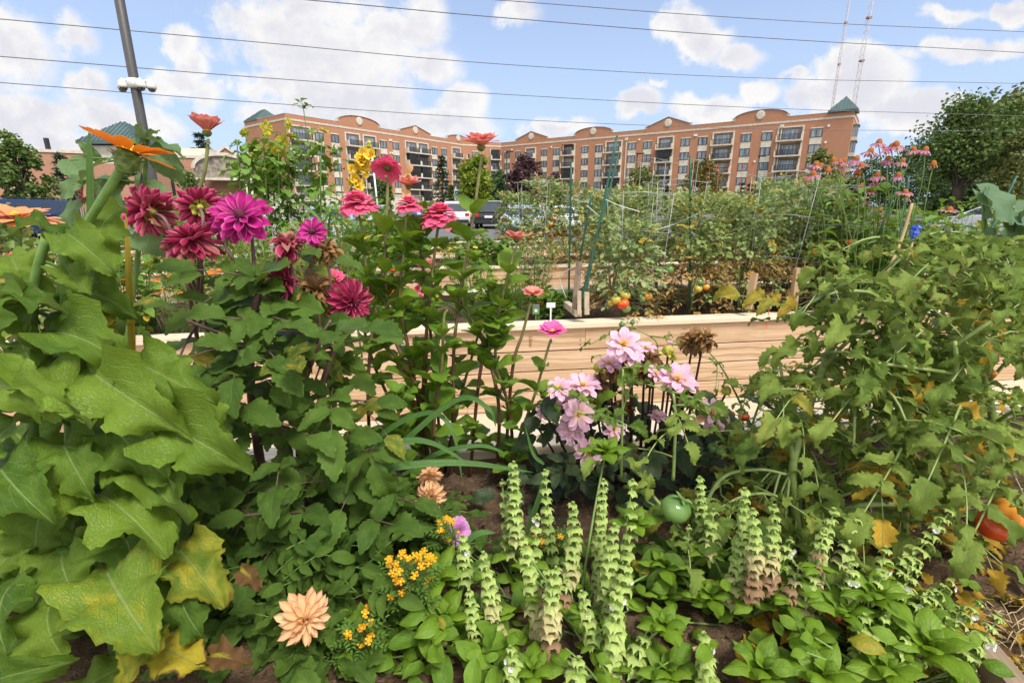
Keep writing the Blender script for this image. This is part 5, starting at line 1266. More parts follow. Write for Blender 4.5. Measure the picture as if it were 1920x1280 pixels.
def basil(label, spikes, rosettes, ft, leaves=0, region=None, D=(.75, .9)):
    base = foot(*ft); o = thing('basil_plant', label, 'herb', base, 'basil plants in the front bed')
    st, lf = MB(), MB()
    for (tx, ty, bx, by, w, d, age) in spikes:
        t, b = at(tx, ty, d), at(bx, by, d-.015); ax = t-b; L = ax.length; wr = w/2/925*(d*CP+(H-b.z)*SP)
        z = ax.normalized(); x, y, _ = basis(z); m = MB(); n = max(3, int(L/(wr*1.08))); sp = 1.55 if w < 24 else 1.0
        n = max(3, int(n/sp)); bow = rdir()*L*.03
        for k in range(n+1):
            f = k/n; p = b+ax*f+bow*math.sin(f*3.14); s = wr*(1.15-.54*f**2.2)*U(.92, 1.1); a = U(0, 6.3); ca, sa = math.cos(a), math.sin(a)
            zt = (z+rdir()*.16).normalized(); xt = (x*ca+y*sa); xt = (xt-zt*xt.dot(zt)).normalized(); m.add(rnd.choice(WH), p+rdir()*s*.06, xt*s, zt.cross(xt)*s, zt*s*1.15, (min(1, max(0, U(.1, .9))), max(0, age*(1.0-f*1.35)*.85+U(-.06, .06)), 0, 1))
        ring(m, t, z, 5, .0, wr*.55, 60, T_SMALL, 1.6, tint=(.4, 0, 0, 1))
        so = m.build('flower_spike', M_SPIKE, o)
        if age < .25 and U(0, 1) < .65:
            q = MB()
            for k in range(rnd.choice((1, 1, 2))):
                f = U(.55, .98); p = b+ax*f; a = U(3.4, 6.0); d_ = x*math.cos(a)+y*math.sin(a)
                d_ = Vector((U(-1, 1), -.8, U(-.1, .3))).normalized()
                ring(q, p+d_*wr*.8, d_, 5, .0005, .0062, 30, P_ZIN, 2.2)
            q.build('tiny_flower', P_WHITE, so)
        mid = Vector(((b.x+base.x)/2, (b.y+base.y)/2, b.z*.55+base.z*.45)); st.tube(bez(base+Vector((U(-.03, .03), U(-.03, .03), 0)), mid, b, 7)+[t], [.0035, .0014], 6, tint=(.5, 0, 0, 1))
        for f in (.0, -.10):
            for s in (-1, 1):
                p = b+ax*f; dd = (x*s*U(.6, 1)+y*U(-.8, .8)-z*.1).normalized(); lf.leaf(rnd.choice(T_BASIL), p, p+dd*U(.03, .05), z, 1.1, (U(.4, 1), .15, 0, 1))
    for (px, py, d, r) in rosettes:
        c = at(px, py, d); st.tube(bez(base, (base+c)/2+Vector((0, .02, .02)), c, 6), [.004, .002], 6)
        for tier, (L, e, n) in enumerate(((1., 12, 4), (.85, 35, 4), (.55, 62, 4))):
            a0 = tier*.8+U(-.2, .2)
            for k in range(n):
                a = a0+k*1.571; dd = Vector((math.cos(a)*math.cos(R(e)), math.sin(a)*math.cos(R(e)), math.sin(R(e)))); l = r*L*U(.85, 1.1)
                lf.leaf(rnd.choice(T_BASIL), c, c+dd*l, Vector((0, 0, 1))-dd*dd.z*.6, U(.9, 1.05), (U(.35, 1), 0, 0, 1), arch=1.1)
    for k in range(leaves):
        x0, x1, y0, y1 = region; d = U(*D); b = at(U(x0, x1), U(y0, y1), d); b.z = max(b.z, SOIL+.02)
        a = U(0, 6.3); L = U(.026, .058); dd = Vector((math.cos(a), math.sin(a)*.8-.2, U(-.35, .35))).normalized()
        lf.leaf(rnd.choice(T_BASIL), b, b+dd*L, CAMUP+rdir()*.3, U(.95, 1.2), (U(0, 1), .5 if U(0, 1) < .06 else 0, 0, 1))
        if k % 3 == 0: st.tube(bez(base+Vector((U(-.04, .04), U(-.04, .04), 0)), (base+b)/2, b, 5), [.003, .0015], 5, cap=False)
    st.build('stem', S_BAS, o); lf.build('leaves', M_BAS, o)
basil('basil with long narrow bright leaves and three pale spikes, beside the yellow marigolds',
      [(907, 1040, 925, 1150, 28, .80, .5), (925, 1130, 945, 1210, 26, .80, .75), (880, 1110, 892, 1195, 26, .78, .3), (868, 1008, 873, 1085, 26, .86, .2)],
      [(815, 1085, .84, .085), (835, 1160, .78, .08)], (840, 1230, .82), 44, (740, 930, 1150, 1300), (.72, .92))
basil('tall basil in the middle, its many pale green flower spikes before the soil strip',
      [(964, 870, 970, 1012, 26, .95, .35), (942, 903, 952, 1035, 21, .97, .3), (1022, 884, 1038, 1065, 22, .98, .1), (1007, 968, 1000, 1050, 21, .95, .2), (981, 1012, 1014, 1195, 31, .82, .75), (1075, 946, 1068, 1085, 28, .90, .55),
       (1132, 903, 1124, 1150, 25, .90, .5), (1186, 903, 1165, 1075, 23, .93, .15), (1152, 988, 1140, 1150, 30, .85, .3), (1178, 1063, 1165, 1118, 29, .82, .1), (1042, 1068, 1029, 1222, 32, .76, 1.25), (1024, 1070, 1020, 1125, 22, .80, 2.2), (1064, 1085, 1058, 1128, 24, .81, 2.2),
       (1158, 1115, 1140, 1290, 35, .74, .2), (1092, 1112, 1112, 1205, 28, .78, .15)],
      [(1135, 852, 1.06, .075), (1190, 985, .94, .06), (1245, 1065, .9, .06)], (1080, 1190, .86), 90, (940, 1260, 1080, 1300), (.82, 1.05))
basil('low basil at the bottom edge with short thick spikes and rounded leaves',
      [(1215, 1178, 1184, 1248, 33, .74, .05), (958, 1216, 966, 1300, 30, .70, .2), (1085, 1238, 1076, 1310, 37, .68, .15), (1320, 1192, 1326, 1290, 35, .70, .05)], [(1245, 1175, .74, .055), (1250, 1265, .70, .07), (1000, 1262, .70, .06)], (1160, 1275, .72), 36, (940, 1340, 1210, 1310), (.68, .82))
basil('basil right of the green tomato, spikes browning at their feet',
      [(1312, 898, 1326, 1040, 24, .95, .3), (1292, 988, 1290, 1085, 20, .93, .05), (1396, 920, 1374, 1125, 28, .86, .45), (1412, 958, 1411, 1115, 29, .82, 1.6), (1452, 952, 1440, 1105, 28, .82, 1.3), (1500, 1060, 1478, 1120, 24, .80, 2.2), (1482, 1012, 1468, 1060, 26, .84, .1), (1338, 960, 1330, 1030, 28, .9, .4), (1386, 985, 1368, 1115, 22, .86, .5)],
      [(1330, 1120, .84, .06), (1250, 1120, .86, .055)], (1400, 1170, .86), 70, (1220, 1480, 1070, 1230), (.80, 1.0))
basil('basil at the lower right with leaning green spikes and white florets',
      [(1563, 958, 1522, 1130, 30, .82, .9), (1545, 1000, 1530, 1060, 22, .80, 2.2), (1705, 1085, 1655, 1150, 28, .77, .05), (1600, 1055, 1590, 1130, 26, .78, .1), (1745, 1110, 1700, 1165, 28, .75, .05), (1655, 1075, 1632, 1140, 26, .77, .05), (1608, 974, 1570, 1090, 29, .85, .5), (1532, 1048, 1500, 1155, 28, .80, .5), (1782, 958, 1690, 1072, 31, .82, .05), (1660, 1030, 1640, 1125, 31, .80, .05), (1722, 1050, 1690, 1115, 29, .80, .05), (1622, 1158, 1612, 1245, 35, .72, .05), (1782, 1090, 1735, 1135, 29, .78, .05), (1575, 1100, 1510, 1160, 28, .80, .4)],
      [(1640, 1120, .76, .075), (1585, 1150, .75, .06), (1660, 1190, .72, .07), (1520, 1200, .74, .06)], (1610, 1230, .80), 95, (1420, 1780, 1110, 1300), (.72, .95))
basil('basil in the lower right corner leaning over the old board',
      [(1872, 1158, 1792, 1272, 34, .70, .05), (1760, 1170, 1720, 1230, 30, .72, .05), (1835, 1130, 1765, 1205, 30, .73, .05), (1845, 1205, 1790, 1262, 32, .69, .05), (1800, 1140, 1740, 1190, 28, .74, .05), (1660, 1160, 1640, 1225, 30, .71, .05), (1700, 1200, 1660, 1280, 34, .68, .05)], [(1740, 1215, .68, .08), (1660, 1260, .66, .07), (1430, 1262, .68, .075), (1540, 1270, .66, .08)], (1690, 1270, .72), 46, (1400, 1840, 1190, 1310), (.64, .80))
# ================================================================ tomatoes
M_FRUIT = {}
def fruit_mat(name, c1, c2):
    t = NT(name); ob = t.obj(); n = t.noise(ob, 9., 2); z = t.n('ShaderNodeSeparateXYZ', {0: t.uv()}).outputs[1]
    c = t.mix(t.ss(t.math('ADD', z, t.math('MULTIPLY', t.math('SUBTRACT', n, .5), .7)), .35, .85), c1, c2)
    M_FRUIT[name] = t.bsdf(c, .22, .5, t.bump(n, .05))
fruit_mat('ripe_red', (.55, .045, .012), (.60, .13, .02)); fruit_mat('orange_ripening', (.66, .17, .02), (.55, .30, .04)); fruit_mat('green_tomato', (.16, .27, .07), (.085, .17, .04)); fruit_mat('yellow_ripening', (.58, .36, .05), (.34, .34, .06))
def tomato(parent, c, r, mat, ax=(0, 0, 1), ribs=0., name='tomato', squash=.86):
    b = MB(); x, y, z = basis(ax); c = Vector(c); n, k = 22, 11; v, uv = [], []
    for i in range(k+1):
        th = math.pi*i/k
        for j in range(n):
            a = 2*math.pi*j/n; rr = r*math.sin(th)*(1+ribs*math.cos(a*6+.6)*math.sin(th)*(.4+.6*(math.cos(th) > 0)))
            h = r*squash*math.cos(th) - r*.16*math.exp(-(th/.45)**2)
            v.append(tuple(c+(x*math.cos(a)+y*math.sin(a))*rr+z*h)); uv.append((j/n, 1-i/k))
    b.raw(v, [(i*n+j, (i+1)*n+j, (i+1)*n+(j+1) % n, i*n+(j+1) % n) for i in range(k) for j in range(n)], uv)
    o = b.build(name, M_FRUIT[mat], parent)
    q = MB(); top = c+z*r*(squash-.12); ring(q, top, ax, 5, r*.05, r*.62, 6, T_LANCE, 1.1, ej=20); q.tube([top, top+z*r*.35+x*r*.15], r*.07, 6); q.build('calyx', S_GREEN, o)
    return o
def front_tomato(label, stems, region, n, seed, fruits=(), yellow=0., D=(1.0, 1.6), ft=(1500, 1010, 1.05), L=(.036, .060), keep=None, heroes=(), nst=12):
    base = foot(*ft); o = thing('tomato_plant', label, 'vegetable plant', base, 'tomato plants at the right of the front bed')
    st, lf, yl = MB(), MB(), MB(); nodes = []; nodes2 = []
    for pts, r in stems:
        P = spline([at(*p) for p in pts], 7); st.tube(P, [r[0]+(r[1]-r[0])*i/(len(P)-1) for i in range(len(P))], 9); nodes += P[3:]
        for i in range(5, len(P), 6):                         # stiff leaves straight off the stem
            d = Vector((U(-1, 1), U(-1, .4), U(-.15, .5))).normalized(); l = U(.10, .19)
            compound(lf, st, P[i], P[i]+d*l-Vector((0, 0, l*.3)), Vector((0, 0, 1))+rdir()*.3, rnd.choice((2, 3, 3)), U(*L), T_TOM, 1.05, .18, .0026)
    for k in range(nst):                                      # extra arching pale shoots
        q = rnd.choice(nodes); a = U(0, 6.3); l = U(.14, .30); e = q+Vector((math.cos(a)*l, -abs(math.sin(a))*l*.6, U(.0, .14))); P = bez(q, (q+e)/2+Vector((0, 0, l*.35)), e, 8); st.tube(P, [.0048, .0022], 6); nodes2.append(P)
        for i in (3, 5, 7): d = Vector((U(-1, 1), U(-1, .3), U(-.6, .3))).normalized(); compound(lf, st, P[i], P[i]+d*U(.06, .12), Vector((0, 0, 1))+rdir()*.4, rnd.choice((1, 2)), U(*L)*.9, T_TOM, 1.05, .18, .0022)
    for px, py, qx, qy, d, l in heroes:
        compound(lf, st, at(px, py, d), at(qx, qy, d-.06), CAMUP+rdir()*.3, 2, l, T_TOM, 1.1, .12, .003)
    r = random.Random(seed); k = 0; x0, x1, y0, y1 = region; tries = 0
    while k < n and tries < 9000:
        tries += 1; px, py = r.uniform(x0, x1), r.uniform(y0, y1)
        if keep and not keep(px, py): continue
        d = r.uniform(*D); b = at(px, py, d)
        if b.z < SOIL+.03: continue
        k += 1; a = r.uniform(0, 6.3); l = r.uniform(.12, .22)
        near = min(nodes, key=lambda q: (q-b).length)
        dd = (b-near).normalized()*.6+Vector((math.cos(a), math.sin(a)*.7-.25, r.uniform(-.7, .15)))
        y = r.random() < yellow*max(0., (py-620)/350.)
        compound(yl if y else lf, st, b, b+dd.normalized()*l, Vector((0, -.35, 1))+rdir()*.5, r.choice((2, 3, 3)), r.uniform(*L), T_TOM, 1.05, .16, .0022, tint=(r.random(), r.uniform(.75, 1.1) if y else max(0, r.gauss(.12, .24)), .45 if r.random() < .25 else 0, 1))
        if (b-near).length < .35 and k % 2 == 0: st.tube(bez(near, (near+b)/2+Vector((0, 0, .03)), b, 5), [.004, .0022], 5, cap=False)
    st.build('stem', S_TOM, o); lf.build('leaves', M_TOM, o)
    if yl.n: yl.build('yellow_leaves', M_TOM, o)
    for px, py, rr, d, m, rb in fruits:
        c = at(px, py, d); c.z = max(c.z, SOIL+.01); rad = rr/925*(d*CP+(H-c.z)*SP); tomato(o, c, rad, m, (U(-.4, .4), U(-.5, .1), 1), rb)
    return o
ktop = lambda px, py: py > 560-(px-1500)*.30+25*math.sin(px*.035)
front_tomato('tomato plant with a thick pale forked stem arching over the board wall', [([(1500, 1030, 1.05), (1490, 950, 1.05), (1487, 870, 1.05), (1512, 780, 1.08), (1543, 690, 1.1), (1572, 630, 1.12), (1600, 590, 1.14), (1648, 565, 1.16)], (.0105, .006)),
    ([(1487, 870, 1.05), (1478, 800, 1.06), (1472, 740, 1.07), (1458, 660, 1.1)], (.006, .003)), ([(1655, 566, 1.16), (1625, 548, 1.17), (1560, 550, 1.17), (1510, 575, 1.17), (1480, 600, 1.17)], (.0055, .0025)),
    ([(1648, 565, 1.16), (1720, 570, 1.18), (1800, 575, 1.2), (1870, 590, 1.22)], (.005, .003)), ([(1543, 690, 1.1), (1590, 640, 1.05), (1640, 620, 1.02)], (.005, .003)), ([(1497, 960, 1.05), (1560, 960, 1.03), (1640, 945, 1.0), (1800, 950, 1.0)], (.007, .006))],
    (1440, 1620, 560, 1000), 30, 5, [(1738, 916, 24, 1.0, 'green_tomato', .12)], .15, (1.0, 1.35), (1500, 1030, 1.05), nst=4, keep=lambda px, py: ktop(px, py) and not (px < 1570 and py < 700),
    heroes=[(1655, 560, 1500, 640, 1.15, .05), (1570, 560, 1530, 640, 1.15, .05), (1640, 640, 1690, 760, 1.05, .06), (1520, 780, 1420, 830, 1.05, .05)])
front_tomato('dusty leaved tomato plant filling the right side, between forked stem and wire cage', [([(1700, 1080, 1.1), (1690, 900, 1.12), (1660, 760, 1.15), (1650, 660, 1.18), (1700, 560, 1.22)], (.010, .005)),
    ([(1660, 760, 1.15), (1610, 720, 1.1), (1600, 840, 1.0)], (.005, .003)), ([(1690, 900, 1.12), (1740, 780, 1.0), (1790, 700, .98), (1790, 640, .98)], (.007, .004)), ([(1790, 700, .98), (1720, 690, .95), (1640, 680, .95)], (.004, .003)),
    ([(1740, 780, 1.0), (1800, 850, .92), (1860, 880, .9)], (.005, .003))],
    (1530, 1960, 520, 1010), 74, 6, [(1745, 905, 12, 1.05, 'green_tomato', .1)], .35, (1.0, 1.6), (1700, 1060, 1.1), keep=ktop,
    heroes=[(1690, 840, 1620, 960, .92, .058), (1800, 760, 1740, 900, .9, .06), (1880, 880, 1820, 1010, .88, .06), (1730, 620, 1640, 700, 1.0, .05), (1850, 640, 1780, 720, 1.0, .054), (1640, 700, 1560, 790, .98, .05)])
front_tomato('tall tomato at the right edge, yellow lower leaves and big orange red fruit', [([(1900, 1060, 1.2), (1880, 900, 1.2), (1850, 720, 1.25), (1820, 600, 1.3), (1870, 520, 1.35), (1890, 490, 1.35)], (.011, .007)),
    ([(1820, 600, 1.3), (1760, 520, 1.35), (1700, 480, 1.4)], (.006, .003)), ([(1870, 520, 1.35), (1940, 500, 1.3)], (.006, .004)), ([(1850, 720, 1.25), (1920, 640, 1.2)], (.005, .003))],
    (1600, 1980, 440, 1180), 100, 7, [(1862, 985, 28, .90, 'ripe_red', .10), (1904, 968, 36, .88, 'orange_ripening', .13), (1548, 1190, 22, .86, 'ripe_red', .05), (1425, 945, 16, 1.15, 'orange_ripening', .0), (1860, 700, 8, 1.2, 'orange_ripening', 0)], .8, (1.0, 1.9), (1890, 1060, 1.2), keep=lambda px, py: py > 500-(px-1600)*.2+20*math.sin(px*.05) and (px > 1690 or py < 900) and not (px > 1815 and 915 < py < 1020))
front_tomato('sprawling tomato vine low down with one large green tomato', [([(1320, 1050, .98), (1290, 1010, .98), (1262, 975, 1.0), (1225, 930, 1.05)], (.006, .004)), ([(1262, 900, 1.05), (1265, 840, 1.06), (1267, 780, 1.08), (1262, 735, 1.1)], (.0042, .003)),
    ([(1165, 900, 1.15), (1166, 820, 1.15), (1168, 740, 1.16), (1168, 690, 1.18)], (.004, .0025)), ([(1300, 1000, 1.0), (1350, 900, 1.05), (1420, 880, 1.05), (1480, 890, 1.05)], (.005, .003)), ([(1168, 800, 1.15), (1120, 785, 1.16), (1080, 770, 1.16)], (.0035, .002))],
    (1290, 1480, 850, 1040), 26, 8, [(1267, 953, 28, .93, 'green_tomato', .03), (1352, 846, 10, 1.2, 'green_tomato', 0), (1338, 840, 11, 1.22, 'green_tomato', 0)], .2, (1.0, 1.35), (1330, 1060, .98), (.032, .048), nst=0, keep=lambda px, py: py > 940-(px-1240)*.25 and (px-1267)**2+(py-953)**2 > 3600,
    heroes=[(1262, 735, 1330, 760, 1.08, .035), (1262, 760, 1290, 830, 1.06, .04), (1168, 690, 1230, 690, 1.16, .035), (1300, 940, 1370, 1010, .97, .05), (1225, 930, 1190, 880, 1.05, .04)])
front_tomato('bushy cherry tomato against the timber wall with small red fruit', [([(1400, 900, 1.48), (1410, 800, 1.5), (1440, 720, 1.5), (1470, 650, 1.5)], (.005, .002)), ([(1410, 800, 1.5), (1360, 700, 1.5), (1330, 660, 1.5)], (.004, .002)), ([(1300, 760, 1.5), (1240, 680, 1.5), (1230, 640, 1.5), (1200, 620, 1.5), (1180, 605, 1.5)], (.0032, .0016)),
    ([(1440, 720, 1.5), (1520, 690, 1.5), (1560, 640, 1.5)], (.004, .002))],
    (1380, 1560, 655, 900), 46, 9, [(1396, 781, 9, 1.4, 'ripe_red', 0), (1378, 790, 8, 1.42, 'ripe_red', 0), (1372, 776, 6, 1.42, 'ripe_red', 0), (1362, 806, 8, 1.4, 'green_tomato', 0), (1368, 795, 8, 1.4, 'orange_ripening', 0), (1166, 608, 6, 1.5, 'green_tomato', 0), (1186, 604, 5, 1.5, 'green_tomato', 0),
     (1408, 736, 6, 1.45, 'green_tomato', 0), (1441, 695, 6, 1.5, 'green_tomato', 0), (1454, 696, 6, 1.5, 'green_tomato', 0)], .1, (1.38, 1.62), (1410, 900, 1.48), (.020, .034), nst=0, keep=lambda px, py: py > 700-(px-1340)*.12+30*math.sin(px*.06))
# bits of a wire support in the right-hand plants
M_WIRE = plain('galvanised_wire', (.34, .35, .35), .5, metal=.3)
def wire(label, pts, r=.0016, mat=None, name='wire'):
    b = MB(); b.tube(spline([at(*p) for p in pts], 6), r, 6); return tag(b.build(name, mat or M_WIRE), label, name)
wire('thin grey wire ring bent round the orange red tomatoes', [(1800, 960, .95), (1850, 946, .93), (1900, 944, .93), (1960, 950, .95)])
M_BAMB = plain('bamboo_tan', (.40, .27, .13), .6)
wire('tan bamboo cane leaning behind the right tomato leaves', [(1660, 520, 2.6), (1690, 450, 2.65), (1710, 382, 2.7)], .008, M_BAMB, 'bamboo_cane')
def litter():
    b = MB(); r = random.Random(12); n = 0
    while n < 150:                                           # fallen leaves under the right-hand tomatoes
        px, py = r.uniform(1380, 1930), r.uniform(960, 1275); p = at_z(px, py, SOIL+.012)
        if py < 1120 and px < 1600 and r.random() < .6: continue
        n += 1; a = r.uniform(0, 6.3); l = r.uniform(.03, .065); b.leaf(r.choice(T_TOM), p, p+Vector((math.cos(a)*l, math.sin(a)*l, r.uniform(0, .02))), (0, 0, 1), 1.2, (r.random(), r.uniform(.7, 1.2), r.choice((0, .5, .9)), 1))
    tag(b.build('fallen_leaves', M_TOM), 'yellow and brown fallen tomato leaves on the soil at the lower right', 'fallen leaves', kind='stuff')
    b = MB()
    for k in range(260):
        p = at_z(r.uniform(1640, 1935), r.uniform(1130, 1290), SOIL+.012+r.uniform(0, .012)); a = r.uniform(0, 6.3); l = r.uniform(.02, .06)
        q = p+Vector((math.cos(a)*l, math.sin(a)*l, r.uniform(0, .015))); b.tube([p, (p+q)/2+Vector((0, 0, .004)), q], .0011, 4)
    tag(b.build('straw', plain('straw', (.44, .33, .17), .8, var=.3)), 'dry straw stalks scattered beside the old board', 'straw', kind='stuff')
litter()
# ================================================================ middle beds
SZ = .57
def mid_tomato(seed, h=1.15, rad=.36, n=150, dry=.3, white=.0):
    """Staked tomato seen from a few metres: leafy upper part, dry lower leaves, some fruit."""
    r = random.Random(seed); o = thing('tomato_plant', 'x', 'vegetable plant', (0, 0, 0), 'tomato plants in the middle bed')
    st, lf, dr = MB(), MB(), MB()
    for k in range(5):
        a = r.uniform(0, 6.3); e = Vector((math.cos(a)*rad*.7, math.sin(a)*rad*.7, h*r.uniform(.8, 1.05)))
        st.tube(bez((0, 0, 0), (e.x*.2, e.y*.2, e.z*.6), e, 8), [.008, .003], 6)
    for k in range(n):
        f = r.random()**.75; z = .05+f*h*1.0; a = r.uniform(0, 6.3); q = rad*(1.05-.45*f)*math.sqrt(r.random())
        b = Vector((math.cos(a)*q, math.sin(a)*q, z)); d = Vector((math.cos(a+r.uniform(-1, 1)), math.sin(a+r.uniform(-1, 1)), r.uniform(-.8, .45) if f < .85 else r.uniform(.1, 1.2))).normalized()
        isd = f < dry and r.random() < .78; l = r.uniform(.07, .15)
        compound(dr if isd else lf, st, b, b+d*l, Vector((0, 0, 1))+rdir()*.6, 3, r.uniform(.030, .052), T_TOMS, 1.5 if not isd else .8, .12, .0013, tint=(r.random(), (.6 if r.random() < .10 else 0) if not isd else r.random(), 0, 1))
    st.build('stem', S_TOM, o); lf.build('leaves', M_TOMF, o)
    if dr.n: dr.build('dry_leaves', M_DRYL, o)
    return o
protos = [mid_tomato(1, 1.15, .38, 430, .48), mid_tomato(2, 1.2, .42, 460, .55), mid_tomato(3, 1.05, .40, 440, .34), mid_tomato(4, 1.35, .38, 480, .46)]
used = [False]*4
def place_tomato(k, px, D, label, rz, s=1., fruits=(), zs=1., group=None, zb=SZ):
    x = at(px, 500, D).x
    if not used[k]: o = protos[k]; used[k] = True
    else: o = copy_tree(protos[k])
    for c in list(o.children):
        if c.name.startswith('tomato') and o is not protos[k]: bpy.data.objects.remove(c)
    o.location = (x, D, zb); o.rotation_euler = (0, 0, rz); o.scale = (s, s, s*zs); o['label'] = label
    if group: o['group'] = group
    return o, fruits
late = []
def T(*a, **k): late.append(place_tomato(*a, **k))
T(2, 1172, 3.75, 'pale leaved tomato beside the short wooden posts, orange and red fruit at its foot', .3, .74, [(1168, 570, 12, 3.45, 'ripe_red'), (1155, 562, 9, 3.45, 'yellow_ripening'), (1174, 578, 9, 3.45, 'green_tomato'), (1215, 555, 8, 3.5, 'orange_ripening'), (1172, 553, 10, 3.5, 'yellow_ripening'), (1204, 560, 7, 3.5, 'green_tomato'), (1146, 568, 7, 3.5, 'yellow_ripening')], .92)
T(0, 1300, 3.95, 'tomato tied to the single green stake, yellow and orange fruit low on it', 1.2, .76, [(1309, 541, 8, 3.7, 'yellow_ripening'), (1324, 538, 7, 3.7, 'orange_ripening'), (1312, 528, 6, 3.7, 'green_tomato'), (1254, 505, 9, 3.7, 'green_tomato')])
T(1, 1395, 4.0, 'tomato behind the left wooden stake with brown dry lower leaves', 2.0, .74, [(1430, 487, 6, 3.8, 'green_tomato'), (1455, 485, 6, 3.8, 'green_tomato'), (1408, 512, 7, 3.8, 'orange_ripening')])
T(3, 1490, 4.1, 'tomato behind the right wooden stake in a wire cage', .7, .70, [(1484, 520, 6, 3.9, 'orange_ripening'), (1500, 457, 6, 3.9, 'green_tomato')])
T(0, 1545, 4.1, 'half dead tomato with brown leaves, two orange tomatoes showing, near the coneflowers', 3.3, .74, [(1541, 464, 9, 3.7, 'ripe_red'), (1530, 470, 7, 3.7, 'orange_ripening'), (1599, 455, 9, 3.7, 'ripe_red')])
T(1, 1235, 4.5, 'leafy tomato in the back of the middle bed, between two cages', 4.1, .76)
T(2, 1345, 4.55, 'leafy tomato in the back of the middle bed right of the green stake', 5.0, .82)
T(3, 1440, 4.6, 'tallest tomato of the middle bed, before the balcony column', .2, .76)
T(0, 1150, 4.5, 'tomato behind the leaning green stakes', 2.6, .78)
T(2, 1600, 4.6, 'tomato in the back row below the coneflowers', 1.6, .70)
T(3, 1015, 6.9, 'tall tomato row plant by the farthest cap board, small orange fruit', 1.1, .84, [(1033, 420, 4, 6.6, 'orange_ripening'), (1013, 437, 3.5, 6.6, 'yellow_ripening'), (1000, 445, 3.5, 6.6, 'orange_ripening'), (1040, 410, 3.5, 6.6, 'orange_ripening')], 1.0, 'tomato row in the second bed')
T(1, 1062, 7.1, 'brown stemmed tomato in the second bed behind the leaning stakes', 2.2, .90, (), 1.0, 'tomato row in the second bed')
T(0, 965, 7.6, 'leftmost tomato of the second bed row, before the dark parked car', 3.0, .84, (), 1.0, 'tomato row in the second bed')
T(2, 1120, 7.3, 'tomato of the second bed just left of the crossing stakes', 3.9, .96, (), 1.0, 'tomato row in the second bed')
T(3, 1190, 7.6, 'tomato of the second bed below the round tree', 4.6, .80, (), 1.0, 'tomato row in the second bed')
T(1, 1270, 7.6, 'tomato of the second bed in the silver wire cage', 5.6, .78, (), 1.0, 'tomato row in the second bed')
T(0, 1360, 7.4, 'tomato of the second bed in the red wire cage', .9, .80, (), 1.0, 'tomato row in the second bed')
T(2, 1450, 7.0, 'pale yellowish tomato of the second bed below the glazed balconies', 2.9, .92, (), 1.1, 'tomato row in the second bed')
T(3, 1530, 6.8, 'last tomato of the second bed row, left of the coneflowers', 1.9, .84, (), 1.0, 'tomato row in the second bed')
bpy.context.view_layer.update()
for o, fr in late:
    for px, py, r, d, m in fr:
        c = at(px, py, d); q = thing('tmp', 'x', 'x', (0, 0, 0)); f = tomato(q, c, r/925*(d*CP+(H-c.z)*SP), m, (U(-.3, .3), U(-.4, .1), 1), .04)
        f.parent = o; f.matrix_parent_inverse = o.matrix_world.inverted(); bpy.data.objects.remove(q)
# ---------------------------------------------------------------- cages, stakes, tags
def cage(label, px, D, h, r, mat, rings=4, zb=SZ, tilt=(0, 0)):
    x = at(px, 500, D).x; o = thing('tomato_cage', label, 'tomato cage', (x, D, zb), 'wire tomato cages'); c = Vector((x, D, zb))
    ph = U(0, 1.5); b = MB()
    for k in range(4):
        a = ph+k*1.571; d = Vector((math.cos(a), math.sin(a), 0)); b = MB(); b.tube([c+d*r*.75, c+d*r*1.02+Vector((tilt[0], tilt[1], h))], .0022, 5); b.build('upright', mat, o, True)
    for k in range(rings):
        f = (k+.6)/(rings-.4); rr = r*(.75+.27*f); b = MB(); b.tube([c+Vector((tilt[0]*f+math.cos(a*.3142)*rr, tilt[1]*f+math.sin(a*.3142)*rr, h*f+.012*math.sin(a))) for a in range(21)], .002, 5, cap=False); b.build('ring', mat, o)
M_REDW = plain('red_cage_wire', (.50, .09, .04), .5)
cage('silver wire cage round the tomato by the short posts', 1190, 3.85, .95, .26, M_WIRE)
cage('silver wire cage in the middle bed left of the single green stake', 1255, 4.2, 1.05, .26, M_WIRE)
cage('silver wire cage between the two wooden stakes', 1435, 4.0, 1.1, .27, M_WIRE, tilt=(.05, 0))
cage('leaning silver wire cage right of the right wooden stake', 1530, 4.0, 1.0, .27, M_WIRE, tilt=(.1, .05))
cage('silver wire cage standing above the leaves before the round tree', 1200, 6.6, 1.42, .24, M_WIRE)
cage('second silver wire cage of the back row, beside the round tree', 1262, 6.7, 1.42, .24, M_WIRE)
cage('red wire cage in the back row before the brick building', 1350, 6.9, 1.36, .30, M_REDW)
cage('silver wire cage in the far row behind the leftmost tomatoes', 1000, 6.6, 1.15, .26, M_WIRE)
M_STAKE = plain('green_stake', (.022, .085, .055), .45)
def stake(label, a, c, r=.008, mat=None, name='plant_stake', group='green garden stakes', post=False):
    A, C_ = at(*a), at(*c)
    if A.z < .6: A.z = .5
    b = MB()
    if post: b.bar(A, C_, r*2, r*2)
    else:
        d = C_-A; n = 10; b.tube([A+d*i/n for i in range(n+1)], [r*(1.12 if i % 2 else .95) for i in range(n+1)], 8)
    o = b.build(name, mat or M_STAKE, smooth=not post); return tag(o, label, 'stake', group)
stake('upright green stake left of the crossing pair', (1066, 575, 4.0), (1071, 312, 4.0))
stake('short green stake leaning right, left of the crossing pair', (1072, 570, 3.9), (1110, 360, 3.95))
stake('longest green stake leaning right, front one of the crossing pair', (1090, 588, 3.55), (1157, 255, 3.7), .0085)
stake('green stake leaning right just behind the longest one', (1083, 585, 3.6), (1161, 285, 3.9))
stake('single upright green stake among the tomatoes', (1293, 580, 3.9), (1294, 292, 3.9))
stake('green stake leaning right through the coneflowers', (1648, 440, 3.7), (1694, 318, 3.75)); stake('green stake under the blooms, right of the one through the coneflowers', (1680, 490, 3.6), (1704, 330, 3.7))
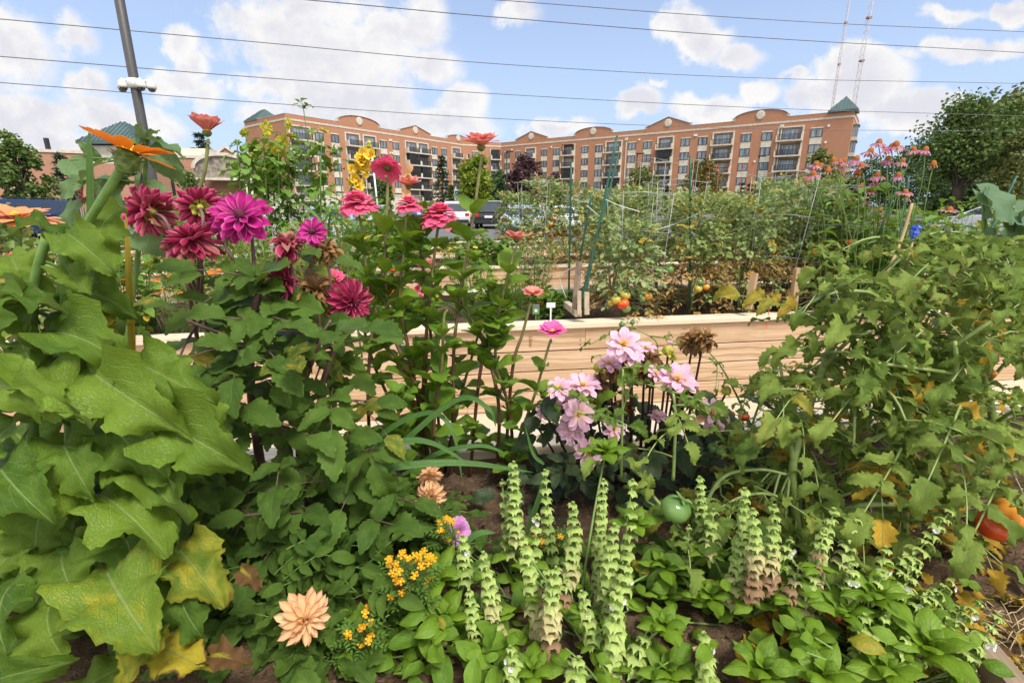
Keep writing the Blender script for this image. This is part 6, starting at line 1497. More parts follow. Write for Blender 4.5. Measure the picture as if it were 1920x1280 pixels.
stake('green stake leaning right at the right edge beside the squash leaf', (1848, 450, 3.2), (1905, 332, 3.3))
M_POST = wood_mat('stake_wood', (.36, .23, .13), (.46, .31, .19), (.24, .14, .07)); M_POSTG = plain('grey_stake_wood', (.22, .16, .12), .8, var=.3, scale=20)
stake('brown wooden stake standing upright by the red tag', (1487, 579, 3.62), (1496, 503, 3.62), .020, M_POST, 'wooden_stake', 'wooden stakes of the middle bed', True)
stake('brown wooden stake leaning right under the dry leaves', (1403, 579, 3.58), (1415, 512, 3.6), .021, M_POST, 'wooden_stake', 'wooden stakes of the middle bed', True)
stake('dark weathered stake among the leaning green stakes', (1077, 588, 3.42), (1086, 490, 3.45), .016, M_POSTG, 'wooden_stake', 'wooden stakes of the middle bed', True)
M_PALEP = plain('pale_post', (.50, .40, .28), .8, var=.2, scale=15)
stake('short pale post beside the cap board, left of two', (1086, 590, 3.36), (1086, 546, 3.36), .013, M_PALEP, 'wooden_stake', 'wooden stakes of the middle bed', True)
stake('short pale post beside the cap board, right of two', (1100, 589, 3.36), (1100, 548, 3.36), .016, M_PALEP, 'wooden_stake', 'wooden stakes of the middle bed', True)
stake('pale plank lying slanted between plant tag and posts', (1085, 588, 3.36), (1062, 570, 3.7), .022, M_PALEP, 'plank', 'loose pale planks', True)
M_STRING = plain('white_string', (.70, .68, .62), .8)
def string(label, pts): b = MB(); b.tube(spline([at(*p) for p in pts], 6), .0028, 5); tag(b.build('string', M_STRING), label, 'string', 'strings tied between the stakes')
string('white string running from the long stake down to the pale tomato', [(1129, 371, 3.7), (1160, 385, 3.75), (1200, 397, 3.8)]); string('white string tied low from the dark stake to the left', [(1075, 500, 3.5), (1050, 520, 3.6), (1062, 560, 3.6)])
string('white string from the short stake crossing to the tomatoes', [(1100, 385, 3.9), (1130, 410, 3.85), (1165, 430, 3.8)]); string('white string lying loose across the tall tomato leaves', [(1215, 435, 3.8), (1265, 420, 3.85), (1320, 395, 3.9)])
M_PLASTIC = plain('white_plastic', (.80, .80, .78), .4)
def plant_tag(px, py, D, w, h, label, mat, stem=.1, pic=None):
    c = at(px, py, D); x = c.x; o = thing('plant_label', label, 'plant label', (x, D, SZ))
    b = MB(); b.box(c, w, .003, h, 0, bev=.0012); b.build('label_plate', mat, o, smooth=False)
    b = MB(); b.box((x, D+.002, (c.z-h/2+SZ)/2), w*.16, .003, c.z-h/2-SZ+.04); b.build('label_stem', M_PLASTIC if pic is None else mat, o, smooth=False)
    if pic: 
        q = MB(); q.box(c+Vector((0, -.0025, -h*.12)), w*.8, .002, h*.55); q.box(c+Vector((0, -.0025, h*.34)), w*.8, .002, h*.2, m=1); q.lathe(c+Vector((0, -.004, -h*.12)), [(w*.22, 0), (w*.2, .001), (0, .001)], 12, (0, -1, 0), m=2); q.build('label_print', pic, o, smooth=False)
plant_tag(1033, 572, 3.42, .062, .036, 'blank white plastic T shaped plant tag behind the cap board', M_PLASTIC)
plant_tag(1005, 580, 3.42, .05, .075, 'green and purple picture plant label left of the white tag', plain('label_green', (.09, .17, .06), .4), pic=[plain('label_leaf_green', (.13, .26, .10), .4), plain('label_purple', (.20, .12, .28), .4), plain('label_pale', (.62, .66, .60), .4)])
plant_tag(1443, 575, 3.58, .026, .030, 'small red and white plant tag between the wooden stakes', plain('label_red', (.62, .10, .06), .4), pic=[M_PLASTIC, plain('label_red2', (.62, .10, .06), .4), plain('label_orange', (.75, .30, .15), .4)])
# ---------------------------------------------------------------- coneflowers
def coneflowers():
    D0 = 3.75; base = Vector((at(1650, 480, D0).x, D0, SZ)); o = thing('coneflower_plant', 'tall clump of drooping pink coneflowers with rust cones before the big trees', 'flowering plant', base)
    st, lf = MB(), MB()
    heads = [(1648, 268, 0), (1632, 285, 0), (1661, 282, 0), (1672, 277, 1), (1680, 273, 0), (1713, 282, 0), (1735, 282, 0), (1664, 300, 0), (1692, 303, 0), (1750, 310, 2), (1616, 313, 1), (1607, 328, 2), (1645, 330, 0), (1684, 330, 0), (1575, 305, 1), (1540, 312, 1), (1563, 303, 2), (1572, 312, 0), (1582, 303, 0), (1552, 322, 2),
             (1525, 328, 0), (1616, 350, 0), (1640, 344, 0), (1632, 360, 1), (1697, 362, 1), (1700, 372, 2), (1592, 378, 2), (1620, 382, 1), (1647, 395, 0), (1663, 410, 0), (1780, 395, 1), (1510, 340, 2), (1605, 300, 0), (1530, 310, 0)]
    for i, (px, py, kind) in enumerate(heads):
        d = D0+U(-.25, .3); c = at(px, py, d); ax = Vector((U(-.25, .25), U(-.3, .1), 1)); z = ax.normalized(); b = base+Vector((U(-.15, .15)+(px-1650)/925*d*.5, U(-.15, .15), 0))
        st.tube(bez(b, Vector((c.x*.6+b.x*.4, d, c.z-.25)), c-z*.01, 8), [.0042, .0028], 6)
        s = U(.85, 1.15)
        if kind == 2: 
            f = dome(c, ax, .019*s, .034*s, C_RUST, 'flower', o, 14)
            q = MB(); ring(q, c, ax, 7, .012, .026, -65, P_DRY, 1., tint=(.5, .8, 0, 1)); q.build('dead_petal', P_CONEP, f)
        else:
            q = MB(); ring(q, c, ax, 14, .012*s, .048*s, -42 if kind == 0 else -12, P_CONE, 1.35, ej=12, tint=rt(.25, .25)); f = q.build('flower', P_CONEP, o); dome(c, ax, .020*s, .030*s, C_RUST, 'flower_centre', f, 14)
        for k in range(5):
            p = b+(c-b)*U(.2, .85); a = U(0, 6.3); lf.leaf(rnd.choice(T_LANCE), p, p+Vector((math.cos(a), math.sin(a), U(-.2, .4)))*U(.08, .15), (0, 0, 1), 1.3)
    st.build('stem', S_GREEN, o); lf.build('leaves', M_FRESH, o)
coneflowers()
def blue_wrap():
    c = at(1715, 437, 3.4); o = thing('stake_cap', 'crumpled shiny blue wrapping on top of a thin stick below the coneflowers', 'wrapping', (c.x, c.y, SZ))
    b = MB(); r = random.Random(2); v, n, k = [], 14, 8
    for i in range(k+1):
        th = math.pi*i/k
        for j in range(n):
            a = 6.283*j/n; rr = .034*math.sin(th)**.7*(1-.035*i)*(1+.35*math.sin(a*3+i*1.7))*r.uniform(.65, 1.25); v.append((c.x+rr*math.cos(a), c.y+rr*math.sin(a), c.z+.052*math.cos(th)*r.uniform(.9, 1.1)))
    b.raw(v, [(i*n+j, (i+1)*n+j, (i+1)*n+(j+1) % n, i*n+(j+1) % n) for i in range(k) for j in range(n)]); b.build('wrapping', plain('blue_foil', (.03, .085, .42), .3, .6), o, smooth=False)
    b = MB(); b.tube([(c.x, c.y, c.z-.03), (c.x-.03, c.y, SZ)], .006, 6); b.build('stick', M_BAMB, o)
blue_wrap()
# ---------------------------------------------------------------- greenery patches
def patch(name, label, px, D, w, dep, h, n, tpl, mat, L, cat='plant', lw=1., up=.4, flowers=None, nst=14, stemmat=S_GREEN, zb=SZ, yel=.1, lean=.3, group=None, top=None):
    """Leafy plant clump w wide, dep deep and h tall; flowers = (count, builder)."""
    x = at(px, 450, D).x; o = thing(name, label, cat, (x, D, zb), group); c = Vector((x, D, zb)); st, lf = MB(), MB(); tips = []
    for k in range(nst):
        a = U(0, 6.3); q = math.sqrt(U(0, 1)); e = c+Vector((math.cos(a)*w/2*q, math.sin(a)*dep/2*q, h*U(.65, 1.0)*(1-.25*q))); s = c+Vector(((e.x-c.x)*.45, (e.y-c.y)*.45, 0))
        P = bez(s, (s+e)/2+Vector((U(-.04, .04), U(-.04, .04), .03)), e, 8); st.tube(P, [.004, .0015], 5, cap=False); tips.append((P, e))
    for k in range(n):
        P, e = rnd.choice(tips); p = P[rnd.randint(1, 7)]+Vector((U(-1, 1)*w*.05, U(-1, 1)*dep*.05, U(-.02, .02))); a = U(0, 6.3)
        d = Vector((math.cos(a), math.sin(a), U(-.5, up+.4))).normalized(); lf.leaf(rnd.choice(tpl), p, p+d*U(*L), Vector((0, 0, 1))+rdir()*.5, lw, (U(0, 1), .7 if U(0, 1) < yel else 0, 0, 1))
    st.build('stem', stemmat, o); lf.build('leaves', mat, o)
    if flowers:
        for k in range(flowers[0]): P, e = tips[k % len(tips)]; flowers[1](o, e+Vector((U(-.02, .02), U(-.02, .02), U(0, .03))) if k < len(tips) else P[rnd.randint(4, 7)]+Vector((U(-.03, .03), U(-.05, 0), .02)))
    return o
def fl(mat, r, n=8, cen=C_YEL, rows=1, elev=15): 
    def f(o, c):
        b = MB(); ax = Vector((U(-.4, .4), U(-.8, .1), 1))
        for k in range(rows): ring(b, c, ax, n, r*.1, r*(1-.2*k)*U(.9, 1.1), elev+18*k, P_ZIN, 1.5, h=r*.12*k)
        q = b.build('flower', mat, o); dome(c, ax, r*.22, r*.2, cen, 'flower_centre', q, 8)
    return f
def gaura_fl(o, c):
    b = MB()
    for k in range(rnd.choice((2, 3, 4))): ring(b, c+Vector((U(-.02, .02), U(-.02, .02), -k*.025)), (U(-1, 1), -1, U(0, .6)), 4, .001, .017, 25, P_ZIN, 1.5, ej=20)
    b.build('flower', P_WHITE, o)
patch('bean_plant', 'broad leaved bean plants in the second bed left of the pale cap end', 895, 6.9, 1.1, .9, .55, 420, T_HEART, M_FRESH, (.06, .12), up=.1, nst=40, yel=.02)
patch('bean_plant', 'bean leaves in the second bed behind the full pink zinnias', 745, 6.7, 1.2, .9, .6, 420, T_HEART, M_ZIN, (.06, .12), up=.1, nst=40, yel=.02)
patch('dill_plant', 'yellowish dill umbels standing before the bean leaves', 858, 5.9, .5, .3, .55, 260, T_SMALL, M_MEADOW, (.02, .05), flowers=(18, fl(P_SUNF, .022, 12)), nst=18, yel=.4)
patch('basil_bush', 'round bright green basil bush behind the cap board', 906, 3.95, .46, .40, .42, 430, T_BASIL, M_BAS, (.045, .08), 'herb', nst=26)
patch('fern_leaved_plant', 'dark feathery foliage right of the round basil bush', 972, 4.2, .5, .45, .38, 900, T_GRASS, M_ZIN, (.04, .09), nst=30)
patch('strap_leaved_plant', 'green strap leaved clump behind the white plant tag', 1040, 3.85, .34, .3, .26, 150, T_LANCE, M_FRESH, (.08, .14), nst=12)
patch('tall_herb', 'thin tall herb with narrow leaves before the second bed boards', 1000, 4.5, .55, .3, .72, 420, T_LANCE, M_TOMF, (.04, .08), nst=16)
patch('marigold_clump', 'low clump of red and orange blooms by the faded side dahlia', 735, 3.7, .55, .4, .28, 300, T_OVATE, M_FRESH, (.04, .07), 'flowering plant', flowers=(9, fl(P_RED, .034, 14, rows=2)), nst=16)
patch('zinnia_clump', 'clump of low scarlet and pink blooms behind the cap board, under the green stems', 790, 3.75, .42, .35, .30, 240, T_OVATE, M_ZIN, (.05, .08), 'flowering plant', flowers=(7, fl(P_PINK, .036, 14, rows=2)), nst=14)
patch('zinnia_clump', 'red and white blooms half hidden by leaves, left of the scarlet clump', 690, 4.2, .5, .4, .42, 260, T_OVATE, M_FRESH, (.05, .08), 'flowering plant', flowers=(8, fl(P_RED, .034, 14, rows=2)), nst=14)
patch('cornflower_clump', 'thin stems with small blue flowers behind the withered dahlias', 600, 3.9, .5, .5, .5, 420, T_GRASS, M_MEADOW, (.06, .12), 'flowering plant', flowers=(12, fl(P_BLUE, .018, 9)), nst=18)
patch('cosmos_clump', 'ferny clump with orange cosmos flowers left of the dahlias', 300, 3.3, .8, .6, .50, 900, T_GRASS, M_MEADOW, (.05, .11), 'flowering plant', flowers=(10, fl(P_ORANGE, .028, 8)), nst=30)
patch('cosmos_clump', 'ferny clump with a few orange flowers below the burgundy dahlias', 440, 3.6, .9, .6, .48, 900, T_GRASS, M_FRESH, (.05, .11), 'flowering plant', flowers=(9, fl(P_ORANGE, .026, 8)), nst=30)
patch('cosmos_clump', 'ferny clump with orange flowers at the left edge, behind the broad leaves', 90, 3.0, .9, .6, .55, 800, T_GRASS, M_MEADOW, (.05, .11), 'flowering plant', flowers=(9, fl(P_ORANGE, .028, 8)), nst=30)
patch('gaura_plant', 'airy gaura with white flowers on thin stems before the sunflowers', 520, 3.9, .7, .5, .95, 520, T_LANCE, M_MEADOW, (.03, .07), 'flowering plant', flowers=(34, gaura_fl), nst=28)
patch('gaura_plant', 'airy gaura with white flowers right of the magenta dahlia', 610, 4.3, .55, .5, .92, 420, T_LANCE, M_MEADOW, (.03, .07), 'flowering plant', flowers=(26, gaura_fl), nst=22)
patch('grass_clump', 'pale straw coloured grasses behind the small magenta dahlia', 560, 3.5, .9, .5, .75, 520, T_GRASS, M_MEADOW, (.15, .35), nst=26, up=1.2, yel=.35)
patch('iris_clump', 'upright sword leaves right of the magenta dahlia', 620, 4.4, .35, .3, .30, 46, T_BLADE, M_BLADE, (.45, .75), nst=8, up=3.5)
patch('squash_vine', 'tangled pale squash vine before the blue cars', 50, 3.2, 1.2, .6, .98, 900, T_HEART, M_MEADOW, (.05, .09), nst=40, yel=.25)
patch('squash_vine', 'green leafy vine below the grey green sunflower leaves', 190, 3.1, .8, .6, .80, 420, T_OVATE, M_FRESH, (.06, .10), nst=34)
patch('leafy_clump', 'green leafy growth in the middle bed behind the dahlia bush', 400, 4.4, 1.5, .7, .75, 900, T_OVATE, M_ZIN, (.05, .09), nst=60, yel=.05)
patch('leafy_clump', 'green leafy growth with thin stems left of the gladiolus', 640, 5.2, 1.1, .8, .95, 620, T_OVATE, M_FRESH, (.05, .09), nst=50)
patch('leafy_clump', 'dark leafy growth in the second bed behind the gladiolus', 700, 7.4, 1.2, .8, 1.0, 700, T_OVATE, M_ZIN, (.06, .11), nst=50)
patch('rust_bush', 'rust tinged feathery bush behind the cup shaped coral zinnia', 400, 7.5, 1.9, 1.0, 1.2, 1500, T_SMALL, M_MEADOW, (.03, .07), nst=70, yel=.3)
patch('leafy_bush', 'dense green bush at the left below the low brick building', 330, 8.2, 1.7, 1.0, 1.15, 1200, T_OVATE, M_ZIN, (.05, .10), nst=60)
patch('leafy_vine', 'dense green vine behind the blue wrapped stick', 1740, 4.3, 1.5, .8, 1.0, 1500, T_OVATE, M_FRESH, (.04, .08), nst=70, yel=.03)
patch('leafy_vine', 'tangled green vine with tendrils right of the coneflowers', 1850, 4.6, 1.6, .8, 1.02, 1500, T_SMALL, M_ZIN, (.04, .09), nst=70, yel=.06)
patch('leafy_vine', 'leafy growth below the coneflower blooms', 1660, 4.0, .9, .6, .95, 900, T_OVATE, M_FRESH, (.05, .09), nst=50, yel=.1)
patch('leafy_shrub', 'feathery green shrub top left of the coneflowers', 1545, 4.4, .8, .6, 1.12, 700, T_LANCE, M_FRESH, (.05, .10), nst=40, yel=.05)
patch('dill_plant', 'feathery dark herb in front of the second bed boards', 890, 5.2, .6, .4, .45, 600, T_GRASS, M_ZIN, (.04, .09), nst=24)
def squash():
    c = at(1880, 470, 2.3); o = thing('squash_plant', 'large grey green squash leaves on stalks at the right edge', 'vegetable plant', (c.x, c.y, SZ)); st, lf = MB(), MB()
    for bx, by, tx, ty, w in ((1838, 360, 1884, 412, 1.05), (1845, 395, 1846, 362, 1.3), (1905, 395, 1955, 445, 1.2), (1895, 430, 1915, 400, 1.0), (1870, 440, 1845, 470, 1.0), (1925, 420, 1890, 470, 1.1)):
        b, t = at(bx, by, 2.3), at(tx, ty, 2.25); lf.leaf(rnd.choice(T_HEART), b, b+(t-b)*1.2, CAMUP+Vector((.2, -.5, 0)), w, (U(0, 1), 0, 0, 1)); st.tube(bez((c.x, c.y, SZ), (b+c)/2, b, 6), [.008, .005], 7)
    st.build('stem', S_GREEN, o); lf.build('leaves', M_SQUASH, o)
squash()
# ---------------------------------------------------------------- sunflowers, gladiolus
def sunflowers():
    D0 = 6.2
    data = [(460, 250, 8), (498, 240, 12), (491, 278, 7), (539, 232, 9), (527, 267, 10), (472, 279, 8), (544, 256, 9), (523, 285, 11), (608, 247, 10), (512, 278, 9), (530, 262, 9), (445, 267, 4), (500, 249, 9), (465, 297, 7)]
    for i, (px, py, r) in enumerate(data):
        d = D0+U(-.4, .4); c = at(px, py, d); b0 = Vector((at(px*.85+540*.15, 450, d).x, d, SZ))
        lab = ['leftmost nodding sunflower head, low', 'large double sunflower head high in the left of the clump', 'small sunflower head directly below the large double one', 'topmost round sunflower head of the clump', 'sunflower head right of the middle facing away', 'small sunflower at the left side, below the leftmost',
               'sunflower head just right of the middle, facing sideways', 'lowest big sunflower head of the clump', 'lone sunflower head at the right of the clump', 'sunflower head low left of the lowest big one', 'sunflower half hidden behind the middle one', 'unopened green sunflower bud at the far left of the clump', 'sunflower tucked behind the large double head', 'small low sunflower at the left rim of the clump'][i]
        o = thing('sunflower', lab, 'sunflower', b0, 'sunflowers before the left brick wing')
        st, lf = MB(), MB(); ax = Vector((U(-.6, .4), U(-.2, .8), U(-.2, .5))).normalized(); P = bez(b0, Vector(((b0.x+c.x)/2, d, c.z-.2)), c-ax*.03, 12)
        st.tube(P, [.012, .006], 7); st.build('stem', S_GREEN, o); rr = r/925*d
        for k in range(52):
            p = P[rnd.randint(1, 9)]; a = U(0, 6.3); l = U(.08, .16); e = Vector((math.cos(a), math.sin(a)*.8, U(-.5, .2))).normalized(); q = p+e*l*.6; st2 = lf
            lf.leaf(rnd.choice(T_HEART), q, q+(e+Vector((0, 0, -.5)))*l*.8, (0, 0, 1), .85, (U(.2, 1), 0, 0, 1)); lf.leaf(T_GRASS[0], p, q, (0, 0, 1), .8, (.8, 0, 0, 1))
        lf.build('leaves', M_FRESH, o)
        if i == 11: bud(o, c, ax, rr, C_GREEN); continue
        q = MB(); ring(q, c, ax, 22, rr*.35, rr*.82, 15, P_DAHS, 1.0, ej=20); f = q.build('flower', P_SUNF, o)
        q = MB(); q.lathe(c-ax*rr*.12, [(rr*.1, 0), (rr*.42, rr*.05), (rr*.5, rr*.2), (rr*.3, rr*.26), (0, rr*.26)], 14, ax); ring(q, c-ax*rr*.05, ax, 12, rr*.35, rr*.4, -5, T_SMALL, 1.4); q.build('calyx', C_YG, f)
    for lab, px, py, D, nl in (('tallest leafy spire rising above the sunflowers with a green tip', 568, 196, 6.0, 60), ('shorter leafy spire without bloom at the right of the sunflowers', 632, 285, 6.1, 44), ('leafy sunflower stem left of the tallest spire', 555, 290, 6.4, 60), ('leafy sunflower stem right of the tallest spire', 596, 275, 6.4, 56)):
        c = at(px, py, D); b0 = Vector((c.x+.03, D, SZ)); o = thing('sunflower', lab, 'sunflower', b0, 'sunflowers before the left brick wing'); st, lf = MB(), MB(); P = bez(b0, (b0+c)/2+Vector((.02, 0, 0)), c, 16); st.tube(P, [.014, .004], 7)
        for k in range(nl):
            i = rnd.randint(2, 15); p = P[i]; a = U(0, 6.3); s = 1.1-.045*i; e = Vector((math.cos(a), math.sin(a), U(-.2, .4))).normalized(); q = p+e*.13*s; lf.leaf(rnd.choice(T_HEART), q, q+(e+Vector((0, 0, -.6)))*.14*s, (0, 0, 1), .8, (U(0, 1), 0, 0, 1)); lf.leaf(T_GRASS[1], p, q, (0, 0, 1), .8, (.8, 0, 0, 1))
        for k in range(14): p = c+rdir()*.05; lf.leaf(rnd.choice(T_SMALL), p, p+rdir(0, 1)*.06, (0, 0, 1), 1.3)
        st.build('stem', S_GREEN, o); lf.build('leaves', M_FRESH, o)
sunflowers()
def gladiolus():
    D = 2.6; b0 = Vector((at(640, 480, D).x, D+.2, .57)); o = thing('gladiolus', 'yellow gladiolus spike leaning right above the full pink zinnia', 'flowering plant', b0)
    P = spline([b0, at(640, 410, D), at(655, 360, D), at(678, 310, D), at(694, 272, D)], 8); st = MB(); st.tube(P, [.006, .003], 8); st.build('stem', S_GREEN, o)
    for px, py, r in ((690, 285, 9), (683, 292, 12), (696, 293, 12), (676, 303, 13), (690, 305, 14), (671, 312, 13), (684, 318, 14), (678, 309, 12), (658, 318, 9), (662, 335, 9), (672, 338, 12), (668, 350, 12), (660, 342, 8), (667, 322, 9)):
        c = at(px, py, D+U(-.02, .03)); ax = Vector((U(-.8, .8), -.7, U(-.1, .5))); b = MB(); rr = r/925*D*1.15; ring(b, c, ax, 6, rr*.05, rr, 35, P_RUF, 1.1, ej=14); ring(b, c, ax, 4, rr*.04, rr*.7, 58, P_RUF, 1.); b.build('flower', P_YEL, o)
    for px, py in ((693, 274), (692, 268)): bud(o, at(px, py, D), (.1, 0, 1), .012, C_YG)
gladiolus()

def left_edge():
    o = patch('tomato_plant', 'tomato plant at the left edge behind the orange bloom, two small red fruits', 40, 2.6, .8, .5, .62, 320, T_TOMS, M_TOMF, (.04, .08), 'vegetable plant', nst=24)
    for px, py, r in ((28, 477, 8), (14, 480, 7)): tomato(o, at(px, py, 2.3), r/925*2.25, 'ripe_red')
    c = at(22, 500, 1.0); q = thing('zinnia_plant', 'dusty pink fading zinnia at the left edge, above the big leaves', 'flowering plant', foot(30, 700, 1.05))
    st = MB(); st.tube(spline([foot(30, 700, 1.05), at(34, 600, 1.02), at(30, 540, 1.0), c], 6), [.005, .004], 8); st.build('stem', S_PURPLE, q); dead_head(q, c, (-.2, -.2, 1), .024, P_VIOLET, 70, False, 'flower')
    b0 = Vector((at(160, 500, 1.5).x, 1.5, SOIL)); o = thing('seed_plume', 'rust red upright seed plumes behind the upright green blade', 'plant', b0); st = MB()
    for px, py, qx, qy in ((152, 375, 156, 330), (160, 378, 186, 336), (150, 385, 172, 358), (165, 372, 190, 356), (158, 380, 146, 354)):
        p, e = at(px, py, 1.5), at(qx, qy, 1.5); sp = MB()
        for k in range(60):
            f = U(0, 1); sp.leaf(rnd.choice(T_SMALL), p+(e-p)*f, p+(e-p)*f+rdir()*.008, (0, 0, 1), 1.2)
        sp.tube([p, e], .0028, 5); sp.build('seed_head', P_RUST, o); st.tube(bez(b0, (b0+p)/2, p, 6), .002, 5)
    st.build('stem', S_BROWN, o)
P_RUST = plain('rust_seed', (.24, .07, .05), .8, var=.4, scale=200)
left_edge()
# ================================================================ trees, cars, fence, lot
def tree_leaf_mat(name, c1, c2):
    t = NT(name); ti = t.tint(); n = t.noise(t.pos(), .5, 2)
    c = t.mix(t.ss(t.math('MULTIPLY_ADD', n, .7, t.math('MULTIPLY', ti[0], .65)), .3, .95), c1, c2); return t.bsdf(c, .6, .25, trans=.25)
M_TREE = {k: tree_leaf_mat('tree_leaf_'+k, a, b) for k, a, b in (('mid', (.065, .12, .024), (.145, .205, .05)), ('dark', (.042, .085, .026), (.092, .14, .048)), ('lime', (.11, .17, .012), (.22, .29, .025)),
    ('plum', (.06, .03, .035), (.11, .055, .055)), ('needle', (.045, .08, .045), (.095, .135, .08)), ('olive', (.11, .13, .028), (.19, .205, .06)), ('rust', (.12, .115, .026), (.23, .17, .04)))}
M_BARK = plain('bark', (.085, .065, .048), .9, .1, var=.35, scale=8, bump=.4)
TL = [leaf_tpl(.32, .6, .7, n=2, m=1, fold=.3, bend=30, seed=k) for k in range(4)]
def tree(label, px, pyb, pyt, wpx, D, kind, n=2600, leaf=.28, seed=0, low=.22, trunk=.16, shape=None, cat='tree', blobs=14, name='tree', group=None):
    r = random.Random(seed*7+3); top = at(px, pyt, D); x = top.x; h = top.z; w = wpx/925*D*1.02; o = thing(name, label, cat, (x, D, 0), group)
    tr, lf = MB(), MB(); c0 = h*low
    tr.tube([(x, D, -.1), (x+.05, D, h*.25), (x-.05, D, h*.55), (x, D, h*.8)], [trunk*1.3, trunk, trunk*.65, trunk*.2], 9)
    cl = []
    for k in range(blobs):
        f = (k+.5)/blobs; zz = c0+(h-c0)*(.10+.86*f); prof = (shape or (lambda f: math.sqrt(max(.04, 1-(2*f-.85)**2*.85))))(f)
        for j in range(4 if prof > .5 else 2):
            a = r.uniform(0, 6.3); q = w/2*prof*r.uniform(.25, .85); cl.append((Vector((x+math.cos(a)*q, D+math.sin(a)*q, zz+r.uniform(-.05, .05)*h)), w*.17*r.uniform(.6, 1.25)*(.5+.5*prof)))
    for c, q in cl:
        if r.random() < .7: tr.tube(bez((x, D, max(h*.15, c.z-h*.28)), (x*.6+c.x*.4, D*.6+c.y*.4, c.z-h*.08), c, 6), [trunk*.35, trunk*.06], 5, cap=False)
    per = max(6, n//len(cl))
    for c, q in cl:
        for k in range(per):
            d = Vector((r.gauss(0, 1), r.gauss(0, 1), r.gauss(0, .75))); d.normalize(); p = c+d*q*(r.random()**.45); p.z += 0
            l = leaf*r.uniform(.6, 1.25); e = Vector((r.uniform(-1, 1), r.uniform(-1, 1), r.uniform(-.9, .3))).normalized()
            lf.leaf(r.choice(TL), p, p+e*l, rdir(.0, 1), 1.25, (r.random(), 0, 0, 1))
    tr.build('trunk', M_BARK, o); lf.build('crown', M_TREE[kind], o); return o
cone = lambda f: max(.06, 1-f)
def conifer(label, px, pyt, wpx, D, kind='needle', seed=0, tiers=15, leaf=.45, per=150, droop=.12, open_=False):
    r = random.Random(seed+50); top = at(px, pyt, D); x, h = top.x, top.z; w = wpx/925*D; o = thing('conifer', label, 'tree', (x, D, 0)); tr, lf = MB(), MB()
    tr.tube([(x, D, -.1), (x, D, h*.97)], [h*.018, .02], 8)
    for k in range(tiers):
        f = (k+.3)/tiers; zz = h*(.08+.9*f); rad = w/2*(1-f)**.85+.1; nb = 7 if open_ else 10
        for j in range(nb):
            a = r.uniform(0, 6.3); rr = rad*r.uniform(.7, 1.1); d = Vector((math.cos(a), math.sin(a), 0)); e = Vector((x, D, zz))+d*rr+Vector((0, 0, -droop*rr+(.25*rr if open_ else 0)))
            P = bez((x, D, zz), Vector((x, D, zz))+d*rr*.5, e, 5); tr.tube(P, [.035*h/12, .01], 4, cap=False)
            for i in range(int(per/nb)):
                t = r.uniform(.15, 1); p = Vector((x, D, zz))*(1-t)+e*t+Vector((r.uniform(-1, 1), r.uniform(-1, 1), r.uniform(-.6, .4)))*rad*.12; q = (d*.7+Vector((r.uniform(-1, 1), r.uniform(-1, 1), r.uniform(-.5, .5)))).normalized()
                lf.leaf(r.choice(TL), p, p+q*leaf*r.uniform(.6, 1.2), (0, 0, 1), .55, (r.random(), 0, 0, 1))
    tr.build('trunk', M_BARK, o); lf.build('crown', M_TREE[kind], o)
conifer('dark conifer in front of the left brick wing, by the white ground floor', 828, 288, 52, 62, seed=1)
conifer('small bright green clipped conifer left of the parking sign', 846, 345, 26, 56, 'mid', seed=2, tiers=10, per=170, leaf=.35)
conifer('open branched blue green pine behind the porch gable', 375, 244, 62, 76, seed=3, open_=True, tiers=12, per=110, leaf=.9)
conifer('slim dark conifer at the left wall, beside the grey green leaves', 108, 285, 40, 40, seed=4, open_=True, tiers=11, per=90, leaf=.5)
tree('yellow green round tree before the corner of the brick wings', 893, 385, 290, 78, 52, 'lime', 4200, .34, 1, .12)
tree('plum leaved tree before the middle of the building', 984, 385, 288, 70, 60, 'plum', 3600, .36, 2, .15)
tree('mid green tree left of the plum tree', 935, 390, 318, 44, 66, 'dark', 2200, .36, 3, .12)
tree('low plum coloured shrub right of the plum tree', 1040, 390, 326, 46, 58, 'plum', 1800, .3, 4, .05, name='shrub', cat='shrub')
tree('round feathery green tree right of the crossing stakes', 1202, 385, 312, 78, 48, 'olive', 4200, .22, 5, .10)
tree('loose tree turning rusty between balcony columns', 1322, 385, 297, 82, 46, 'rust', 3800, .22, 6, .10)
tree('bushy olive tree before the right end of the building', 1548, 385, 278, 70, 46, 'olive', 3600, .24, 7, .12)
tree('dark leafy tree behind the yellow gladiolus', 715, 390, 318, 44, 48, 'mid', 2200, .26, 8, .1)
tree('round tree below the low brick wall, behind the rust bush', 352, 390, 318, 60, 40, 'mid', 2200, .24, 9, .1)
tree('leafy tree at the left edge before the low brick building', 15, 390, 246, 96, 26, 'mid', 4200, .20, 10, .12)
for i, (px, pyt) in enumerate(((1180, 346), (1252, 345), (1392, 338), (1408, 341), (1430, 338))):
    conifer(['small columnar conifer under the round feathery tree', 'small columnar conifer by the second wire cage', 'small pointed conifer at the foot of the wall, left of three', 'small pointed conifer at the foot of the wall, middle of three', 'small pointed conifer at the foot of the wall, right of three'][i], px, pyt, 20, 60, 'dark', seed=20+i, tiers=8, per=120, leaf=.35)
big = lambda f: .55+.45*math.sin(min(1, f*1.15)*2.6)
tree('big spreading broadleaf tree with a bare leaning trunk at the right', 1835, 380, 186, 165, 46, 'mid', 9000, .30, 11, .34, .38, big, blobs=20)
tree('tall full tree at the right edge behind the spreading one', 1915, 380, 166, 130, 58, 'olive', 7000, .42, 12, .2, .4, blobs=18)
tree('yellow green tree in the right edge of the wood', 1930, 390, 225, 70, 42, 'olive', 3000, .28, 13, .15)
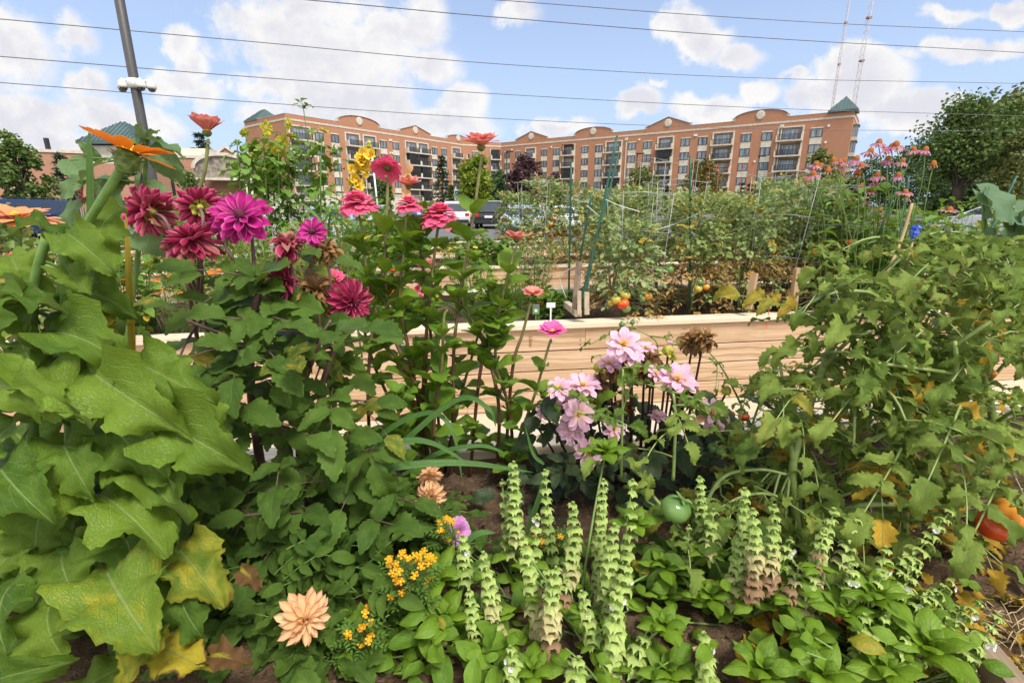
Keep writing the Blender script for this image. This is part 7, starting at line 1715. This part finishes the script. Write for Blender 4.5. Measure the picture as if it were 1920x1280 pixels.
for i, (px, pyt, w, D, k, lab) in enumerate(((1640, 292, 90, 95, 'dark', 'dark tree right of the building end, low in the wood'), (1700, 280, 80, 90, 'dark', 'dark pointed tree of the wood behind the coneflowers'), (1745, 268, 100, 80, 'dark', 'dark full tree left of the big spreading tree'), (1785, 300, 90, 62, 'mid', 'mid green tree under the left of the spreading crown'),
      (1870, 300, 110, 60, 'dark', 'dark tree filling the gap right of the bare trunk'), (1900, 345, 90, 44, 'mid', 'low leafy bush mass below the right edge trees'), (1820, 335, 90, 56, 'dark', 'low dark bush mass behind the bare trunk'), (1950, 280, 100, 66, 'mid', 'full tree cut by the right edge of the frame'), (1600, 330, 60, 100, 'dark', 'low dark tree at the foot of the building end'))):
    tree(lab, px, 390, pyt, w, D, k, 3200, .40 if D > 55 else .28, 30+i, .04, .22)
# ---------------------------------------------------------------- cars
def paint(name, c, metal=.3): return plain(name, c, .25, .6, metal, .03, 2.)
M_CARGL = plain('car_glass', (.035, .045, .055), .06, .8); M_TYRE = plain('tyre', (.018, .018, .018), .8); M_RIM = plain('alloy', (.45, .45, .46), .3, metal=.8)
M_LAMPR = plain('tail_lamp', (.42, .02, .02), .25); M_LAMPW = plain('head_lamp', (.75, .76, .78), .2); M_TRIM = plain('black_trim', (.02, .02, .02), .6); M_PLATE = plain('number_plate', (.66, .68, .70), .5)
def car(label, px, D, rz, col, kind='suv', name='parked_car', cat='car'):
    x = at(px, 400, D).x; o = thing(name, label, cat, (0, 0, 0), 'cars parked in the lot')
    L, W, Hh = {'suv': (4.6, 1.84, 1.70), 'sedan': (4.6, 1.80, 1.46), 'pickup': (5.5, 1.95, 1.85)}[kind]
    s = L/4.6
    low = [(-2.25*s, .45), (-2.28*s, .75), (-2.2*s, .98), (-1.9*s, 1.02), (1.0*s, 1.0), (1.9*s, .92), (2.22*s, .78), (2.28*s, .55), (2.2*s, .32), (-2.15*s, .30)]
    gh = {'suv': [(-2.12, 1.0), (-1.85, Hh-.06), (-1.4, Hh), (.25, Hh-.02), (1.15, 1.0)], 'sedan': [(-1.75, 1.0), (-1.0, Hh-.06), (-.5, Hh), (.35, Hh-.03), (1.35, .98)], 'pickup': [(-.7, 1.0), (-.55, Hh-.05), (-.3, Hh), (.6, Hh-.02), (1.45, 1.0)]}[kind]
    def loft(mb, prof, w0, w1, z0, z1, m=0, inset=.0):
        k = len(prof); v = []
        for sgn, e in ((-1, 0), (1, 0)):
            for (a, z) in prof:
                f = (z-z0)/(z1-z0); v.append((a, sgn*(w0+(w1-w0)*f)/2, z))
        f = [tuple(range(k)), tuple(range(2*k-1, k-1, -1))] + [(i, i+k, (i+1) % k+k, (i+1) % k) for i in range(k)]
        mb.raw(v, f, None, (.5, 0, 0, 1), m)
    b = MB(); loft(b, low, W, W*.98, .3, 1.0); loft(b, gh, W*.96, W*.76, 1.0, Hh); bo = b.build('body', col, o, smooth=False)
    md = bo.modifiers.new('bevel', 'BEVEL'); md.width = .05; md.segments = 2; md.limit_method = 'ANGLE'
    # glazing, a few millimetres proud of the cabin
    def wn(name, pts): q = MB(); q.raw(pts, [tuple(range(len(pts)))]); q.build(name, M_CARGL, o, smooth=False)
    hw = lambda z: (W*.96+(W*.76-W*.96)*(z-1.0)/(Hh-1.0))/2
    g = gh; z0, z1 = 1.06, Hh-.14
    def xe(i, j, z): a, c = g[i], g[j]; t = (z-a[1])/(c[1]-a[1]); return a[0]+(c[0]-a[0])*t
    for sy in (-1, 1):
        y0, y1 = sy*(hw(z0)+.006), sy*(hw(z1)+.006); a0, a1, c0, c1 = xe(0, 1, z0)+.18, xe(0, 1, z1)+.14, xe(4, 3, z0)-.25, xe(4, 3, z1)-.14; m0, m1 = (a0+c0)/2, (a1+c1)/2
        P = [(a0, y0, z0), (m0-.05, y0, z0), (m1-.05, y1, z1), (a1, y1, z1)], [(m0+.05, y0, z0), (c0, y0, z0), (c1, y1, z1), (m1+.05, y1, z1)]
        for p in P: wn('side_window', p if sy < 0 else p[::-1])
    e = .008
    wn('rear_window', [(xe(0, 1, z0)-e, hw(z0)-.1, z0), (xe(0, 1, z0)-e, -hw(z0)+.1, z0), (xe(0, 1, z1)-e, -hw(z1)+.08, z1), (xe(0, 1, z1)-e, hw(z1)-.08, z1)])
    wn('windscreen', [(xe(4, 3, z0)+e, -hw(z0)+.1, z0), (xe(4, 3, z0)+e, hw(z0)-.1, z0), (xe(4, 3, z1)+e, hw(z1)-.08, z1), (xe(4, 3, z1)+e, -hw(z1)+.08, z1)])
    for sx in (-1.4*s, 1.42*s):
        for sy in (-1, 1):
            c = Vector((sx, sy*(W/2-.1), .33)); q = MB(); q.lathe(c-Vector((0, sy*.1, 0)), [(.22, 0), (.32, .01), (.33, .06), (.33, .16), (.31, .21), (.22, .215)], 20, (0, sy, 0)); w = q.build('wheel', M_TYRE, o)
            q = MB(); q.lathe(c+Vector((0, sy*.10, 0)), [(.225, 0), (.2, .015), (.06, .022), (0, .022)], 20, (0, sy, 0)); q.build('rim', M_RIM, w)
    for sy in (-1, 1):
        q = MB(); q.box((-2.25*s, sy*(W/2-.19), .86), .06, .26, .20, bev=.012); q.build('tail_lamp', M_LAMPR, o, smooth=False); q = MB(); q.box((2.2*s, sy*(W/2-.24), .74), .08, .36, .13, bev=.012); q.build('headlight', M_LAMPW, o, smooth=False)
        q = MB(); q.box((.85*s, sy*(W/2+.09), 1.05), .12, .2, .14, bev=.02); q.build('mirror', col, o, smooth=False)
    q = MB(); q.box((-2.29*s, 0, .46), .06, W*.9, .2, bev=.01); q.box((2.29*s, 0, .42), .06, W*.9, .2, bev=.01); q.build('bumper', M_TRIM, o, smooth=False)
    q = MB(); q.box((-2.275*s, 0, .76), .03, .5, .14); q.build('number_plate', M_PLATE, o, smooth=False)
    if kind == 'suv':
        q = MB()
        for sy in (-1, 1): q.bar((-1.5, sy*.6, Hh+.05), (.1, sy*.6, Hh+.05), .04, .04)
        q.build('roof_rail', M_TRIM, o, smooth=False)
    o.location = (x, D, 0); o.rotation_euler = (0, 0, rz); return o
C = paint
car('white SUV parked nose away behind the largest pink zinnia', 857, 35, R(94), C('car_white', (.72, .72, .70), 0), 'suv')
car('black SUV seen from behind, right of the tall coral zinnia stem', 921, 34, R(88), C('car_black', (.03, .03, .035)), 'suv')
car('yellow car behind the white SUV', 882, 44, R(86), C('car_yellow', (.62, .40, .06), 0), 'suv')
car('red pickup truck under the yellow green tree', 893, 50, R(100), C('car_red', (.34, .02, .025)), 'pickup')
car('maroon car between blue and yellow cars', 825, 47, R(90), C('car_maroon', (.17, .025, .04)), 'suv')
car('blue car left of the maroon car', 796, 46, R(90), C('car_blue', (.05, .13, .30)), 'sedan')
car('white topped car just behind the black SUV', 927, 48, R(90), C('car_white2', (.70, .71, .72), 0), 'pickup')
car('light blue car behind the full pink zinnia', 628, 19, R(100), C('car_paleblue', (.32, .42, .52)), 'sedan')
car('pale silver car beside the light blue one', 700, 24, R(95), C('car_silver', (.50, .53, .56), .5), 'sedan')
car('navy blue car at the left edge', 22, 21, R(80), C('car_navy', (.03, .06, .16)), 'suv')
car('dark blue car second from the left edge', 100, 25, R(85), C('car_darkblue', (.04, .07, .15)), 'suv')
car('pale blue car low behind the tomato row', 985, 23, R(85), C('car_ice', (.45, .55, .66)), 'sedan')
car('white car glimpsed through the tomato row', 1040, 26, R(95), C('car_white3', (.72, .72, .71), 0), 'sedan')
car('white car at the right edge behind the vines', 1880, 22, R(95), C('car_white4', (.70, .70, .69), 0), 'sedan')
# ---------------------------------------------------------------- lot fence, lamps, sign
def fence(label, px0, px1, D, h=1.15):
    x0, x1 = at(px0, 400, D).x, at(px1, 400, D).x; o = thing('metal_fence', label, 'fence', ((x0+x1)/2, D, 0), 'black picket fences by the lot')
    n = int((x1-x0)/.13); b = MB()
    for k in range(n+1): x = x0+(x1-x0)*k/n; b.bar((x, D, .05), (x, D, h), .02, .02)
    b.build('pickets', M_RAIL, o, smooth=False); b = MB()
    for z in (.15, h-.12): b.bar((x0, D, z), (x1, D, z), .035, .035)
    b.build('rail', M_RAIL, o, smooth=False)
    for k in range(int((x1-x0)/2.4)+1):
        x = x0+k*2.4; q = MB(); q.box((x, D, h/2+.03), .06, .06, h+.1); q.build('fence_post', M_RAIL, o, smooth=False)
fence('black picket fence between the parked cars behind the zinnias', 790, 940, 40.5, 1.5); fence('black picket fence before the navy and dark blue cars', -60, 140, 17.5, 1.0)
def lamp(label, px, pyt, D):
    t = at(px, pyt, D); x = t.x; o = thing('street_lamp', label, 'street lamp', (x, D, 0), 'lot lamps'); b = MB(); b.tube([(x, D, 0), (x, D, t.z)], [.09, .06], 10); b.build('lamp_pole', M_RAIL, o); b = MB(); b.box((x+.3, D, t.z), .75, .3, .12, bev=.02); b.build('lamp_head', M_RAIL, o, smooth=False)
lamp('black lot lamp before the plum tree', 950, 284, 55); lamp('black lot lamp left of the round feathery tree', 1195, 288, 52); lamp('black lot lamp at the wall, left of the glazed balcony column', 1424, 293, 58)
def flagpole():
    D = 40; t = at(698, 296, D); o = thing('white_pole', 'slim white pole behind the yellow gladiolus', 'pole', (t.x, D, 0)); b = MB(); b.tube([(t.x+.2, D, 0), (t.x, D, t.z)], [.075, .06], 10); b.build('shaft', M_WHITE, o); b = MB(); b.lathe((t.x, D, t.z), [(.06, 0), (.09, .06), (.06, .13), (0, .15)], 12); b.build('finial', M_WHITE, o)
flagpole()
def sign():
    D = 54; c = at(857, 366, D); o = thing('parking_sign', 'small blue and white wheelchair parking sign by the clipped conifer', 'sign', (c.x, D, 0)); b = MB(); b.tube([(c.x, D+.03, 0), (c.x, D+.03, c.z+.5)], .035, 8); b.build('sign_post', M_RIM, o)
    b = MB(); b.box(c, .55, .03, 1.1, bev=.008); p = b.build('sign_plate', M_PLASTIC, o, smooth=False); b = MB(); b.box(c+Vector((0, -.02, .14)), .46, .02, .62); b.build('sign_panel', plain('sign_blue', (.02, .12, .42), .5), p, smooth=False)
    b = MB(); y = D-.034; q = lambda u, v: Vector((c.x+u, y, c.z+.14+v)); b.tube([q(-.03, .20), q(-.03, .2001)], .045, 10); b.tube([q(-.03, .14), q(-.01, .0), q(.09, .0), q(.13, -.16)], .028, 6); b.tube([q(-.02, .07), q(.08, .07)], .022, 6); b.tube([q(-.01+.13*math.cos(a), -.07+.13*math.sin(a)) for a in (2.4, 3., 3.6, 4.3, 5.0, 5.7)], .022, 6); b.build('wheelchair_symbol', M_WHITE, p)
sign()
